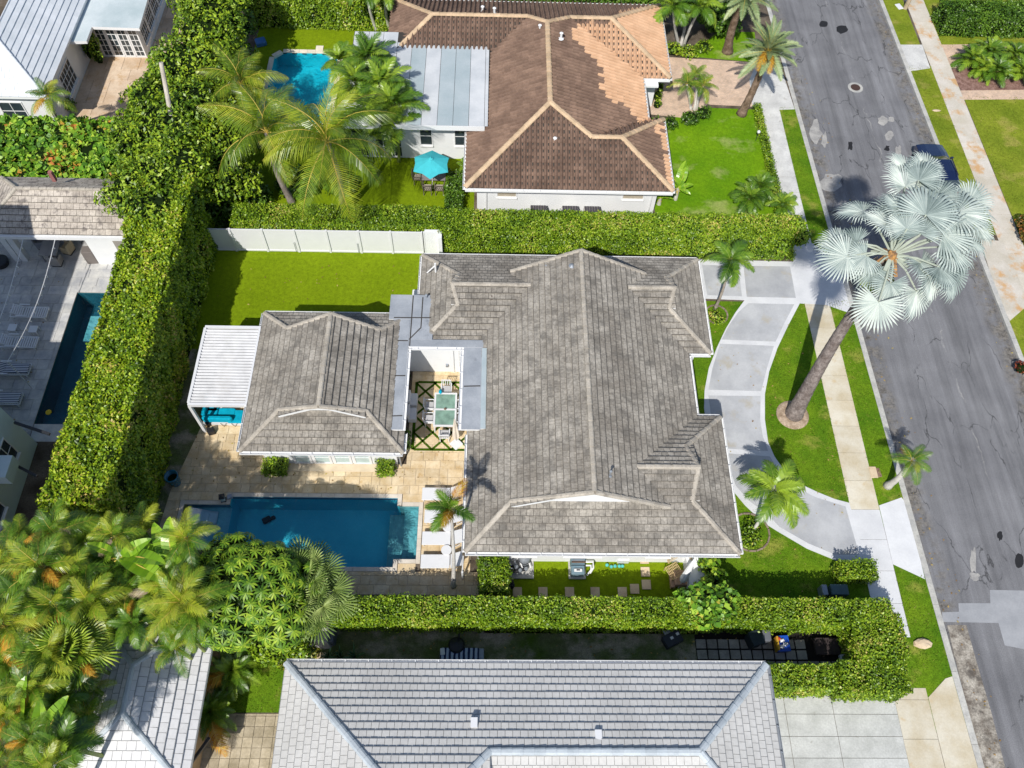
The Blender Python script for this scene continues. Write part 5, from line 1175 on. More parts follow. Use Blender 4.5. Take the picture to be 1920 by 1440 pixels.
for e in (e1, e2): m.f += [(e[i], e[i] + q, e[i + 1] + q, e[i + 1]) for i in range(n - 1)]; m.m += [0] * (n - 1)
m.f += [(0, 1, q + 1, q), (1, 2, q + 2, q + 1), (2, 3, q + 3, q + 2)]; m.m += [0] * 3
m.build('seat', METALW, t, smooth=True); MB().bevbox(p[0], p[1], -.4, .5, .4, .2, 0, .03).build('base', METALW, t)
# blue planter, lantern, fire bowl
BLUEG = plain('blue_glaze', (.015, .14, .22), .25, .6, var=.3, sc_=8)
p = G(331, 906, 0); t = thing('tall_planter', 'tall ribbed blue glazed planter at the corner of the patio and dark lawn', 'planter', (p[0], p[1], 0))
MB().lathe((p[0], p[1], .0), [(.22, 0), (.25, .1), (.30, .75), (.33, .80), (.33, .86), (.28, .86), (.26, .5)], 22).build('pot', BLUEG, t, smooth=True); MB().lathe((p[0], p[1], .5), [(.27, 0), (.27, .03)], 16).build('soil', CORE, t)
p = G(420, 938, 0); t = thing('lantern', 'small dark metal lantern at the north west corner of the blue pool', 'lantern', (p[0], p[1], 0))
m = MB(); m.bevbox(p[0], p[1], .04, .26, .26, .05, .2, .01); m.bevbox(p[0], p[1], .42, .28, .28, .05, .2, .01); m.rbox(p[0], p[1], .47, .22, .22, .1, .2, taper=.3); m.build('frame', DARKM, t)
MB().rbox(p[0], p[1], .09, .2, .2, .33, .2).build('glass', GLASSL, t); m = MB(); m.bevbox(p[0] + .3, p[1] + .12, .04, .25, .2, .2, .4, .02); tag(m.build('candle_box', GREYM), 'small grey candle box next to the dark lantern by the pool', 'box')
# sofa under the pergola
sofa = thing('corner_sofa', 'turquoise cushioned corner sofa under the louvred pergola', 'sofa', (*G(420, 785, .4)[:2], 0))
a, b, c, d = G(384, 758, .5), G(458, 758, .5), G(458, 793, .35), G(384, 793, .35)
X0, X1, Yb, Yt = a[0], b[0], c[1], a[1]
m = MB(); m.box(X0, X1 - .75, Yb + .02, Yt + .55, .05, .24); m.box(X1 - .74, X1, Yb, Yb + .74, .05, .24); m.build('frame', METALW, sofa)
for q in ((X0 + .36, Yt + .1, .66, .9), (X0 + .36, Yb + .52, .66, .62), (X0 + 1.15, Yb + .52, .85, .62)): MB().bevbox(q[0], q[1], .25, q[2], q[3], .17, 0, .05).build('seat_cushion', TEAL, sofa)
MB().bevbox(X1 - .37, Yb + .37, .25, .72, .72, .15, 0, .04).build('footstool_cushion', TEAL, sofa)
MB().bevbox(X0 + .8, Yb + .12, .3, 1.5, .2, .42, 0, .06).build('back_cushion', TEAL, sofa); MB().bevbox(X0 + .06, Yb + .9, .3, .2, 1.3, .42, 0, .06).build('back_cushion', TEAL, sofa)
STRP = plain('green_striped_fabric', (.05, .26, .20), .85, .1)
m = MB(); m.bevbox(X0 + .42, Yb + 1.05, .45, .45, .16, .42, .6, .05); tag(m.build('cushion', STRP), 'green and white scatter cushion on the turquoise sofa', 'cushion')
for k in range(2):
    x = X0 + 1.05 + k * .55; m = MB(); m.tube([(x - .14, Yb - .02, .3), (x, Yb - .05, .03), (x + .14, Yb - .02, .3)], .014, 5); m.build('leg', DARKM, sofa)
p = G(400, 812, 0); m = MB(); m.bevbox(p[0] - .05, p[1], .03, .34, .3, .34, .3, .03); tag(m.build('speaker_box', BLACKP), 'dark box with a white strap at the foot of the pergola post', 'box')
p = G(393, 800, 0); m = MB(); m.lathe((p[0] - .02, p[1] + .1, .03), [(.13, 0), (.16, .3), (.13, .3)], 12); tag(m.build('dark_pot', BLACKP), 'dark pot against the pergola post', 'pot')
# courtyard dining set
TG = plain('frosted_table_glass', (.20, .32, .26), .12, .7, var=.3, sc_=3)
p0, p1 = G(817, 738, .74), G(853, 798, .74); cx, cy = (p0[0] + p1[0]) / 2, (p0[1] + p1[1]) / 2; w, l = abs(p1[0] - p0[0]) + .1, abs(p0[1] - p1[1]) + .1
t = thing('dining_table', 'white framed glass dining table in the courtyard with a closed parasol beside it', 'table', (cx, cy, .03)); fr = MB()
for y in (cy - l / 2 + .04, cy, cy + l / 2 - .04): fr.box(cx - w / 2, cx + w / 2, y - .045, y + .045, .69, .755)
for x in (cx - w / 2 + .04, cx + w / 2 - .04):
    for y in (cy - l / 4, cy + l / 4): fr.box(x - .045, x + .045, y - l / 4 + .09, y + l / 4 - .047, .69, .752)
fr.build('frame', METALW, t)
for s_ in (-1, 1): MB().box(cx - w / 2 + .085, cx + w / 2 - .085, cy + s_ * l / 4 - l / 4 + .05, cy + s_ * l / 4 + l / 4 - .05, .71, .735).build('glass_top', TG, t)
for i in (-1, 1):
    for j in (-1, 1): MB().box(cx + i * (w / 2 - .06) - .03, cx + i * (w / 2 - .06) + .03, cy + j * (l / 2 - .06) - .03, cy + j * (l / 2 - .06) + .03, .03, .69).build('leg', METALW, t)
def chair(matf, cush, arms=True, cat_label='x', group=None):
    t = thing('chair', cat_label, 'chair', (0, 0, 0), group); m = MB()
    m.bevbox(0, 0, .40, .50, .48, .05, 0, .015); m.build('seat', matf, t)
    MB().bevbox(0, -.01, .45, .42, .40, .05, 0, .02).build('cushion', cush, t)
    m = MB(); m.beam((-.23, -.24, .45), (-.23, -.31, .88), .04, .04); m.beam((.23, -.24, .45), (.23, -.31, .88), .04, .04); m.beam((-.25, -.31, .88), (.25, -.31, .88), .04, .05)
    for k in range(4): x = -.15 + k * .1; m.beam((x, -.25, .5), (x, -.31, .86), .03, .015)
    m.build('backrest', matf, t)
    if arms:
        for s_ in (-1, 1): m = MB(); m.beam((s_ * .26, -.26, .64), (s_ * .26, .2, .64), .045, .03); m.beam((s_ * .26, .18, .42), (s_ * .26, .18, .64), .03, .03); m.build('armrest', matf, t)
    for i in (-1, 1):
        for j in (-1, 1): m = MB(); m.beam((i * .22, j * .21, 0), (i * .22, j * .21, .4), .04, .04); m.build('leg', matf, t)
    return t
ch = chair(METALW, plain('grey_seat_pad', (.45, .45, .46), .9, .1), True, 'x', 'white armchairs at the courtyard table')
spots = [(cx, cy + l / 2 + .35, math.pi, 'white armchair at the north head of the courtyard table'), (cx, cy - l / 2 - .3, 0, 'white armchair at the south head of the courtyard table'),
    (cx - w / 2 - .22, cy + .35, -math.pi / 2, 'white armchair on the west side of the courtyard table, nearer the white wall'), (cx - w / 2 - .22, cy - .42, -math.pi / 2, 'white armchair on the west side of the courtyard table, nearer the pool'),
    (cx + w / 2 + .22, cy + .35, math.pi / 2, 'white armchair on the east side of the courtyard table, nearer the white wall'), (cx + w / 2 + .22, cy - .42, math.pi / 2, 'white armchair on the east side of the courtyard table, next to the parasol')]
for k, (x, y, a, lb) in enumerate(spots): o = ch if k == 0 else copy_tree(ch); place(o, (x, y, .035), a, 1, lb)
m = MB(); m.lathe((cx, cy, .757), [(.05, 0), (.07, .06), (.03, .1)], 10); tag(m.build('table_ornament', BARKD), 'small dark ornament in the middle of the courtyard table', 'ornament')
m = MB(); q = G(826, 735, .8); m.ball((q[0], q[1], .84), (.09, .14, .08), 8, 5, jit=.2); tag(m.build('folded_towel', TEAL), 'crumpled teal towel on the corner of the courtyard table', 'towel')
q = G(855, 815, .6); t = thing('closed_parasol', 'closed cream parasol leaning in its base beside the courtyard table', 'parasol', (q[0], q[1], 0)); m = MB()
pts = [(q[0], q[1] - .1, .5), (q[0], q[1] - .06, .8), (q[0] - .02, q[1] + .0, 1.5), (q[0] - .03, q[1] + .05, 2.2)]; 
ncs = 12; vs = []
for i, (pt_, r_) in enumerate(zip(pts, (.16, .2, .12, .02))):
    for j in range(ncs): a = 2 * math.pi * j / ncs; rr = r_ * (1 if j % 2 else .62); vs.append((pt_[0] + rr * math.cos(a), pt_[1] + rr * math.sin(a), pt_[2]))
m.add(vs, [(i * ncs + j, i * ncs + (j + 1) % ncs, (i + 1) * ncs + (j + 1) % ncs, (i + 1) * ncs + j) for i in range(3) for j in range(ncs)] + [tuple(range(ncs - 1, -1, -1))]); m.build('canopy', plain('cream_canvas', (.66, .60, .52), .9, .1), t)
MB().tube([(q[0], q[1] - .1, .03), (q[0], q[1] - .1, .6)], .022, 6).build('pole', METALW, t); MB().rbox(q[0], q[1] - .25, .035, .5, .5, .05, .78).build('base', METALW, t)
# white bench seats along the cabana wall in the courtyard
for k, v in enumerate((748, 775)):
    q = G(769, v, .4); m = MB(); m.bevbox(-4.05 + .0, q[1], .035, .45, .7, .38, 0, .03); m.bevbox(-4.22, q[1], .41, .12, .7, .35, 0, .03); tag(m.build('bench_seat', METALW), ('white wall seat under the cabana gutter, nearer the white wall', 'white wall seat under the cabana gutter, nearer the pool')[k], 'bench', 'white seats along the courtyard side of the cabana')
# north neighbour: parasol, table, chairs, units
q = G(808, 302, 2.3); t = thing('turquoise_parasol', 'open turquoise six sided parasol over the patio table of the brown roofed house', 'parasol', (q[0], q[1], 0))
m = MB(); n = 6; R_ = 1.18; vs = [(q[0], q[1], 2.5)]
for j in range(12):
    a = 2 * math.pi * j / 12 + .52; r_ = R_ if j % 2 == 0 else R_ * .80; vs.append((q[0] + r_ * math.cos(a), q[1] + r_ * math.sin(a), 2.02 if j % 2 == 0 else 2.09))
m.add(vs, [(0, 1 + j, 1 + (j + 1) % 12) for j in range(12)]); m.add([(x, y, z - .02) for x, y, z in vs], [(0, 1 + (j + 1) % 12, 1 + j) for j in range(12)]); m.build('canopy', plain('turquoise_canvas', (.06, .46, .52), .85, .1, var=.08), t)
m = MB(); m.lathe((q[0], q[1], 2.5), [(.16, -.01), (.05, .05), (.02, .14)], 8); m.build('finial', plain('turquoise_cap', (.06, .46, .52), .85, .1), t); MB().tube([(q[0], q[1], 0), (q[0], q[1], 2.45)], .025, 8).build('pole', METALW, t)
TAUPE = plain('taupe_wicker', (.15, .125, .10), .85, .15, var=.2, sc_=10)
q2 = G(813, 333, .74); t = thing('patio_table', 'grey rectangular patio table under the turquoise parasol', 'table', (q2[0], q2[1], 0)); MB().bevbox(q2[0], q2[1] + .3, .68, 1.45, .98, .06, 0, .01).build('table_top', plain('grey_table_top', (.22, .20, .20), .6, .3), t)
for i in (-1, 1):
    for j in (-1, 1): MB().box(q2[0] + i * .66 - .03, q2[0] + i * .66 + .03, q2[1] + .3 + j * .42 - .03, q2[1] + .3 + j * .42 + .03, 0, .68).build('leg', TAUPE, t)
ch2 = chair(TAUPE, SAND, True, 'x', 'wicker armchairs round the parasol table')
for k, (dx, dy, a, lb) in enumerate(((-.36, -.55, 0, 'taupe armchair on the near side of the parasol table, left of its twin'), (.36, -.55, 0, 'taupe armchair on the near side of the parasol table, right of its twin'), (-1.0, .3, -math.pi / 2, 'taupe armchair at the west end of the parasol table'), (1.05, .3, math.pi / 2, 'taupe armchair at the east end of the parasol table'))):
    o = ch2 if k == 0 else copy_tree(ch2); place(o, (q2[0] + dx, q2[1] + dy, .005), a, 1.05, lb)
m = MB(); q3 = G(798, 322, .8); m.lathe((q3[0], q3[1], .742), [(.07, 0), (.08, .07), (.03, .1)], 10); tag(m.build('white_bowl', METALW), 'small white bowl on the parasol table', 'bowl')
for k, (u, w_) in enumerate(((1009, .95), (1068, .95), (1109, .95))):
    q = G(u, 363, 1.35); t = thing('air_conditioner', ('air conditioner with ribbed lid, nearest the western window of the brown roofed house', 'air conditioner with ribbed lid, middle of the three by the white wall', 'air conditioner with ribbed lid, nearest the eastern window of the brown roofed house')[k], 'air conditioner', (q[0], 33.9, 0), 'air conditioning units along the white wall')
    MB().bevbox(q[0], 33.85, 0, w_, .8, 1.15, 0, .03).build('casing', plain('beige_casing', (.55, .53, .49), .6, .3), t)
    for i in range(6): MB().box(q[0] - w_ / 2 + .03 + i * w_ / 6.2, q[0] - w_ / 2 + .01 + (i + 1) * w_ / 6.2, 33.47, 34.23, 1.155, 1.19).build('lid_slat', plain('charcoal_lid', (.07, .065, .075), .6, .3), t)
q = G(490, 83, .0); m = MB(); m.bevbox(q[0], q[1], 0, .7, .6, .35, .4, .05); tag(m.build('storage_box', plain('blue_plastic', (.05, .17, .42), .5, .4)), 'blue plastic box in the shade of the tall hedge by the turquoise pool', 'box')
# west neighbour: string lights, loungers, dining set
CREAMW = plain('cream_chair', (.50, .42, .28), .8, .1); GREYC = plain('grey_fabric', (.30, .30, .32), .9, .1)
def slat_lounger():
    t = thing('slatted_lounger', 'x', 'sun lounger', (0, 0, 0), 'white slatted loungers on the shaded deck')
    m = MB()
    for s_ in (-1, 1): m.beam((-.95, s_ * .33, .30), (.95, s_ * .33, .30), .05, .07)
    m.beam((-.95, -.33, .3), (-.95, .33, .3), .05, .07); m.beam((.95, -.33, .3), (.95, .33, .3), .05, .07); m.build('frame', METALW, t)
    for k in range(10): x = -.25 + k * .12; MB().box(x, x + .07, -.3, .3, .325, .345).build('slat', METALW, t)
    bk = MB(); a = math.radians(30)
    for s_ in (-1, 1): bk.beam((-.28, s_ * .29, .34), (-.28 - .62 * math.cos(a), s_ * .29, .34 + .62 * math.sin(a)), .04, .05)
    bk.build('backrest_frame', METALW, t)
    for k in range(6): d_ = .06 + k * .1; x, z = -.28 - d_ * math.cos(a), .36 + d_ * math.sin(a); m = MB(); m.beam((x, -.29, z), (x, .29, z), .07, .02); m.build('slat', METALW, t)
    for i in (-1, 1):
        for j in (-1, 1): MB().box(i * .85 - .03, i * .85 + .03, j * .33 - .03, j * .33 + .03, 0, .28).build('leg', METALW, t)
        MB().beam((-.55, i * .38, .5), (.0, i * .38, .5), .07, .03).build('armrest', METALW, t)
    return t
sl = slat_lounger(); q = G(56, 586, .3); place(sl, (q[0], q[1], .03), 0, 1, 'bare white slatted lounger nearest the dining pavilion')
o = copy_tree(sl); q = G(36, 642, .3); place(o, (q[0], q[1], .03), 0, 1, 'bare white slatted lounger south of the two little white tables')
NAVY = NT('navy_stripe'); x = NAVY.n('ShaderNodeTexWave'); x.inputs['Scale'].default_value = 3.1; x.bands_direction = 'Y'; NAVY.l(NAVY.P(), x.inputs['Vector']); NAVY = NAVY.finish(NAVY.ramp(x.outputs['Fac'], [(.45, (.03, .04, .09)), (.55, (.68, .70, .74))]), .9, .1)
for k, (u, v, lb) in enumerate(((22, 693, 'lounger with navy and white striped mattress, the farther one'), (5, 748, 'lounger with navy and white striped mattress, nearest the two storey house'))):
    o = copy_tree(sl); q = G(u, v, .3); place(o, (q[0], q[1], .03), 0, 1, lb); m = MB(); m.bevbox(q[0] + .35, q[1], .39, 1.2, .6, .09, 0, .03); m.slab([(q[0] - .25, q[1] - .3, .47), (q[0] - .25, q[1] + .3, .47), (q[0] - .85, q[1] + .3, .80), (q[0] - .85, q[1] - .3, .80)], .08)
    tag(m.build('striped_mattress', NAVY), ('navy and white striped mattress on the farther covered lounger', 'navy and white striped mattress on the lounger nearest the two storey house')[k], 'mattress', 'striped lounger mattresses')
for k, (u, v) in enumerate(((24, 615), (63, 618))):
    q = G(u, v, .35); t = thing('stool_table', ('small white slatted table nearest the left edge between two loungers', 'small white slatted table nearest the dark teal pool')[k], 'side table', (q[0], q[1], .03), 'small white tables between the slatted loungers')
    MB().bevbox(q[0], q[1], .38, .44, .44, .04, 0, .01).build('table_top', METALW, t)
    for i in (-1, 1):
        for j in (-1, 1): MB().box(q[0] + i * .18 - .025, q[0] + i * .18 + .025, q[1] + j * .18 - .025, q[1] + j * .18 + .025, .03, .38).build('leg', METALW, t)
q = G(97, 462, .75); t = thing('dining_table', 'grey dining table under the edge of the stained pavilion roof', 'table', (q[0], q[1], 0)); MB().bevbox(q[0] - .1, q[1] + .3, .70, 1.0, 1.9, .07, 0, .01).build('table_top', GREYC, t)
for i in (-1, 1):
    for j in (-1, 1): MB().box(q[0] - .1 + i * .42 - .04, q[0] - .1 + i * .42 + .04, q[1] + .3 + j * .85 - .04, q[1] + .3 + j * .85 + .04, .03, .70).build('leg', GREYC, t)
def tub_chair(x, y, rz, m_, lb):
    t = thing('tub_chair', lb, 'chair', (0, 0, 0), 'tub chairs at the pavilion table'); MB().bevbox(0, 0, .1, .58, .56, .34, 0, .04).build('seat', m_, t)
    m = MB(); m.bevbox(0, -.26, .44, .58, .09, .40, 0, .03); m.build('backrest', m_, t)
    for i in (-1, 1): MB().bevbox(i * .26, .0, .44, .08, .5, .2, 0, .03).build('armrest', m_, t)
    m = MB(); m.box(-.25, .25, -.24, .24, 0, .1); m.build('base', DARKM, t); place(t, (x, y, .03), rz)
q = G(104, 487, .4); tub_chair(q[0], q[1], 0, plain('beige_weave', (.36, .34, .33), .9, .1), 'grey beige tub chair at the near end of the pavilion table')
q = G(124, 462, .5); tub_chair(q[0], q[1], 1.3, CREAMW, 'cream tub chair on the east side of the pavilion table'); q = G(75, 452, .5); tub_chair(q[0], q[1], -1.4, plain('grey_weave', (.28, .29, .33), .9, .1), 'grey tub chair on the west side of the pavilion table')
q = G(3, 490, .3); m = MB(); m.lathe((q[0] - .1, q[1], .03), [(.38, 0), (.45, .22), (.45, .34), (.38, .36)], 18); tag(m.build('fire_bowl', BLACKP), 'round black fire bowl at the left edge of the shaded deck', 'fire bowl')
q = G(172, 493, .0); m = MB(); m.bevbox(q[0] + .1, q[1] + .15, 0.03, .6, .5, 1.0, .1, .02); tag(m.build('bar_cabinet', plain('taupe_cabinet', (.17, .15, .14), .6, .3)), 'tall taupe cabinet by the pavilion wall near the tall hedge', 'cabinet')
for k, (a, b, lb) in enumerate(((G(44, 445, 2.75), G(-60, 720, 2.6), 'string of small white bulbs nearest the left edge'), (G(104, 445, 2.75), G(14, 678, 2.6), 'string of small white bulbs ending over the slatted loungers'))):
    t = thing('string_lights', lb, 'string lights', a, 'string lights over the shaded deck'); a, b = Vector(a), Vector(b); n = 16 if k == 0 else 14; pts = [a.lerp(b, i / n) - Vector((0, 0, .5 * math.sin(math.pi * i / n))) for i in range(n + 1)]
    MB().tube(pts, .022, 4).build('cable', METALW, t)
    for p in pts[1:]: MB().tube([p, p - Vector((-.02, 0, .16))], .028, 6).build('bulb', METALW, t)
    MB().tube([b, (b.x, b.y, 0)], .03, 6).build('pole', METALW, t)
# ------------------------------------------------------------------ south side yard of the main house
STONE = mottled('sand_step_stone', (.56, .43, .29), (.68, .56, .40), 1.8, .08, .08, .85, .15, .3)
for k, (u, v, lb) in enumerate(((1213, 1048, 'sunlit square stepping stone nearest the gutter'), (1206, 1072, 'square stepping stone second from the gutter, in shade'), (1212, 1096, 'square stepping stone third from the gutter'), (1189, 1104, 'square stepping stone where the path turns by the hedge'), (1167, 1110, 'square stepping stone half under the hedge, next to the turn of the path'))):
    u = (1208, 1210, 1212, 1190, 1167)[k]; q = G(u, v, .03); m = MB(); m.bevbox(q[0], q[1], .004, .42, .46, .035, 0, .01); tag(m.build('stepping_stone', STONE), lb, 'stepping stone', 'stepping stones across the side turf')
for k, u in enumerate((970, 1018, 1068, 1116)): q = G(u, 1110, .03); m = MB(); m.bevbox(q[0], q[1], .004, .42, .46, .035, 0, .01); tag(m.build('stepping_stone', STONE), ('first', 'second', 'third', 'fourth')[k] + ' from the left of the stepping stones peeping out of the south hedge', 'stepping stone', 'stepping stones half hidden by the south hedge')
# air handler on a plinth
BLG = plain('blue_grey_casing', (.16, .24, .29), .5, .4)
q = G(1084, 1064, .6); t = thing('heat_pump', 'blue grey boxy heat pump on a concrete plinth under the gutter', 'heat pump', (q[0], q[1], 0)); x, y = q[0], q[1]
MB().bevbox(x, y + .15, .004, .80, 1.05, .09, 0, .01).build('plinth', KERB, t); MB().bevbox(x, y + .42, .1, .66, .52, .75, 0, .03).build('casing', BLG, t)
m = MB(); m.bevbox(x, y - .08, .1, .62, .42, .42, 0, .03); m.build('lower_casing', BLG, t)
m = MB(); m.beam((x - .33, y + .15, .9), (x + .33, y + .15, .9), .04, .04); m.build('rail', plain('copper', (.32, .17, .09), .4, .5, .6), t)
for i in range(5): MB().box(x - .28, x + .28, y + .22 + i * .08, y + .26 + i * .08, .852, .875).build('louvre', GREYM, t)
m = MB(); m.bevbox(x, y - .12, .53, .38, .14, .08, 0, .02); m.build('control_panel', WHITE, t); MB().box(x - .08, x + .08, y - .15, y - .09, .61, .62).build('display', BLACKP, t)
m = MB(); m.tube([(x + .38, y + .3, .5), (x + .72, y + .3, .5), (x + .72, y + .02, .5), (x + .6, y - .12, .2)], .045, 8); m.tube([(x + .38, y + .15, .45), (x + .62, y + .15, .45), (x + .62, y - .05, .4), (x + .45, y - .2, .1)], .045, 8); m.build('pipe', WHITE, t)
# pool equipment
q = G(975, 1052, .4); x, y = q[0], q[1]; t = thing('filter_tank', 'round grey filter tank among pool pumps and white pipes under the gutter', 'pool filter', (x, y, 0))
MB().lathe((x + .22, y + .12, .1), [(.26, 0), (.29, .1), (.29, .55), (.24, .68), (.08, .74), (.07, .8)], 18).build('tank', GREYM, t, smooth=True); MB().lathe((x + .22, y + .12, .42), [(.30, 0), (.31, .04), (.30, .08)], 18).build('clamp_band', BLACKP, t)
t = thing('pool_pumps', 'black pool pumps and white elbows on a plinth by the patio corner', 'pool pump', (x - .3, y, 0)); MB().bevbox(x, y - .05, .003, 1.3, 1.35, .08, 0, .01).build('plinth', KERB, t)
for dx, dy, r_ in ((-.35, -.25, .11), (-.15, -.42, .09), (.12, -.35, .09), (-.42, .25, .12)): m = MB(); m.tube([(x + dx - .2, y + dy, .25), (x + dx + .2, y + dy, .25)], r_, 10); m.build('motor', BLACKP, t, smooth=True); MB().lathe((x + dx + .16, y + dy, .25), [(r_, 0), (r_, .14), (r_ * .7, .18)], 12).build('strainer_lid', GREYM, t)
m = MB()
for dx in (-.5, -.25, 0, .4): m.tube([(x + dx, y + .45, .3), (x + dx, y + .0, .35), (x + dx + .12, y - .3, .3)], .035, 6)
m.tube([(x - .58, y + .55, .45), (x - .1, y + .55, .5)], .035, 6); m.build('pipe', WHITE, t)
q = G(953, 1082, .5); x, y = q[0], q[1]; t = thing('black_bicycle', 'black folded bicycle with covered saddle leaning beside the pool pumps', 'bicycle', (x, y, 0))
for dy in (-.35, .35):
    m = MB(); pts = [(x + dy * .1, y + dy + .28 * math.cos(a * math.pi / 8), .32 + .28 * math.sin(a * math.pi / 8)) for a in range(17)]; m.tube(pts, .022, 5); m.build('wheel', BLACKP, t)
m = MB(); m.tube([(x, y - .35, .32), (x + .02, y - .05, .65), (x, y + .35, .32)], .02, 5); m.tube([(x, y - .1, .35), (x, y + .28, .8), (x, y + .35, .32)], .02, 5); m.build('frame', DARKM, t)
m = MB(); m.tube([(x - .22, y + .3, .85), (x + .22, y + .3, .85)], .018, 5); m.build('handlebar', METALW, t); MB().bevbox(x, y - .15, .72, .16, .26, .06, 0, .02).build('saddle', BLACKP, t); MB().bevbox(x + .05, y - .3, .3, .4, .5, .4, .3, .08).build('pannier', plain('black_nylon', (.012, .013, .02), .7, .2), t)
q = G(1133, 1050, .25); t = thing('planter_box', 'white square planter box half under the gutter', 'planter', (q[0] + .12, q[1], 0)); q = G(1169, 1047, .3); MB().bevbox(q[0], q[1] + .1, .004, .55, .5, .4, 0, .02).build('box', METALW, t); MB().bevbox(q[0], q[1] + .16, .40, .42, .3, .012, 0, .004).build('soil', CORE, t)
q = G(1134, 1047, .25); m = MB(); m.beam((q[0] - .15, q[1], .25), (q[0] + .15, q[1], .25), .05, .05); m.beam((q[0] - .14, q[1], .0), (q[0] - .14, q[1], .25), .05, .05); m.beam((q[0] + .14, q[1], 0), (q[0] + .14, q[1], .25), .05, .05); m.beam((q[0] - .14, q[1] + .0, .22), (q[0] - .14, q[1] + .3, .22), .04, .04); tag(m.build('pipe_stand', METALW), 'small white pipe bracket standing on the side turf', 'pipe bracket')
AQ = plain('aqua_plastic', (.10, .48, .46), .3, .5)
for k, (u, v) in enumerate(((1138, 1060), (1146, 1063), (1153, 1062), (1161, 1062), (1167, 1062))):
    q = G(u, v, .05); m = MB(); m.ball((q[0], q[1], .09), .085, 10, 6); tag(m.build('garden_ball', AQ), ('first','second','third','fourth','fifth')[k] + ' small aqua ball from the left in the row on the side turf', 'ball', 'row of aqua balls on the side turf')
# rattan egg chair
q = G(1265, 1065, .5); x, y = q[0], q[1]; t = thing('rattan_chair', 'open weave rattan lounge chair with a round back beside the white wall', 'rattan chair', (x, y, 0)); RAT = plain('natural_rattan', (.50, .38, .20), .7, .2, var=.2, sc_=12)
m = MB(); cx_, cy_ = x + .35, y + .42
for k in range(9):
    r_ = .62 * math.cos((k / 9) * 1.45); z_ = .35 + .85 * k / 9; pts = [(cx_ + r_ * math.cos(a), cy_ + r_ * .75 * math.sin(a), z_) for a in [(-.4 + 3.9 * j / 14) for j in range(15)]]; m.tube(pts, .017, 4)
for j in range(12):
    a = -.4 + 3.9 * j / 11; m.tube([(cx_ + .62 * math.cos((k / 9) * 1.45) * math.cos(a), cy_ + .62 * .75 * math.cos((k / 9) * 1.45) * math.sin(a), .35 + .85 * k / 9) for k in range(9)], .017, 4)
m.build('woven_back', RAT, t)
m = MB(); c0 = Vector((x - .02, y - .08, .38)); dx_, dy_ = Vector((.42, .22, .0)), Vector((.22, -.42, .0))
for k in range(9): a = c0 + dx_ * (k / 8 - .5) * 1.3; m.tube([a - dy_ * .62, a + dy_ * .62], .016, 4)
for k in range(6): a = c0 + dy_ * (k / 5 - .5) * 1.25; m.tube([a - dx_ * .65, a + dx_ * .65], .02, 4)
m.build('woven_seat', RAT, t)
m = MB(); e = c0 + dy_ * .75; m.tube([e - dx_ * .6, e + dx_ * .6], .025, 5); m.tube([e - dx_ * .6, (e - dx_ * .55).xy.to_3d()], .025, 5); m.tube([e + dx_ * .6, (e + dx_ * .55).xy.to_3d()], .025, 5); m.tube([c0 - dy_ * .6 - dx_ * .6, (c0 - dy_ * .6 - dx_ * .6).xy.to_3d()], .025, 5); m.build('leg', RAT, t)
# wooden planter seat, folded parasol
q = G(1279, 1085, .4); x, y = q[0], q[1]; t = thing('wooden_crate_table', 'pinkish brown slatted wooden box table by the white wall', 'wooden box', (x, y, 0)); MB().bevbox(x + .05, y + .05, .0, .8, .7, .36, 0, .02).build('box', WOOD, t)
for k in range(7): MB().box(x - .36 + k * .118, x - .25 + k * .118, y - .28, y + .42, .365, .39).build('slat', WOOD, t)
MB().bevbox(x - .42, y - .0, 0, .2, .75, .28, 0, .01).build('side_box', WOOD, t)
a, b = Vector(G(1279, 1090, .55)), Vector(G(1303, 1048, 1.5)); t = thing('folded_parasol', 'folded white parasol leaning against the white wall above the wooden box', 'parasol', (a.x, a.y, 0)); m = MB(); d = b - a
m.tube([a + d * f for f in (0, .12, .5, .85, 1)], [.13, .19, .15, .08, .03], 8); m.build('canopy', METALW, t); MB().tube([(a.x - .1, a.y - .15, .0), tuple(a)], .03, 6).build('pole', METALW, t)
# ------------------------------------------------------------------ side yard of the south house
q = G(598, 1195, .5); x, y = q[0], q[1]; t = thing('covered_barbecue', 'grill under a creased grey cover beside the dense palms', 'covered grill', (x, y, 0)); m = MB(); n = 12; vs = []
GC = plain('grey_cover', (.38, .36, .36), .7, .2, var=.15, sc_=6)
for z_, s_ in ((.02, 1.05), (.5, .95), (.95, .9), (1.02, .8)):
    for j in range(n): a_ = 2 * math.pi * j / n + .26; cx2, cy2 = math.cos(a_), math.sin(a_); k_ = 1 / max(abs(cx2), abs(cy2)) * .85; rj = (1 + (.08 if j % 2 else -.05) * (1.2 - z_)); vs.append((x + .60 * cx2 * k_ * s_ * rj, y + .42 * cy2 * k_ * s_ * rj, z_))
m.add(vs, [(i * n + j, i * n + (j + 1) % n, (i + 1) * n + (j + 1) % n, (i + 1) * n + j) for i in range(3) for j in range(n)] + [tuple(range(3 * n, 4 * n))]); m.build('cover', GC, t); MB().bevbox(x + .52, y + .05, .0, .35, .6, .8, 0, .05).build('side_cover', plain('dark_cover', (.10, .11, .15), .6, .3), t)
MB().bevbox(x - .1, y - .75, .004, .8, .42, .05, 0, .01).build('paving_slab', STONE, t)
q = G(866, 1228, .35); x, y = q[0], q[1]; t = thing('striped_daybed', 'dark blue and white striped daybed right under the edge of the pale roof', 'daybed', (x, y, 0)); MB().bevbox(x, y, .1, 1.95, .62, .2, 0, .03).build('frame', GREYM, t)
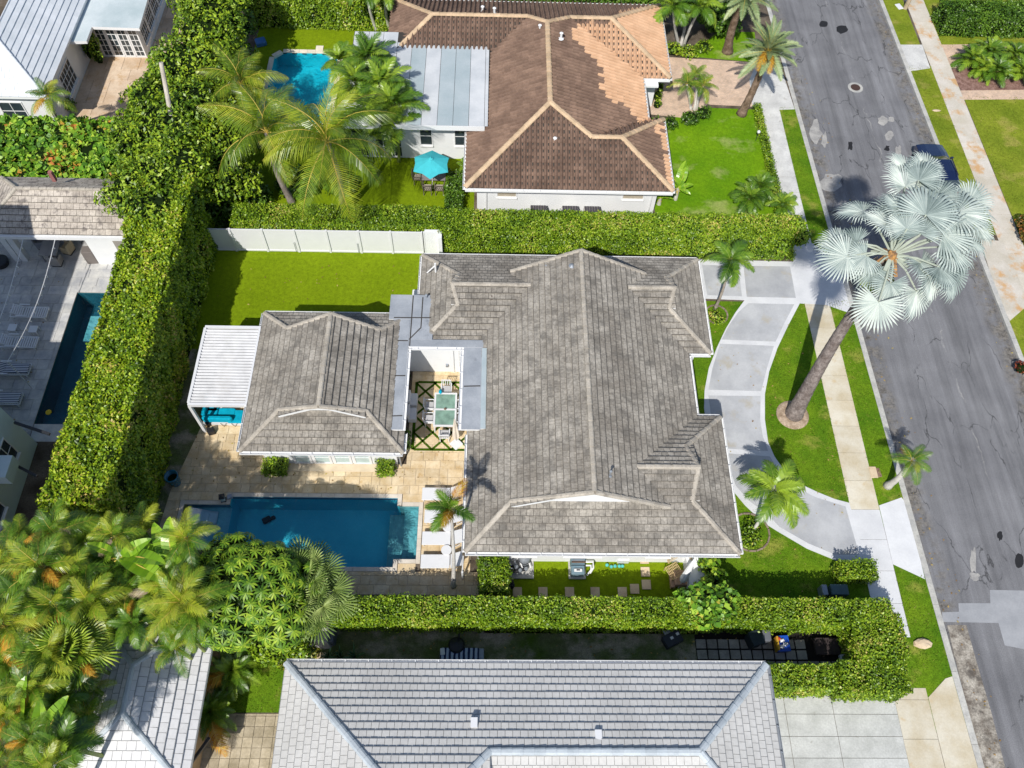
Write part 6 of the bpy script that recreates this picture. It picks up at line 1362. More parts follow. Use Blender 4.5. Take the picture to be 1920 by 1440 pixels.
STR = NT('wide_navy_stripe'); w_ = STR.n('ShaderNodeTexWave'); w_.inputs['Scale'].default_value = 1.5; w_.inputs['Distortion'].default_value = 2; STR.l(STR.P(), w_.inputs['Vector']); STR = STR.finish(STR.ramp(w_.outputs['Fac'], [(.42, (.02, .035, .09)), (.5, (.40, .46, .58))]), .9, .1)
MB().bevbox(x - .1, y, .31, 1.7, .6, .12, 0, .04).build('mattress', STR, t); MB().bevbox(x - .85, y + .12, .43, .2, .3, .05, .1, .02).build('tray', METALW, t)
for s_ in (-1, 1): MB().tube([(x + s_ * .95, y - .28, .0), (x + s_ * .95, y - .28, .35)], .03, 6).build('leg', METALW, t)
q = G(856, 1210, .4); m = MB(); m.lathe((q[0], q[1], 0), [(.18, 0), (.2, .1), (.36, .32), (.37, .42), (.30, .55), (.08, .62)], 16); m.tube([(q[0] + .1, q[1] + .2, .55), (q[0] + .12, q[1] + .42, .8)], .04, 5); tag(m.build('kettle_grill', BLACKP), 'black kettle grill next to the striped daybed', 'grill')
q = G(1261, 1198, .3); x, y = q[0], q[1]; t = thing('storage_chest', 'dark plastic chest with two white labels lying open near the hedge', 'storage chest', (x, y, 0)); MB().bevbox(x, y, 0, .85, .55, .42, .45, .04).build('chest', plain('navy_plastic', (.03, .035, .05), .5, .3), t)
for dx, dy in ((-.05, .02), (.22, .2)): m = MB(); m.rbox(x + dx, y + dy, .421, .14, .12, .008, .45); m.build('paper_label', METALW, t)
m = MB(); m.rbox(x - .15, y + .35, .3, .5, .2, .06, .45); m.build('lid', GREYM, t)
q = G(1412, 1200, .4); x, y = q[0], q[1]; m = MB(); m.bevbox(x, y, .05, .5, .6, .85, .3, .04); m.bevbox(x, y - .03, .9, .55, .65, .06, .3, .02); tag(m.build('wheelie_bin', plain('dark_green_plastic', (.015, .025, .03), .5, .3)), 'dark wheeled bin at the hedge edge on the dark slabs', 'bin')
q = G(1432, 1195, .4); m = MB(); m.bevbox(q[0], q[1], .05, .4, .5, .8, .0, .04); tag(m.build('wheelie_bin', plain('grey_plastic_b', (.13, .14, .16), .5, .3)), 'grey bin close beside the dark wheeled bin', 'bin')
q = G(1468, 1207, .4); x, y = q[0], q[1]; t = thing('recycling_crate', 'blue recycling crate heaped with white bags', 'crate', (x, y, 0)); m = MB(); m.rbox(x, y, .06, .50, .62, .4, .05, taper=1.12); m.build('crate', plain('royal_blue_plastic', (.01, .07, .42), .4, .4), t)
for dx, dy, c_ in ((-.05, .12, METALW), (.1, -.05, METALW), (-.08, -.15, METALW), (-.2, .2, plain('red_wrap', (.5, .06, .03), .5, .3))): m = MB(); m.ball((x + dx, y + dy, .5), (.12, .1, .07), 7, 5, jit=.25); m.build('bag', c_, t)
q = G(1456, 1208, .3); m = MB(); m.bevbox(q[0], q[1], .06, .1, .62, .5, .0, .02); tag(m.build('yellow_board', plain('yellow_board_m', (.5, .3, .03), .6, .2)), 'upright orange yellow board pressed against the blue crate', 'board')
q = G(1550, 1212, .2); m = MB(); m.bevbox(q[0], q[1], .05, 1.1, .75, .22, 0, .02); tag(m.build('tarp_box', plain('brown_tarp', (.045, .035, .035), .8, .2)), 'flat dark brown covered box under the white bucket', 'covered box')
q = G(1590, 1206, .5); m = MB(); m.lathe((q[0], q[1], .28), [(.14, 0), (.18, .34), (.20, .36), (.17, .36), (.13, .06)], 18); tag(m.build('bucket', METALW, None, True), 'white open bucket on the dark covered box', 'bucket')
q = G(1582, 1233, .3); m = MB(); m.bevbox(q[0], q[1], .05, .26, .34, .2, .1, .02); m.bevbox(q[0], q[1], .252, .12, .16, .01, .1, .004, 1); tag(m.build('label_box', [METALW, plain('royal_blue_print', (.02, .10, .40), .5, .3)]), 'small white box with a blue print by the hedge gap', 'box')
q = G(1606, 1236, .2); m = MB(); m.bevbox(q[0], q[1], .05, .42, .6, .18, .1, .03); tag(m.build('yellow_bag', plain('yellow_bag_m', (.48, .34, .02), .7, .2)), 'yellow bag of soil beside the grey stone at the hedge gap', 'bag')
q = G(1625, 1238, .2); m = MB(); m.ball((q[0], q[1], .12), (.3, .28, .2), 8, 5, jit=.15); tag(m.build('grey_stone', KERB), 'rounded grey stone beside the yellow bag', 'stone')
q = G(1592, 1256, .5); m = MB(); m.box(q[0] - .2, q[0] - .12, q[1] - .2, q[1] + .2, 0, 1.1); m.box(q[0] + .12, q[0] + .2, q[1] - .2, q[1] + .2, 0, 1.1); tag(m.build('gate_posts', plain('dark_brown_wood', (.05, .04, .04), .8, .2)), 'dark posts of the narrow gap through the south hedge', 'gate posts')
q = G(1731, 1206, .1); m = MB(); m.ball((q[0], q[1], .06), (.42, .26, .14), 9, 5, jit=.14); tag(m.build('boulder', STONE), 'flat sandstone boulder on the grass verge by the street', 'boulder')
q = G(1638, 885, .05); t = thing('water_meter', 'small meter box with a tan lid in a brown patch between walk and verge', 'meter box', (q[0], q[1], 0)); MB().bevbox(q[0], q[1], -.02, .36, .62, .06, 0, .01).build('lid', STONE, t); m = MB(); m.bevbox(q[0] + .28, q[1], -.02, .2, .5, .035, .1, .01); m.build('patch', MULCH, t)
for k, (u, v, lb) in enumerate(((1545, 1112, 'small grey utility box beside the larger one in the hedge shade'), (1572, 1112, 'larger dark blue grey utility cabinet in the hedge shade by the walk'))):
    q = G(u, v, .4); m = MB(); m.bevbox(q[0], q[1] + .1, 0, .26 if k == 0 else .8, .5, .6 if k == 0 else .65, 0, .03); tag(m.build('utility_box', GREYM if k == 0 else plain('green_grey_cabinet', (.07, .12, .13), .5, .3)), lb, 'utility box')
q = G(1869, 55, .03); m = MB(); m.bevbox(q[0], q[1], 0, .5, .38, .04, 0, .01); tag(m.build('meter_lid', METALW), 'pale rectangular access lid set in the east lawn', 'access lid')
q = G(1686, 12, .03); m = MB(); m.bevbox(q[0], q[1], 0, .4, .62, .04, .3, .01); tag(m.build('meter_lid', METALW), 'pale rectangular access lid at the top of the east verge', 'access lid')
q = G(1755, 207, .02); m = MB(); m.ball((q[0], q[1], .02), (.3, .12, .03), 8, 4, jit=.2); tag(m.build('bare_patch_stone', STONE), 'small pale sandy stone in the east verge grass', 'stone')
q = G(1420, 255, .4); t = thing('garden_lamp', 'little lamp on a short post inside the low hedge by the walk', 'garden lamp', (q[0], q[1], 0)); MB().tube([(q[0], q[1], 0), (q[0], q[1], .7)], .02, 6).build('post', DARKM, t); MB().ball((q[0], q[1], .75), .11, 10, 6).build('globe', METALW, t)
# electric poles
a, b = Vector(G(326, 232, 1.2)), Vector(G(303, 119, 8.0)); t = thing('utility_pole', 'bare wooden utility pole rising out of the ficus trees', 'utility pole', (a.x, a.y, 0)); b = Vector(G(302, 117, 8.0)); base = G(321, 218, 5.3)
MB().tube([(base[0] + (base[0] - b.x) * 1.96, base[1] + (base[1] - b.y) * 1.96, 0), tuple(b)], [.17, .12], 10).build('pole', mottled('weathered_pole', (.40, .36, .31), (.55, .50, .44), 2, 0, .15, .9, .1, .5), t)
q = G(1697, 16, 0); t = thing('street_pole', 'foot of a tan wooden pole on the east verge at the top edge', 'utility pole', (q[0], q[1], 0)); MB().tube([(q[0], q[1], 0), (q[0] + .15, q[1], 9)], [.16, .11], 10).build('pole', mottled('tan_pole', (.34, .27, .19), (.48, .39, .28), 2, 0, .15, .9, .1, .5), t)
# parked car
def car():
    y0 = 38.35; cx_ = 27.8; Z = -.12; t = thing('parked_car', 'dark blue hatchback parked at the east kerb behind the silver palm', 'car', (cx_, y0, Z))
    BLUE = NT('dark_blue_paint'); BLUE.b.inputs['Coat Weight'].default_value = 1; BLUE = BLUE.finish((.008, .018, .07), .25, .6, metal=.3)
    # stations along the length: y, half width at sill / belt / roof, heights of belt and top
    st = [(-2.25, .62, .66, .50, .62, .66), (-2.1, .80, .86, .62, .82, .90), (-1.3, .86, .91, .68, .93, 1.02), (-.85, .87, .92, .66, .97, 1.08), (-.1, .87, .92, .62, 1.0, 1.50), (.9, .87, .92, .63, 1.0, 1.54), (1.6, .86, .90, .62, 1.0, 1.45), (2.0, .82, .86, .60, .98, 1.1), (2.2, .68, .74, .56, .70, .80)]
    vs = []
    for (yy, ws, wb, wr, zb, zt) in st:
        for x_, z_ in ((-ws, .28), (-wb, zb * .62), (-wb, zb), (-wr, zt - .03), (-wr * .6, zt), (wr * .6, zt), (wr, zt - .03), (wb, zb), (wb, zb * .62), (ws, .28)): vs.append((cx_ + x_, y0 - yy, Z + z_))
    n = 10; fs = []; mi = []
    for i in range(len(st) - 1):
        for j in range(n):
            fs.append((i * n + j, i * n + (j + 1) % n, (i + 1) * n + (j + 1) % n, (i + 1) * n + j))
            glass = (j in (2, 6) and 3 <= i <= 6) or (j in (3, 4, 5) and i in (3, 6, 7) and (i != 7))
            mi.append(1 if glass else 0)
    m = MB(); m.v = vs; m.f = fs + [tuple(range(n)), tuple(range((len(st) - 1) * n + n - 1, (len(st) - 1) * n - 1, -1))]; m.m = mi + [0, 0]
    body = m.build('body', [BLUE, GLASS], t)
    bv = body.modifiers.new('bevel', 'BEVEL'); bv.width = .05; bv.segments = 2; bv.limit_method = 'ANGLE'; bv.angle_limit = math.radians(25)
    for i in (-1, 1):
        for yy in (-1.35, 1.35):
            w = link_mesh('wheel', MB().tube([(cx_ + i * .74, y0 + yy, Z + .33), (cx_ + i * .93, y0 + yy, Z + .33)], .33, 18).mesh('tyre', BLACKP, ORG[t.name]), t)
            MB().tube([(cx_ + i * .92, y0 + yy, Z + .33), (cx_ + i * .94, y0 + yy, Z + .33)], .2, 12).build('rim', GREYM, w)
        MB().bevbox(cx_ + i * 1.0, y0 + .75, Z + .95, .2, .12, .14, 0, .03).build('mirror', BLUE, t)
        MB().bevbox(cx_ + i * .62, y0 + 2.12, Z + .62, .32, .16, .14, 0, .03).build('headlight', GLASSL, t)
        MB().bevbox(cx_ + i * .7, y0 - 2.1, Z + .75, .2, .12, .2, 0, .03).build('tail_light', plain('red_lens', (.35, .01, .01), .2, .5), t)
        m = MB(); m.beam((cx_ + i * .58, y0 + .2, Z + 1.56), (cx_ + i * .58, y0 - 1.3, Z + 1.56), .04, .04); m.build('roof_rail', DARKM, t)
    m = MB(); m.bevbox(cx_, y0 + 2.22, Z + .4, 1.2, .08, .2, 0, .02); m.build('grille', BLACKP, t)
car()
# ------------------------------------------------------------------ hedges
def wv(y): return 0 * y
tx = -16.08
thing_tall = hedge('very tall clipped ficus hedge running the whole west side of the turf lawn', tx - 2.65, tx + .05, 13.6, 32.4, 5.1, LEAF_HEDGE2, 360, .16, .15, ls=.8)
zN = 2.2
hedge('long clipped hedge close behind the white panel fence', -14.8, -3.0, 31.72, 33.25, 2.05, LEAF_HEDGE, 420, .12, .07)
hedge('long clipped hedge from the fence end to the street, north of the main house', -2.99, 17.0, 31.3, 32.95, zN, LEAF_HEDGE, 420, .12, .07)
yT = G(1450, 1120, 2.2)[1]; yB_ = G(1100, 1165, 2.0)[1]
hedge('long bright hedge along the south side of the blue pool and main house', -8.1, 17.55, yB_ + .05, yT, 2.15, LEAF_HEDGE, 480, .115, .09)
hedge('hedge arm turning south beside the grass verge at lower right', 15.75, 18.0, 8.15, 10.1, 2.0, LEAF_HEDGE, 480, .115, .09)
hedge('clipped hedge between the pale roof and the white concrete drive', 11.6, 14.6, 6.9, 7.9, 1.9, LEAF_HEDGE, 480, .115, .09)
hedge('clipped hedge right of the narrow gap beside the white concrete drive', 14.95, 17.8, 6.75, 8.1, 1.9, LEAF_HEDGE, 480, .115, .09)
hedge('tall hedge behind the turquoise pool at the top edge', -17.2, -7.2, 51.4, 53.4, 3.0, LEAF_HEDGE, 300, .16, .12)
hedge('hedge along the north side of the brown roofed house at the top edge', -6.9, 11.5, 51.8, 53.6, 2.6, LEAF_DARK, 220, .16, .12)
hedge('dark clipped hedge above the east lawn at the top right corner', 31.9, 44, 52.2, 54.5, 1.6, LEAF_DARK, 220, .15, .1)
hedge('low dark hedge strip against the eastern front lawn edge', 17.15, 17.62, 31.3, 44.3, .55, LEAF_HEDGE, 350, .10, .05)
hedge('narrow clipped hedge below the west eave of the brown roofed house', -2.9, -1.9, 33.4, 37.2, 1.0, LEAF_DARK, 300, .12, .08)
hedge('squat hedge block between patio corner and pool pumps', G(900, 1040, 1.3)[0], G(953, 1060, 1.3)[0], 11.1, 12.95, 1.4, LEAF_HEDGE, 480, .11, .08)
hedge('small clipped shrub at the west end of the pool house wall', -11.1, -10.0, 17.15, 17.85, .8, LEAF_HEDGE, 420, .11, .1, name='shrub', cat='shrub')
hedge('thin clipped shrub at the east end of the pool house wall', -5.55, -4.75, 17.2, 17.85, .75, LEAF_HEDGE, 420, .11, .1, name='shrub', cat='shrub')
x0, y0 = G(1573, 1060, .9)[0], G(1600, 1085, .9)[1]
hedge('barrel shaped clipped shrub casting a square shadow on the white walk', x0, G(1642, 1065, .9)[0], y0, G(1600, 1050, .9)[1], 1.05, LEAF_HEDGE, 480, .11, .1, name='shrub', cat='shrub')
hedge('big leaved sea grape hedge between terrace and pavilion', -34, -19.2, 34.9, 39.6, 2.3, LEAF_GRAPE, 110, .28, .22, asp=.9)
# ficus trees
def ft(label, u, v, z, r, extra=(), m=LEAF_FICUS, size=.2, dens=150, name='ficus_tree'):
    c = G(u, v, z); bl = [(c[0], c[1], z, r, r, r * .62)]
    for du, dv, dz, rr in extra: q = G(u + du, v + dv, z + dz); bl.append((q[0], q[1], z + dz, rr, rr, rr * .7))
    return bush(name, label, 'ficus tree', bl, m, size, dens, group='ficus trees massed west of the coconut palms', trunk=.22, la=.34, ls=1.1, asp=.5)
ft('bushy ficus tree beside the sandstone terrace', 285, 190, 3.9, 1.6, ((20, -35, .3, 1.1), (-25, 30, -.6, 1.1), (40, 40, .3, 1.4)))
ft('large ficus tree with the bare pole rising through it', 320, 240, 4.3, 2.4, ((-60, 30, -.4, 1.7), (40, -40, .4, 1.8), (10, 70, -.2, 1.9), (-30, -50, .2, 1.5)))
ft('ficus tree at the north end of the very tall hedge', 300, 340, 4.3, 2.3, ((-50, 20, 0, 1.6), (40, -30, .3, 1.7), (40, 40, -.6, 1.5), (-10, 60, .1, 1.8)))
ft('ficus tree just left of the western coconut palm', 405, 270, 3.6, 2.0, ((20, -70, .2, 1.6), (0, 60, -.5, 1.6), (50, 70, -1.2, 1.3), (-40, 10, .4, 1.5)))
ft('ficus tree above the utility pole', 355, 120, 4.6, 2.1, ((30, -50, .3, 1.8), (-35, 10, -.2, 1.5), (50, 30, -.6, 1.7)))
ft('tall narrow ficus at the top edge near the turquoise pool', 395, 40, 4.8, 2.0, ((-20, -40, .2, 1.7), (30, -40, 0, 1.6), (10, 40, -.3, 1.6)))
ft('dark ficus in the gap between the tall hedge and the top hedge', 440, 110, 3.0, 1.3, ((0, -60, 0, 1.3), (-10, 50, .2, 1.2)), m=LEAF_DARK)
# sea grape and mixed shrubs
def sh(name, label, cat, pts, m=LEAF_GRAPE, size=.24, dens=130, asp=.85, **k):
    bl = []
    for u, v, z, r, rz in pts: c = G(u, v, z); bl.append((c[0], c[1], z, r, r, rz))
    return bush(name, label, cat, bl, m, size, dens, asp=asp, **k)
sh('sea_grape_shrub', 'round leaved sea grape growing through the long south hedge near the white wall', 'shrub', ((1320, 1135, 2.0, .9, .5), (1290, 1128, 2.0, .6, .4), (1360, 1130, 1.9, .7, .4)))
sh('mixed_shrub', 'leafy shrub in the corner outside the low white wall', 'shrub', ((1330, 1060, .8, .5, .7), (1340, 1085, .8, .45, .7), (1322, 1100, .8, .4, .7)), LEAF_UMB, .18, 220)
sh('dark_round_shrub', 'dark round shrub at the street end of the hedge by the silver palm', 'shrub', ((1488, 425, 1.7, .75, .7), (1500, 445, 1.3, .6, .7), (1465, 455, 1.5, .7, .6)), LEAF_HEDGE, .13, 420, .6)
sh('flower_shrub', 'low mixed shrubs below the small cluster palm on the brick drive', 'shrub', ((1295, 222, .4, .6, .4), (1318, 212, .4, .5, .4), (1255, 232, .3, .5, .3), (1232, 230, .3, .45, .3)), LEAF_DARK, .13, 300, .6)
sh('foundation_shrub', 'narrow green shrub beside the white porch wall of the brown roofed house', 'shrub', ((1233, 180, .4, .3, .5), (1238, 165, .4, .25, .45), (1232, 195, .35, .3, .4)), LEAF_HEDGE, .12, 380, .6)
sh('foundation_shrub', 'shrubs at the foot of the triple palm by the top lawn', 'shrub', ((1262, 92, .4, .6, .4), (1290, 98, .3, .6, .35), (1320, 88, .3, .6, .3)), LEAF_HEDGE, .13, 340, .6)
sh('garden_thicket', 'dark leafy thicket behind the leaning date palm at the top', 'shrub', ((1355, 40, 1.0, 1.3, 1.0), (1335, 25, 1.2, 1.2, 1.1), (1370, 15, 1.0, 1.2, 1.0)), LEAF_DARK, .2, 200, .6)
sh('croton_shrub', 'dark shrub with red tips half cut off by the right edge of the photo', 'shrub', ((1925, 422, .6, .6, .6), (1930, 440, .5, .6, .5)), leafmat('croton_leaf', (.05, .08, .01), (.14, .12, .02), (.35, .12, .03)), .14, 300, .6)
sh('ti_plant', 'dark red leaved plant overhanging the kerb at the right edge', 'shrub', ((1915, 690, .3, .4, .35),), leafmat('ti_leaf', (.14, .02, .015), (.28, .05, .03), (.4, .12, .05)), .22, 120, .3)
sh('vine', 'variegated climbing vine on the wall left of the french doors', 'vine', ((172, 78, 1.8, .35, 1.0), (183, 105, .8, .35, .7), (165, 95, 1.0, .3, .8)), LEAF_HEDGE, .14, 380, .6)
sh('foundation_shrub', 'low dark planting along the foot of the northwest house window', 'shrub', ((20, 232, .4, .8, .45), (60, 232, .4, .8, .45), (95, 230, .4, .6, .4)), LEAF_DARK, .14, 260, .6)
sh('foundation_shrub', 'shady bed beside the small paned window of the northwest house', 'shrub', ((120, 170, .5, .5, .6), (125, 195, .5, .5, .5), (112, 150, .5, .4, .6)), LEAF_DARK, .14, 260, .6)
sh('ground_shrub', 'dark undergrowth between hedge and ficus trunks left of the white fence', 'shrub', ((410, 395, .8, 1.2, .9), (440, 340, .6, 1.2, .8), (480, 370, .5, 1.0, .6), (560, 340, .4, 1.3, .5), (640, 345, .3, 1.0, .4)), LEAF_DARK, .2, 200, .6)
sh('foundation_shrub', 'round planted island at the foot of the little palm beside the north east gable', 'shrub', ((1340, 592, .15, .36, .28), (1348, 600, .12, .3, .24)), LEAF_HEDGE, .11, 460, .6)
sh('foundation_shrub', 'round planted island at the foot of the palm beside the south east gable', 'shrub', ((1404, 1010, .2, .5, .3), (1408, 990, .2, .4, .3)), LEAF_HEDGE, .11, 460, .6)
sh('courtyard_shrub', 'clipped dark shrub strip against the pool house wall in the courtyard', 'shrub', ((762, 815, .3, .22, .3), (762, 835, .3, .22, .3)) , LEAF_DARK, .1, 400, .6)
sh('courtyard_shrub', 'little clipped shrub in the shaded north west corner of the courtyard', 'shrub', ((765, 705, .3, .2, .3),), LEAF_DARK, .1, 400, .6)
sh('plum_groundcover', 'yellow green ground cover tuft at the corner of the pale roof', 'shrub', ((552, 1228, .15, .8, .25), (575, 1222, .15, .6, .2)), leafmat('olive_leaf', (.09, .12, .01), (.20, .22, .02), (.36, .34, .06)), .1, 420, .6)
sh('round_hedge_shrub', 'mounded green shrub between the umbrella tree and the covered grill', 'shrub', ((545, 1195, 1.0, 1.0, .8), (510, 1205, 1.0, 1.0, .8), (575, 1165, 1.3, .7, .6)), LEAF_HEDGE, .15, 330, .6)
# edging rings
for lb, u, v, r_ in (('ring of brown stones round the foot of the small palm by the north east gable', 1343, 590, .62), ('ring of brown stones round the foot of the palm by the south east gable', 1405, 998, .95)):
    c = G(u, v, 0); t = thing('stone_edging', lb, 'garden edging', (c[0], c[1], 0))
    for k in range(16):
        a = 2 * math.pi * k / 16; MB().bevbox(c[0] + r_ * math.cos(a), c[1] + r_ * math.sin(a), .0, .09, r_ * .36, .07, a, .015).build('stone', mottled('edging_stone', (.16, .12, .09), (.3, .24, .19), 2, .2, .1) if k == 0 else bpy.data.materials['edging_stone'], t)
c = G(1486, 778, 0); MB().lathe((c[0], c[1], .0), [(.86, 0), (.84, .03), (.70, .07), (.3, .1)], 26).build('root_ring', mottled('mulch_ring', (.26, .19, .13), (.46, .36, .27), 4, 0, .25, .95, .05, .8)); tag(bpy.data.objects['root_ring'], 'ring of pale mulch round the foot of the great silver palm', 'mulch ring')
# umbrella tree made of rosettes
t = thing('umbrella_tree', 'large domed umbrella tree with glossy leaf rosettes beside the pool shelf', 'umbrella tree', (*G(480, 1100, 0)[:2], 0))
blobs = [(G(u, v, z)[0], G(u, v, z)[1], z, r, r, r * .6) for u, v, z, r in ((480, 1095, 5.6, 1.8), (435, 1145, 5.4, 1.5), (545, 1085, 4.8, 1.2), (430, 1055, 5.2, 1.25), (520, 1155, 4.9, 1.2), (392, 1095, 5.2, 1.1))]
P_, N_2 = bush_pts(blobs, 95, la=.1)
keep = []; 
for k in range(len(P_)):
    if all((P_[k] - P_[j]) @ (P_[k] - P_[j]) > .15 for j in keep): keep.append(k)
V, F = [], []
for k in keep:
    p, n_ = Vector(P_[k]), Vector(N_2[k]); n_ = (n_ + Vector((0, 0, .6))).normalized(); a_ = n_.orthogonal().normalized(); b_ = n_.cross(a_); m_ = random.randint(9, 13); R_ = random.uniform(.30, .38); off = random.random() * 6
    for lay in (0, 1):
        for j in range(m_ if lay == 0 else 6):
            an = off + lay * .3 + 2 * math.pi * j / (m_ if lay == 0 else 6); d_ = a_ * math.cos(an) + b_ * math.sin(an); s_ = n_.cross(d_); rr = R_ * (1 if lay == 0 else .55); w_ = rr * .12; pb = p + n_ * .03
            i0 = len(V); V += [pb, p + d_ * rr * .55 + s_ * w_ + n_ * .04, p + d_ * rr - n_ * rr * (.32 if lay == 0 else .0), p + d_ * rr * .55 - s_ * w_ + n_ * .04]; F.append((i0, i0 + 1, i0 + 2, i0 + 3))
link_mesh('foliage', np_mesh('foliage', np.array([tuple(v) for v in V]), np.array(F), LEAF_UMB, tuple(ORG[t.name])), t)
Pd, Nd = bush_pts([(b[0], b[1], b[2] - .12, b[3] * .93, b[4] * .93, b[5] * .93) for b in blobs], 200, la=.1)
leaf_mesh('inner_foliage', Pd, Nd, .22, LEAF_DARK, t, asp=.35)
m = MB()
for b in blobs: m.ball(b[:3], (b[3] * .80, b[4] * .85, b[5] * .8), 10, 6, jit=.1)
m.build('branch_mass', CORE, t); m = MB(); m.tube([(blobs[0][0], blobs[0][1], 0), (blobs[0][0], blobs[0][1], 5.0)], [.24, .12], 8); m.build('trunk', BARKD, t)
# ------------------------------------------------------------------ palms
COCO = fr_set('coco', [FRONDY, STEMY], 3.9, .9, n=36, rise=.45, droop=1.45, ldroop=.85, lw=.06, vee=.12)
AREC = fr_set('areca', [FROND, STEM], 2.0, .58, n=25, rise=.4, droop=1.25, ldroop=.45, lw=.075, vee=.35, start=.2)
ADON = fr_set('adonidia', [FROND, STEM], 1.75, .52, n=26, rise=.45, droop=1.45, ldroop=.5, lw=.075, vee=.35, start=.12)
DATE = fr_set('date', [FRONDG, STEMY], 2.5, .42, n=40, rise=.2, droop=.7, ldroop=.12, lw=.055, vee=.35)
SAGO = fr_set('sago', [FROND, STEM], 1.25, .27, n=32, rise=.4, droop=1.2, ldroop=.1, lw=.03, vee=.3)
TROP = fr_set('tropic', [leafmat('yellow_green_frond', (.02, .07, .005), (.11, .22, .010), (.38, .42, .03), rough=.38, spec=.5, per=.7), STEMY], 2.3, .62, n=30, rise=.45, droop=1.35, ldroop=.6, lw=.052, vee=.25, start=.15)
OLDF = fr_set('oldf', [FRONDO, STEMY], 1.9, .5, n=26, rise=.3, droop=1.5, ldroop=.6, lw=.06, vee=.1, start=.2)
DRYF = fr_set('dryf', [FROND_DRY, BARK], 1.7, .45, n=24, rise=.2, droop=1.6, ldroop=.8, lw=.04, vee=.0, start=.2)
def at(u, v, z): return G(u, v, z)
g_ = 'coconut palms over the turquoise pool'
c = at(500, 248, 6.2); b = at(546, 372, .3); palm('coconut_palm', 'coconut palm nearer the ficus trees, crown over the left of the turquoise pool', b, c, COCO, 15, .19, .13, BARK, g_, el0=80, el1=-32, bend=.25, sc0=1.18)
c = at(614, 265, 6.8); b = at(640, 395, .3); palm('coconut_palm', 'coconut palm right of its twin, trunk rising behind the hedge', b, c, COCO, 16, .19, .13, BARK, g_, el0=80, el1=-35, bend=-.25, sc0=1.28, yaw0=.6)
c = at(452, 158, 4.8); palm('coconut_palm', 'smaller upright coconut palm behind, over the west edge of the turquoise pool', (c[0], c[1]), c, COCO, 14, .14, .1, BARK, 'coconut palms over the turquoise pool', el0=82, el1=-15, sc0=.85)
g_ = 'areca palms between the turquoise pool and the grey flat roof'
for k, (u, v, z, s_, lb) in enumerate(((640, 118, 3.2, .7, 'nearest the turquoise pool corner'), (690, 115, 3.8, .95, 'topmost over the grey flat roof'), (668, 160, 3.6, .9, 'left of the grey roof edge'), (715, 165, 3.8, 1.0, 'in the middle over the roof edge'), (735, 200, 3.6, 1.0, 'furthest right over the grey roof'), (690, 205, 3.3, .95, 'low over the roof corner'), (740, 238, 2.8, .9, 'lowest, beside the white wall and window'), (668, 245, 2.4, .8, 'behind the right coconut crown'))):
    c = at(u, v, z); palm('areca_palm', 'clumping green palm ' + lb, (c[0], c[1]), c, AREC, 18, .09, .06, STEM, g_, el0=85, el1=-15, sc0=s_ * 1.3)
g_ = 'slim palms left of the brown roof at the top edge'
for u, v, bu, bv, lb in ((688, -12, 706, 56, 'slim grey trunked palm in front of the top hedge, left one'), (722, -8, 731, 56, 'slim grey trunked palm in front of the top hedge, right one beside the roof')): c = at(u, v, 3.6); b = at(bu, bv, 0); palm('slim_palm', lb, b, c, ADON, 13, .12, .08, BARKP, g_, shaft=.5, el0=75, el1=-20)
g_ = 'triple palm by the top lawn'
for u, v, bu, bv, lb in ((1262, 18, 1273, 85, 'left trunk of the triple white stemmed palm'), (1290, -6, 1276, 87, 'middle trunk of the triple white stemmed palm'), (1310, 20, 1281, 88, 'right leaning trunk of the triple white stemmed palm')): c = at(u, v, 3.4); b = at(bu, bv, 0); palm('triple_palm', lb, b, c, ADON, 14, .11, .08, BARKP, g_, shaft=.4, el0=78, el1=-28, sc0=1.15)
g_ = 'small cluster palm on the brick drive'
for u, v, bu, bv, lb in ((1288, 158, 1296, 205, 'left stem of the small bright cluster palm on the brick drive'), (1305, 145, 1302, 206, 'middle stem of the small bright cluster palm on the brick drive'), (1318, 162, 1307, 204, 'right stem of the small bright cluster palm on the brick drive')): c = at(u, v, 1.9); b = at(bu, bv, 0); palm('cluster_palm', lb, b, c, TROP, 11, .09, .07, BARKP, g_, el0=80, el1=-25, sc0=.62)
c = at(1440, 96, 4.2); palm('date_palm', 'grey green date palm with a stubbly trunk leaning over the brick drive entrance', at(1390, 214, 0), c, DATE, 34, .26, .2, BARKD, None, el0=82, el1=-22, bend=.1, old=OLDF, nold=3, sc0=1.0)
c = at(1398, -8, 4.6); palm('date_palm', 'date palm at the top edge with a thick brown trunk leaning right', at(1364, 97, 0), c, DATE, 34, .3, .22, BARKD, None, el0=82, el1=-25, bend=.2)
g_ = 'pygmy date palms beside the walk'
for u, v, z, s_, lb in ((1405, 372, 1.0, .75, 'dark bushy pygmy palm behind the hedge, left of the pair'), (1425, 352, 1.2, .7, 'dark bushy pygmy palm behind the hedge, middle'), (1468, 385, 1.0, .6, 'pale pygmy palm arching over the grey walk')): c = at(u, v, z); palm('pygmy_palm', lb, (c[0], c[1]), c, AREC, 24, .1, .08, BARKD, g_, el0=80, el1=-15, sc0=s_)
c = at(1366, 500, 2.9); palm('small_palm', 'small palm with a yellow green crownshaft over the ring driveway by the north east gable', at(1340, 580, 0), c, ADON, 11, .085, .06, BARK, None, shaft=.45, el0=60, el1=-25, sc0=1.08)
c = at(1444, 932, 2.3); palm('small_palm', 'palm with broad feathery fronds over the ring driveway by the south east gable', at(1407, 1000, 0), c, ADON, 11, .09, .06, BARKP, None, shaft=.5, el0=55, el1=-15, sc0=1.3)
c = at(1702, 872, 1.9); palm('small_palm', 'yellowing little palm with a pale thick trunk leaning over the kerb', at(1664, 911, 0), c, TROP, 12, .17, .10, BARKP, None, shaft=.4, el0=60, el1=-30, sc0=.62, old=OLDF, nold=1)
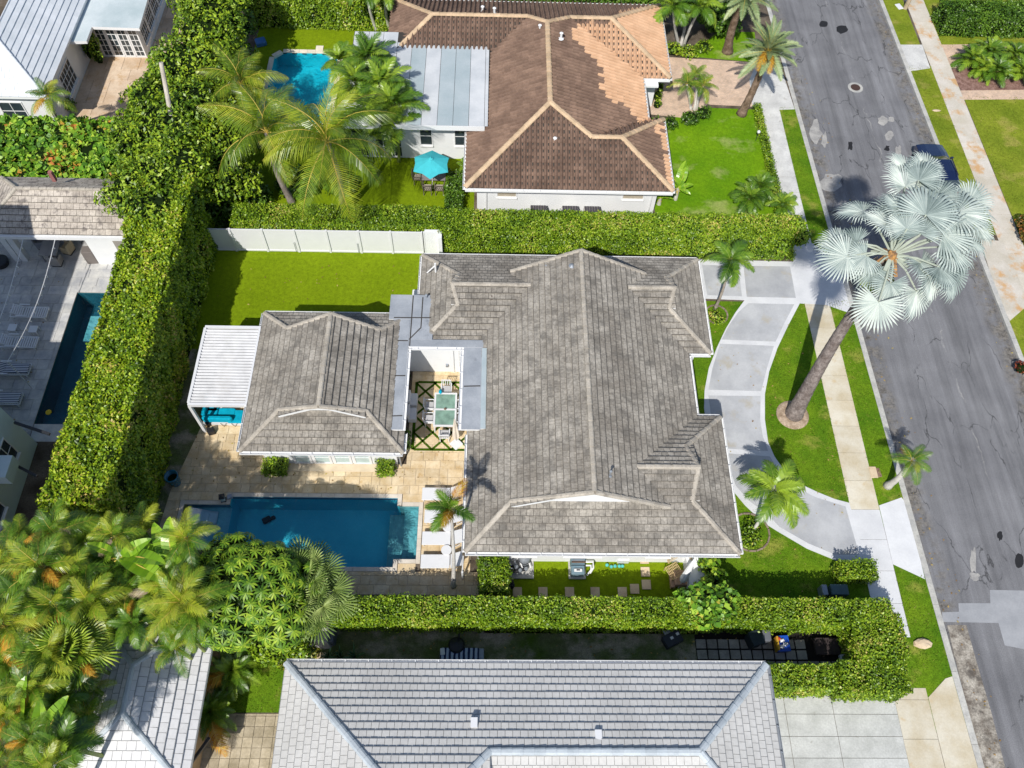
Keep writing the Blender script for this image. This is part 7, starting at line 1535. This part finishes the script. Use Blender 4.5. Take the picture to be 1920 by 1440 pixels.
c = at(846, 962, 5.6); palm('slim_palm', 'slim wind burnt palm rising from the south hedge over the white loungers', at(850, 1100, 0), c, ADON, 8, .10, .06, BARKP, None, shaft=.3, el0=85, el1=20, sc0=.95, bend=.05, old=DRYF + OLDF, nold=3)
c = at(90, 182, 4.4); palm('small_palm', 'palm with orange lower fronds at the corner of the northwest house', at(120, 240, 0), c, TROP, 14, .10, .08, BARKP, None, el0=80, el1=-25, sc0=.75, old=OLDF, nold=2)
for k, (u, v, z, s_, lb) in enumerate(((1822, 112, .5, 1.35, 'left of the pair of dark cycads in the mulch bed'), (1852, 100, .6, 1.4, 'behind the front cycads'), (1868, 135, .5, 1.3, 'nearest the reddish mulch'), (1900, 108, .6, 1.4, 'toward the right edge'), (1915, 135, .5, 1.3, 'cut by the right edge of the photo'), (1840, 128, .4, 1.2, 'at the lower left of the mulch bed'))):
    c = at(u, v, z); palm('cycad', 'dark green cycad ' + lb, (c[0], c[1]), c, AREC, 26, .14, .12, BARKD, 'cycads in the mulch bed', el0=78, el1=-8, sc0=s_ * .62)
for u, v, z, lb in ((437, 1258, .8, 'dark green sago palm between the two south roofs, upper one'), (397, 1335, .8, 'dark green sago palm between the two south roofs, lower one beside the pavers')): c = at(u, v, z); palm('sago_palm', lb, (c[0], c[1]), c, SAGO, 34, .2, .17, BARKD, 'sago palms between the south roofs', el0=75, el1=-18, sc0=1.15, old=OLDF, nold=1)
# dense tropical clump at the lower left
g_ = 'yellow green palms crowded at the lower left'
spots = [(45, 1010), (105, 1000), (165, 1018), (215, 1005), (20, 1060), (80, 1065), (140, 1075), (205, 1060), (255, 1055), (40, 1120), (105, 1135), (170, 1130), (235, 1120), (290, 1110), (10, 1175), (60, 1185), (320, 1100), (345, 1130), (300, 1165), (250, 1170), (195, 1185), (345, 1180), (30, 1240), (60, 1290), (110, 1320), (20, 1340), (165, 1340), (60, 1390), (120, 1400), (15, 1430), (90, 1440), (175, 1290), (370, 1150), (330, 1215), (265, 1000), (350, 1010), (90, 1230), (150, 1240)]
hR = random.Random(3)
ORD = 'first second third fourth fifth sixth seventh eighth ninth tenth eleventh twelfth'.split()
CL_LAB = {}; rows_ = ((0, 1035, 'top row'), (1035, 1095, 'second row'), (1095, 1160, 'third row'), (1160, 1225, 'fourth row'), (1225, 1310, 'fifth row'), (1310, 1375, 'row before last'), (1375, 1600, 'last row'))
for lo, hi, rn in rows_:
    for i, q in enumerate(sorted(p for p in spots if lo <= p[1] < hi)): CL_LAB[q] = 'yellow green palm, ' + ORD[i] + ' from the left in the ' + rn + ' of the left clump'
for k, (u, v) in enumerate(spots):
    z = hR.uniform(5.4, 7.4); c = at(u, v, z)
    if u > 150 and v > 1180 and u < 380: z = 4.8; c = at(u, v, z)
    nold = hR.choice((0, 1, 1, 2)); palm('clump_palm', CL_LAB[(u, v)], (c[0] + hR.uniform(-.3, .3), c[1] + hR.uniform(-.3, .3)), c, TROP if hR.random() < .75 else AREC, 13, .09, .07, STEM, g_, el0=80, el1=-25, sc0=hR.uniform(.66, .95) * (.66 if v > 1140 and u > 160 else 1), old=OLDF if hR.random() < .75 else DRYF, nold=nold)
for k, (u, v, r_) in enumerate(((60, 1080, 1.5), (150, 1100, 1.5), (230, 1120, 1.3), (60, 1180, 1.5), (300, 1120, 1.2), (60, 1300, 1.4), (110, 1380, 1.2))): sh('understory_shrub', 'dark undergrowth between palm fronds ' + ('just south of the tall hedge end', 'north of the glossy fan palm', 'beside the long banana leaves', 'left of the glossy fan palm', 'between banana plant and umbrella tree', 'above the bottom left banana leaves', 'at the bottom edge beside the white roof')[k], 'shrub', ((u, v, 3.8, r_, .8),), LEAF_DARK, .2, 110, .5, )
# fan palms
def fan_set(tag_, mats, k=3, **kw):
    return [frond_mesh_fan((tag_, i), mats, seed=i, **kw) for i in range(k)]
def frond_mesh_fan(key, mats, **kw):
    if key not in FM: FM[key] = fan_mb(**kw).mesh('fan_leaf', mats)
    return FM[key]
CHF = fan_set('chinese', [leafmat('fan_green', (.06, .14, .01), (.17, .28, .02), (.38, .48, .05), rough=.4), STEM], R=.95, seg=26, span=280, pet=.9, inner=.5, droop=.35, cup=.1, sag=.3)
PALF = fan_set('palmetto', [leafmat('palmetto_green', (.06, .11, .02), (.16, .24, .05), (.32, .40, .12), rough=.5, per=.5), STEM], R=1.0, seg=24, span=250, pet=.95, inner=.22, droop=.3, cup=.15, sag=.2)
c = at(125, 1222, 6.2); t = thing('fan_palm', 'glossy green fan palm in front of the white tiled roof', 'palm tree', (c[0], c[1], 0)); trunk_mb((c[0], c[1], 0), c, .15, .12).build('trunk', BARKD, t); add_fronds(t, CHF, c, 22, 75, -15, name='fan_leaf')
for k, (u, v, z) in enumerate(((572, 1080, 4.6), (545, 1135, 4.4), (590, 1125, 4.4))):
    c = at(u, v, z); t = thing('palmetto', ('grey green palmetto spreading toward the pool edge', 'grey green palmetto against the umbrella tree', 'grey green palmetto at the end of the south hedge')[k], 'palm tree', (c[0], c[1], 0), 'grey green palmettos by the pool'); trunk_mb((c[0], c[1], 0), c, .12, .1).build('trunk', BARKD, t); add_fronds(t, PALF, c, 15, 72, -20, name='fan_leaf', sc0=1.0)
# great silver palm with each fan placed
SILV_F = fan_set('silver', [SILVER, SILVER_STEM], R=1.42, seg=34, span=250, pet=.04, inner=.5, droop=.35, cup=.22, sag=.34)
hb = 10.4; cc_ = Vector(at(1672, 478, hb)); base = at(1488, 778, 0)
t = thing('silver_fan_palm', 'great silvery blue fan palm leaning over the street', 'palm tree', (base[0], base[1], 0))
trunk_mb((base[0], base[1], -.1), tuple(cc_ - Vector((0, 0, .35))), .38, .19, rings=26, bulge=.35, bend=-.15, n=14, lumpy=.02).build('trunk', mottled('grey_palm_bark', (.13, .105, .095), (.25, .215, .20), 3, 0, .35, .95, .05, 1.0, fsc=10), t, smooth=True)
m = MB(); m.ball(tuple(cc_ - Vector((0, 0, .1))), (.32, .32, .34), 10, 6, jit=.35); m.build('leaf_base', mottled('orange_leaf_base', (.12, .08, .06), (.50, .26, .08), 5, 0, .3), t)
for k in range(9): a = k * .7; p = cc_ + Vector((.3 * math.cos(a), .3 * math.sin(a), 0)); m = MB(); m.beam(p, p + Vector((.55 * math.cos(a), .55 * math.sin(a), -.15 - .3 * (k % 2))), .16, .05); m.build('boot', bpy.data.materials['orange_leaf_base'] if k % 2 else SILVER_STEM, t)
fans = [(1697, 352, .9, 95, 1.0), (1722, 340, 1.0, 70, .95), (1620, 397, .3, 165, .92), (1680, 405, .5, 190, .95), (1735, 405, 1.2, 60, 1.25), (1790, 400, .8, 20, 1.3), (1590, 480, -.1, 195, 1.0), (1640, 500, -.3, 235, .85), (1648, 565, -.8, 250, 1.0), (1725, 492, -.2, 300, .95), (1718, 545, -.9, 285, 1.0), (1778, 462, .2, 330, 1.05), (1785, 510, -.5, 310, 1.0), (1700, 430, 1.0, 100, .8), (1608, 455, .1, 150, .7), (1765, 440, .6, 10, 1.1), (1830, 425, .1, 340, .8), (1575, 455, -.1, 170, .75), (1690, 395, .9, 120, .8), (1755, 370, .8, 50, .95), (1700, 322, .8, 85, .9), (1800, 440, .2, 350, 1.1), (1760, 500, -.1, 320, .9), (1665, 420, .7, 140, .9), (1725, 440, .9, 80, .95), (1625, 480, 0, 200, .8), (1670, 530, -.5, 265, .8), (1745, 520, -.4, 300, .9), (1815, 380, .5, 30, .9), (1735, 320, .9, 75, .8)]
R2 = random.Random(8)
for k, (u, v, dz, az, s_) in enumerate(fans):
    h_ = Vector(at(u, v, hb + dz)); d = h_ - cc_; dh = Vector((d.x, d.y, 0)); 
    m = MB(); mid = cc_.lerp(h_, .5) + Vector((0, 0, .18)); m.tube([cc_, mid, h_], [.055, .045, .035], 6)
    fl = m.build('petiole', SILVER_STEM, t)
    az_ = math.radians(az); ax = Vector((math.cos(az_), math.sin(az_), 0)); tilt = math.radians(-12 if dz > .3 else (12 if dz > -.3 else 38)) + R2.uniform(-.12, .12)
    M = Matrix.Rotation(az_, 4, 'Z') @ Matrix.Rotation(tilt, 4, 'Y') @ Matrix.Rotation(R2.uniform(-.35, .35), 4, 'X') @ Matrix.Scale(s_, 4); M.translation = h_ - ORG[t.name]
    o = bpy.data.objects.new('fan_leaf', R2.choice(SILV_F)); COL.objects.link(o); o.parent = t; o.matrix_local = M
for k in range(5):
    a = 3.6 + k * .6; h_ = cc_ + Vector((.5 * math.cos(a), .5 * math.sin(a), -1.0)); o = bpy.data.objects.new('fan_leaf', CHF[k % 3]); COL.objects.link(o); o.parent = t; M = Matrix.Rotation(a, 4, 'Z') @ Matrix.Rotation(1.2, 4, 'Y') @ Matrix.Scale(.5, 4); M.translation = h_ - ORG[t.name]; o.matrix_local = M
DEADF = fan_set('deadfan', [FROND_DRY, BARK], R=.9, seg=20, span=200, pet=.3, inner=.5, droop=.5, cup=-.1, sag=.5)
for k in range(4):
    a = 2.2 + k * 1.1; o = bpy.data.objects.new('dead_fan_leaf', DEADF[k % 3]); COL.objects.link(o); o.parent = t; M = Matrix.Rotation(a, 4, 'Z') @ Matrix.Rotation(1.0, 4, 'Y') @ Matrix.Scale(.8, 4); M.translation = cc_ + Vector((.2 * math.cos(a), .2 * math.sin(a), -.4)) - ORG[t.name]; o.matrix_local = M
# broad paddle leaves
def paddle(L, W, seed=0, tear=.35):
    r = random.Random(seed); m = MB(); n = 12; V = []
    for i in range(n + 1):
        u = i / n; x = L * u; z = L * (.25 * u - .35 * u * u); w = W * math.sin(math.pi * min(1, .06 + u * .93)) ** .7 * .5
        V.append((x, z, w))
    for i in range(n):
        for s_ in (1, -1):
            g_s = .012 if r.random() < tear else 0; a, b = V[i], V[i + 1]; dz = r.uniform(-.05, .03) * W
            m.add([(a[0] + g_s, 0, a[1]), (b[0] - g_s, 0, b[1]), (b[0] - g_s + b[2] * .25, s_ * b[2], b[1] + b[2] * .25 + dz), (a[0] + g_s + a[2] * .25, s_ * a[2], a[1] + a[2] * .25 + dz)], [(0, 1, 2, 3)], 0)
    m.tube([(-.5 * L * .5, 0, -.1), (0, 0, 0), (L * .5, 0, L * .045), (L, 0, L * -.1)], [.035, .03, .02, .006], 5, 1)
    return m
PAD = [paddle(1.9, .62, i).mesh('paddle_leaf', [BANANA, STEMY]) for i in range(3)]
def banana(label, u, v, z, leaves, s_=1.0, name='banana_plant', group=None):
    c = at(u, v, z); t = thing(name, label, 'banana plant', (c[0], c[1], 0), group); m = MB(); m.tube([(c[0], c[1], 0), c], [.14, .09], 8); m.build('trunk', BARKP, t)
    for k, (yaw, el, ss) in enumerate(leaves):
        o = bpy.data.objects.new('paddle_leaf', PAD[k % 3]); COL.objects.link(o); o.parent = t
        M = Matrix.Rotation(math.radians(yaw), 4, 'Z') @ Matrix.Rotation(-math.radians(el), 4, 'Y') @ Matrix.Rotation(random.uniform(-.4, .4), 4, 'X') @ Matrix.Scale(ss * s_, 4); M.translation = Vector(c) - ORG[t.name]; o.matrix_local = M
banana('bright banana plant with torn paddle leaves near the pool shelf', 325, 1060, 6.4, ((95, 40, 1.0), (120, 30, .95), (75, 30, .9), (50, 35, .7), (150, 20, .8)))
banana('banana plant with two long leaves pointing at the umbrella tree', 225, 1045, 6.8, ((-25, 10, 1.2), (-10, 20, 1.1), (20, 30, .8), (160, 20, .7)))
banana('banana plant at the lower left edge with upright bright leaves', 40, 1370, 6.2, ((80, 45, 1.1), (110, 30, .9), (60, 30, .9)), 1.0)
banana('banana plant beside the white roof near the bottom edge', 85, 1400, 6.2, ((60, 40, 1.1), (20, 20, .9), (95, 40, .9)), 1.0)
banana('bird of paradise with a few broken paddle leaves on the north front lawn', 1272, 352, 1.0, ((60, 55, .8), (75, 45, .95), (130, 35, .6), (10, 10, .55), (-40, 5, .5), (170, 15, .5)), .9, 'bird_of_paradise')
banana('low paddle leaved plants against the hedge by the white wall', 1238, 372, .5, ((30, 40, .5), (120, 40, .5), (80, 60, .5), (-20, 20, .45), (200, 20, .4)), 1.0, 'bird_of_paradise')
# agaves along the south house
AG = [frond_mesh(('agave', i), [leafmat('agave_leaf', (.03, .10, .06), (.07, .19, .11), (.16, .30, .18)), STEM], L=.95, W=.14, n=12, rise=.8, droop=.4, ldroop=.05, lw=.12, vee=.1, start=.02, narrow=3.0, seed=i) for i in range(2)]
for k, u in enumerate((617, 640, 665)):
    c = at(u, 1232, .05); t = thing('agave', ('blue green agave nearest the covered grill', 'blue green agave in the middle of the three by the pale roof', 'blue green agave furthest from the covered grill')[k], 'agave', (c[0], c[1], 0), 'agaves beside the pale roof'); add_fronds(t, AG, c, 14, 80, 20, name='leaf', sc0=.8)
c = at(872, 312, .9); palm('small_palm', 'tiny bright palm at the west eave of the brown roofed house', (c[0], c[1]), c, AREC, 12, .06, .05, STEM, None, el0=80, el1=-5, sc0=.42)

# ------------------------------------------------------------------ grass blades, litter
BLADE = leafmat('grass_blade', (.035, .09, .004), (.10, .19, .008), (.20, .27, .02), tip=(.30, .26, .09), rough=.7, spec=.15, trans=.1, ns=.5)
BLADEE = leafmat('east_grass_blade', (.07, .12, .006), (.15, .20, .014), (.24, .27, .03), tip=(.34, .28, .1), rough=.7, spec=.15, trans=.1, ns=.5)
def blades(name, poly, dens, m, size=.075):
    xs_, ys_ = [p[0] for p in poly], [p[1] for p in poly]; n = int((max(xs_) - min(xs_)) * (max(ys_) - min(ys_)) * dens)
    P = np.stack([rng.uniform(min(xs_), max(xs_), n), rng.uniform(min(ys_), max(ys_), n), np.full(n, .02)], 1)
    c = np.zeros(n, bool)
    for i in range(len(poly)):
        (ax, ay), (bx, by) = poly[i], poly[(i + 1) % len(poly)]
        if ay == by: continue
        hit = ((ay > P[:, 1]) != (by > P[:, 1])) & (P[:, 0] < (bx - ax) * (P[:, 1] - ay) / (by - ay) + ax); c ^= hit
    P = P[c]; keep = lump(P, 1, .9, 2.0) + rng.normal(0, .5, len(P)) > -.5; P = P[keep]
    return leaf_mesh(name, P, np.tile((0, 0, 1.), (len(P), 1)), size, m, None, jit=.9, asp=.35, kind='stuff', up=.1)
ringd = [(x, y) for x, y in GP([(1500, 568), (1478, 610), (1458, 652), (1442, 697), (1434, 739), (1434, 787), (1440, 829), (1452, 856), (1472, 885), (1499, 907), (1533, 923), (1565, 936), (1592, 943)])]
blades('grass_blades', ringd + [(17.78, 16.5), (17.78, 28.2)], 130, BLADE)
blades('grass_blades', GP([(1391, 1045), (1320, 1105), (1560, 1115), (1625, 1100), (1605, 1062), (1567, 1055), (1513, 1034), (1457, 1001), (1425, 980), (1385, 945)]), 130, BLADE)
blades('grass_blades', quadx(lambda y: 19.15, lambda y: xw(y) - .3, 16.4, 28.5), 130, BLADE)
blades('grass_blades', quadx(lambda y: 19.15, lambda y: xw(y) - .3, 8.1, 12.4), 130, BLADE)
blades('grass_blades', quadx(lambda y: 18.95, lambda y: xw(y) - .3, 31.0, 44.5), 110, BLADE)
blades('grass_blades', rect(18.0, 19.15, 7.4, 9.4), 130, BLADE)
blades('grass_blades', rect(-10.8, -8.2, 6.2, 9.6), 160, BLADE)
blades('grass_blades', quadx(lambda y: xe(y) + .24, lambda y: 30.5, 33.6, 49.0), 80, BLADEE); blades('grass_blades', rect(31.88, 36, 31, 46.0), 80, BLADEE)
blades('grass_blades', rect(31.88, 42, 50.9, 56.0), 60, BLADEE)
LIT = leafmat('fallen_leaf', (.14, .07, .03), (.30, .19, .07), (.42, .34, .10), rough=.9, spec=.1, trans=0)
def litter(n, x0, x1, y0, y1, z):
    P = np.stack([rng.uniform(x0, x1, n), rng.uniform(y0, y1, n), np.full(n, z)], 1); return leaf_mesh('fallen_leaves', P, np.tile((0, 0, 1.), (n, 1)), .10, LIT, None, jit=.25, kind='stuff', up=1.5)
litter(90, -15.3, -1.5, 16.4, 19.5, .05); litter(120, 21.1, 22.2, 4, 48, -.10); litter(60, 28.0, 28.9, 24, 56, -.10); litter(70, 12, 17.6, 10.2, 27, .04); litter(120, -7, 12, 7.8, 9.8, .03); litter(60, -16, -4, 25.5, 31.3, .03); litter(40, -28, -24, 20, 30, .05)
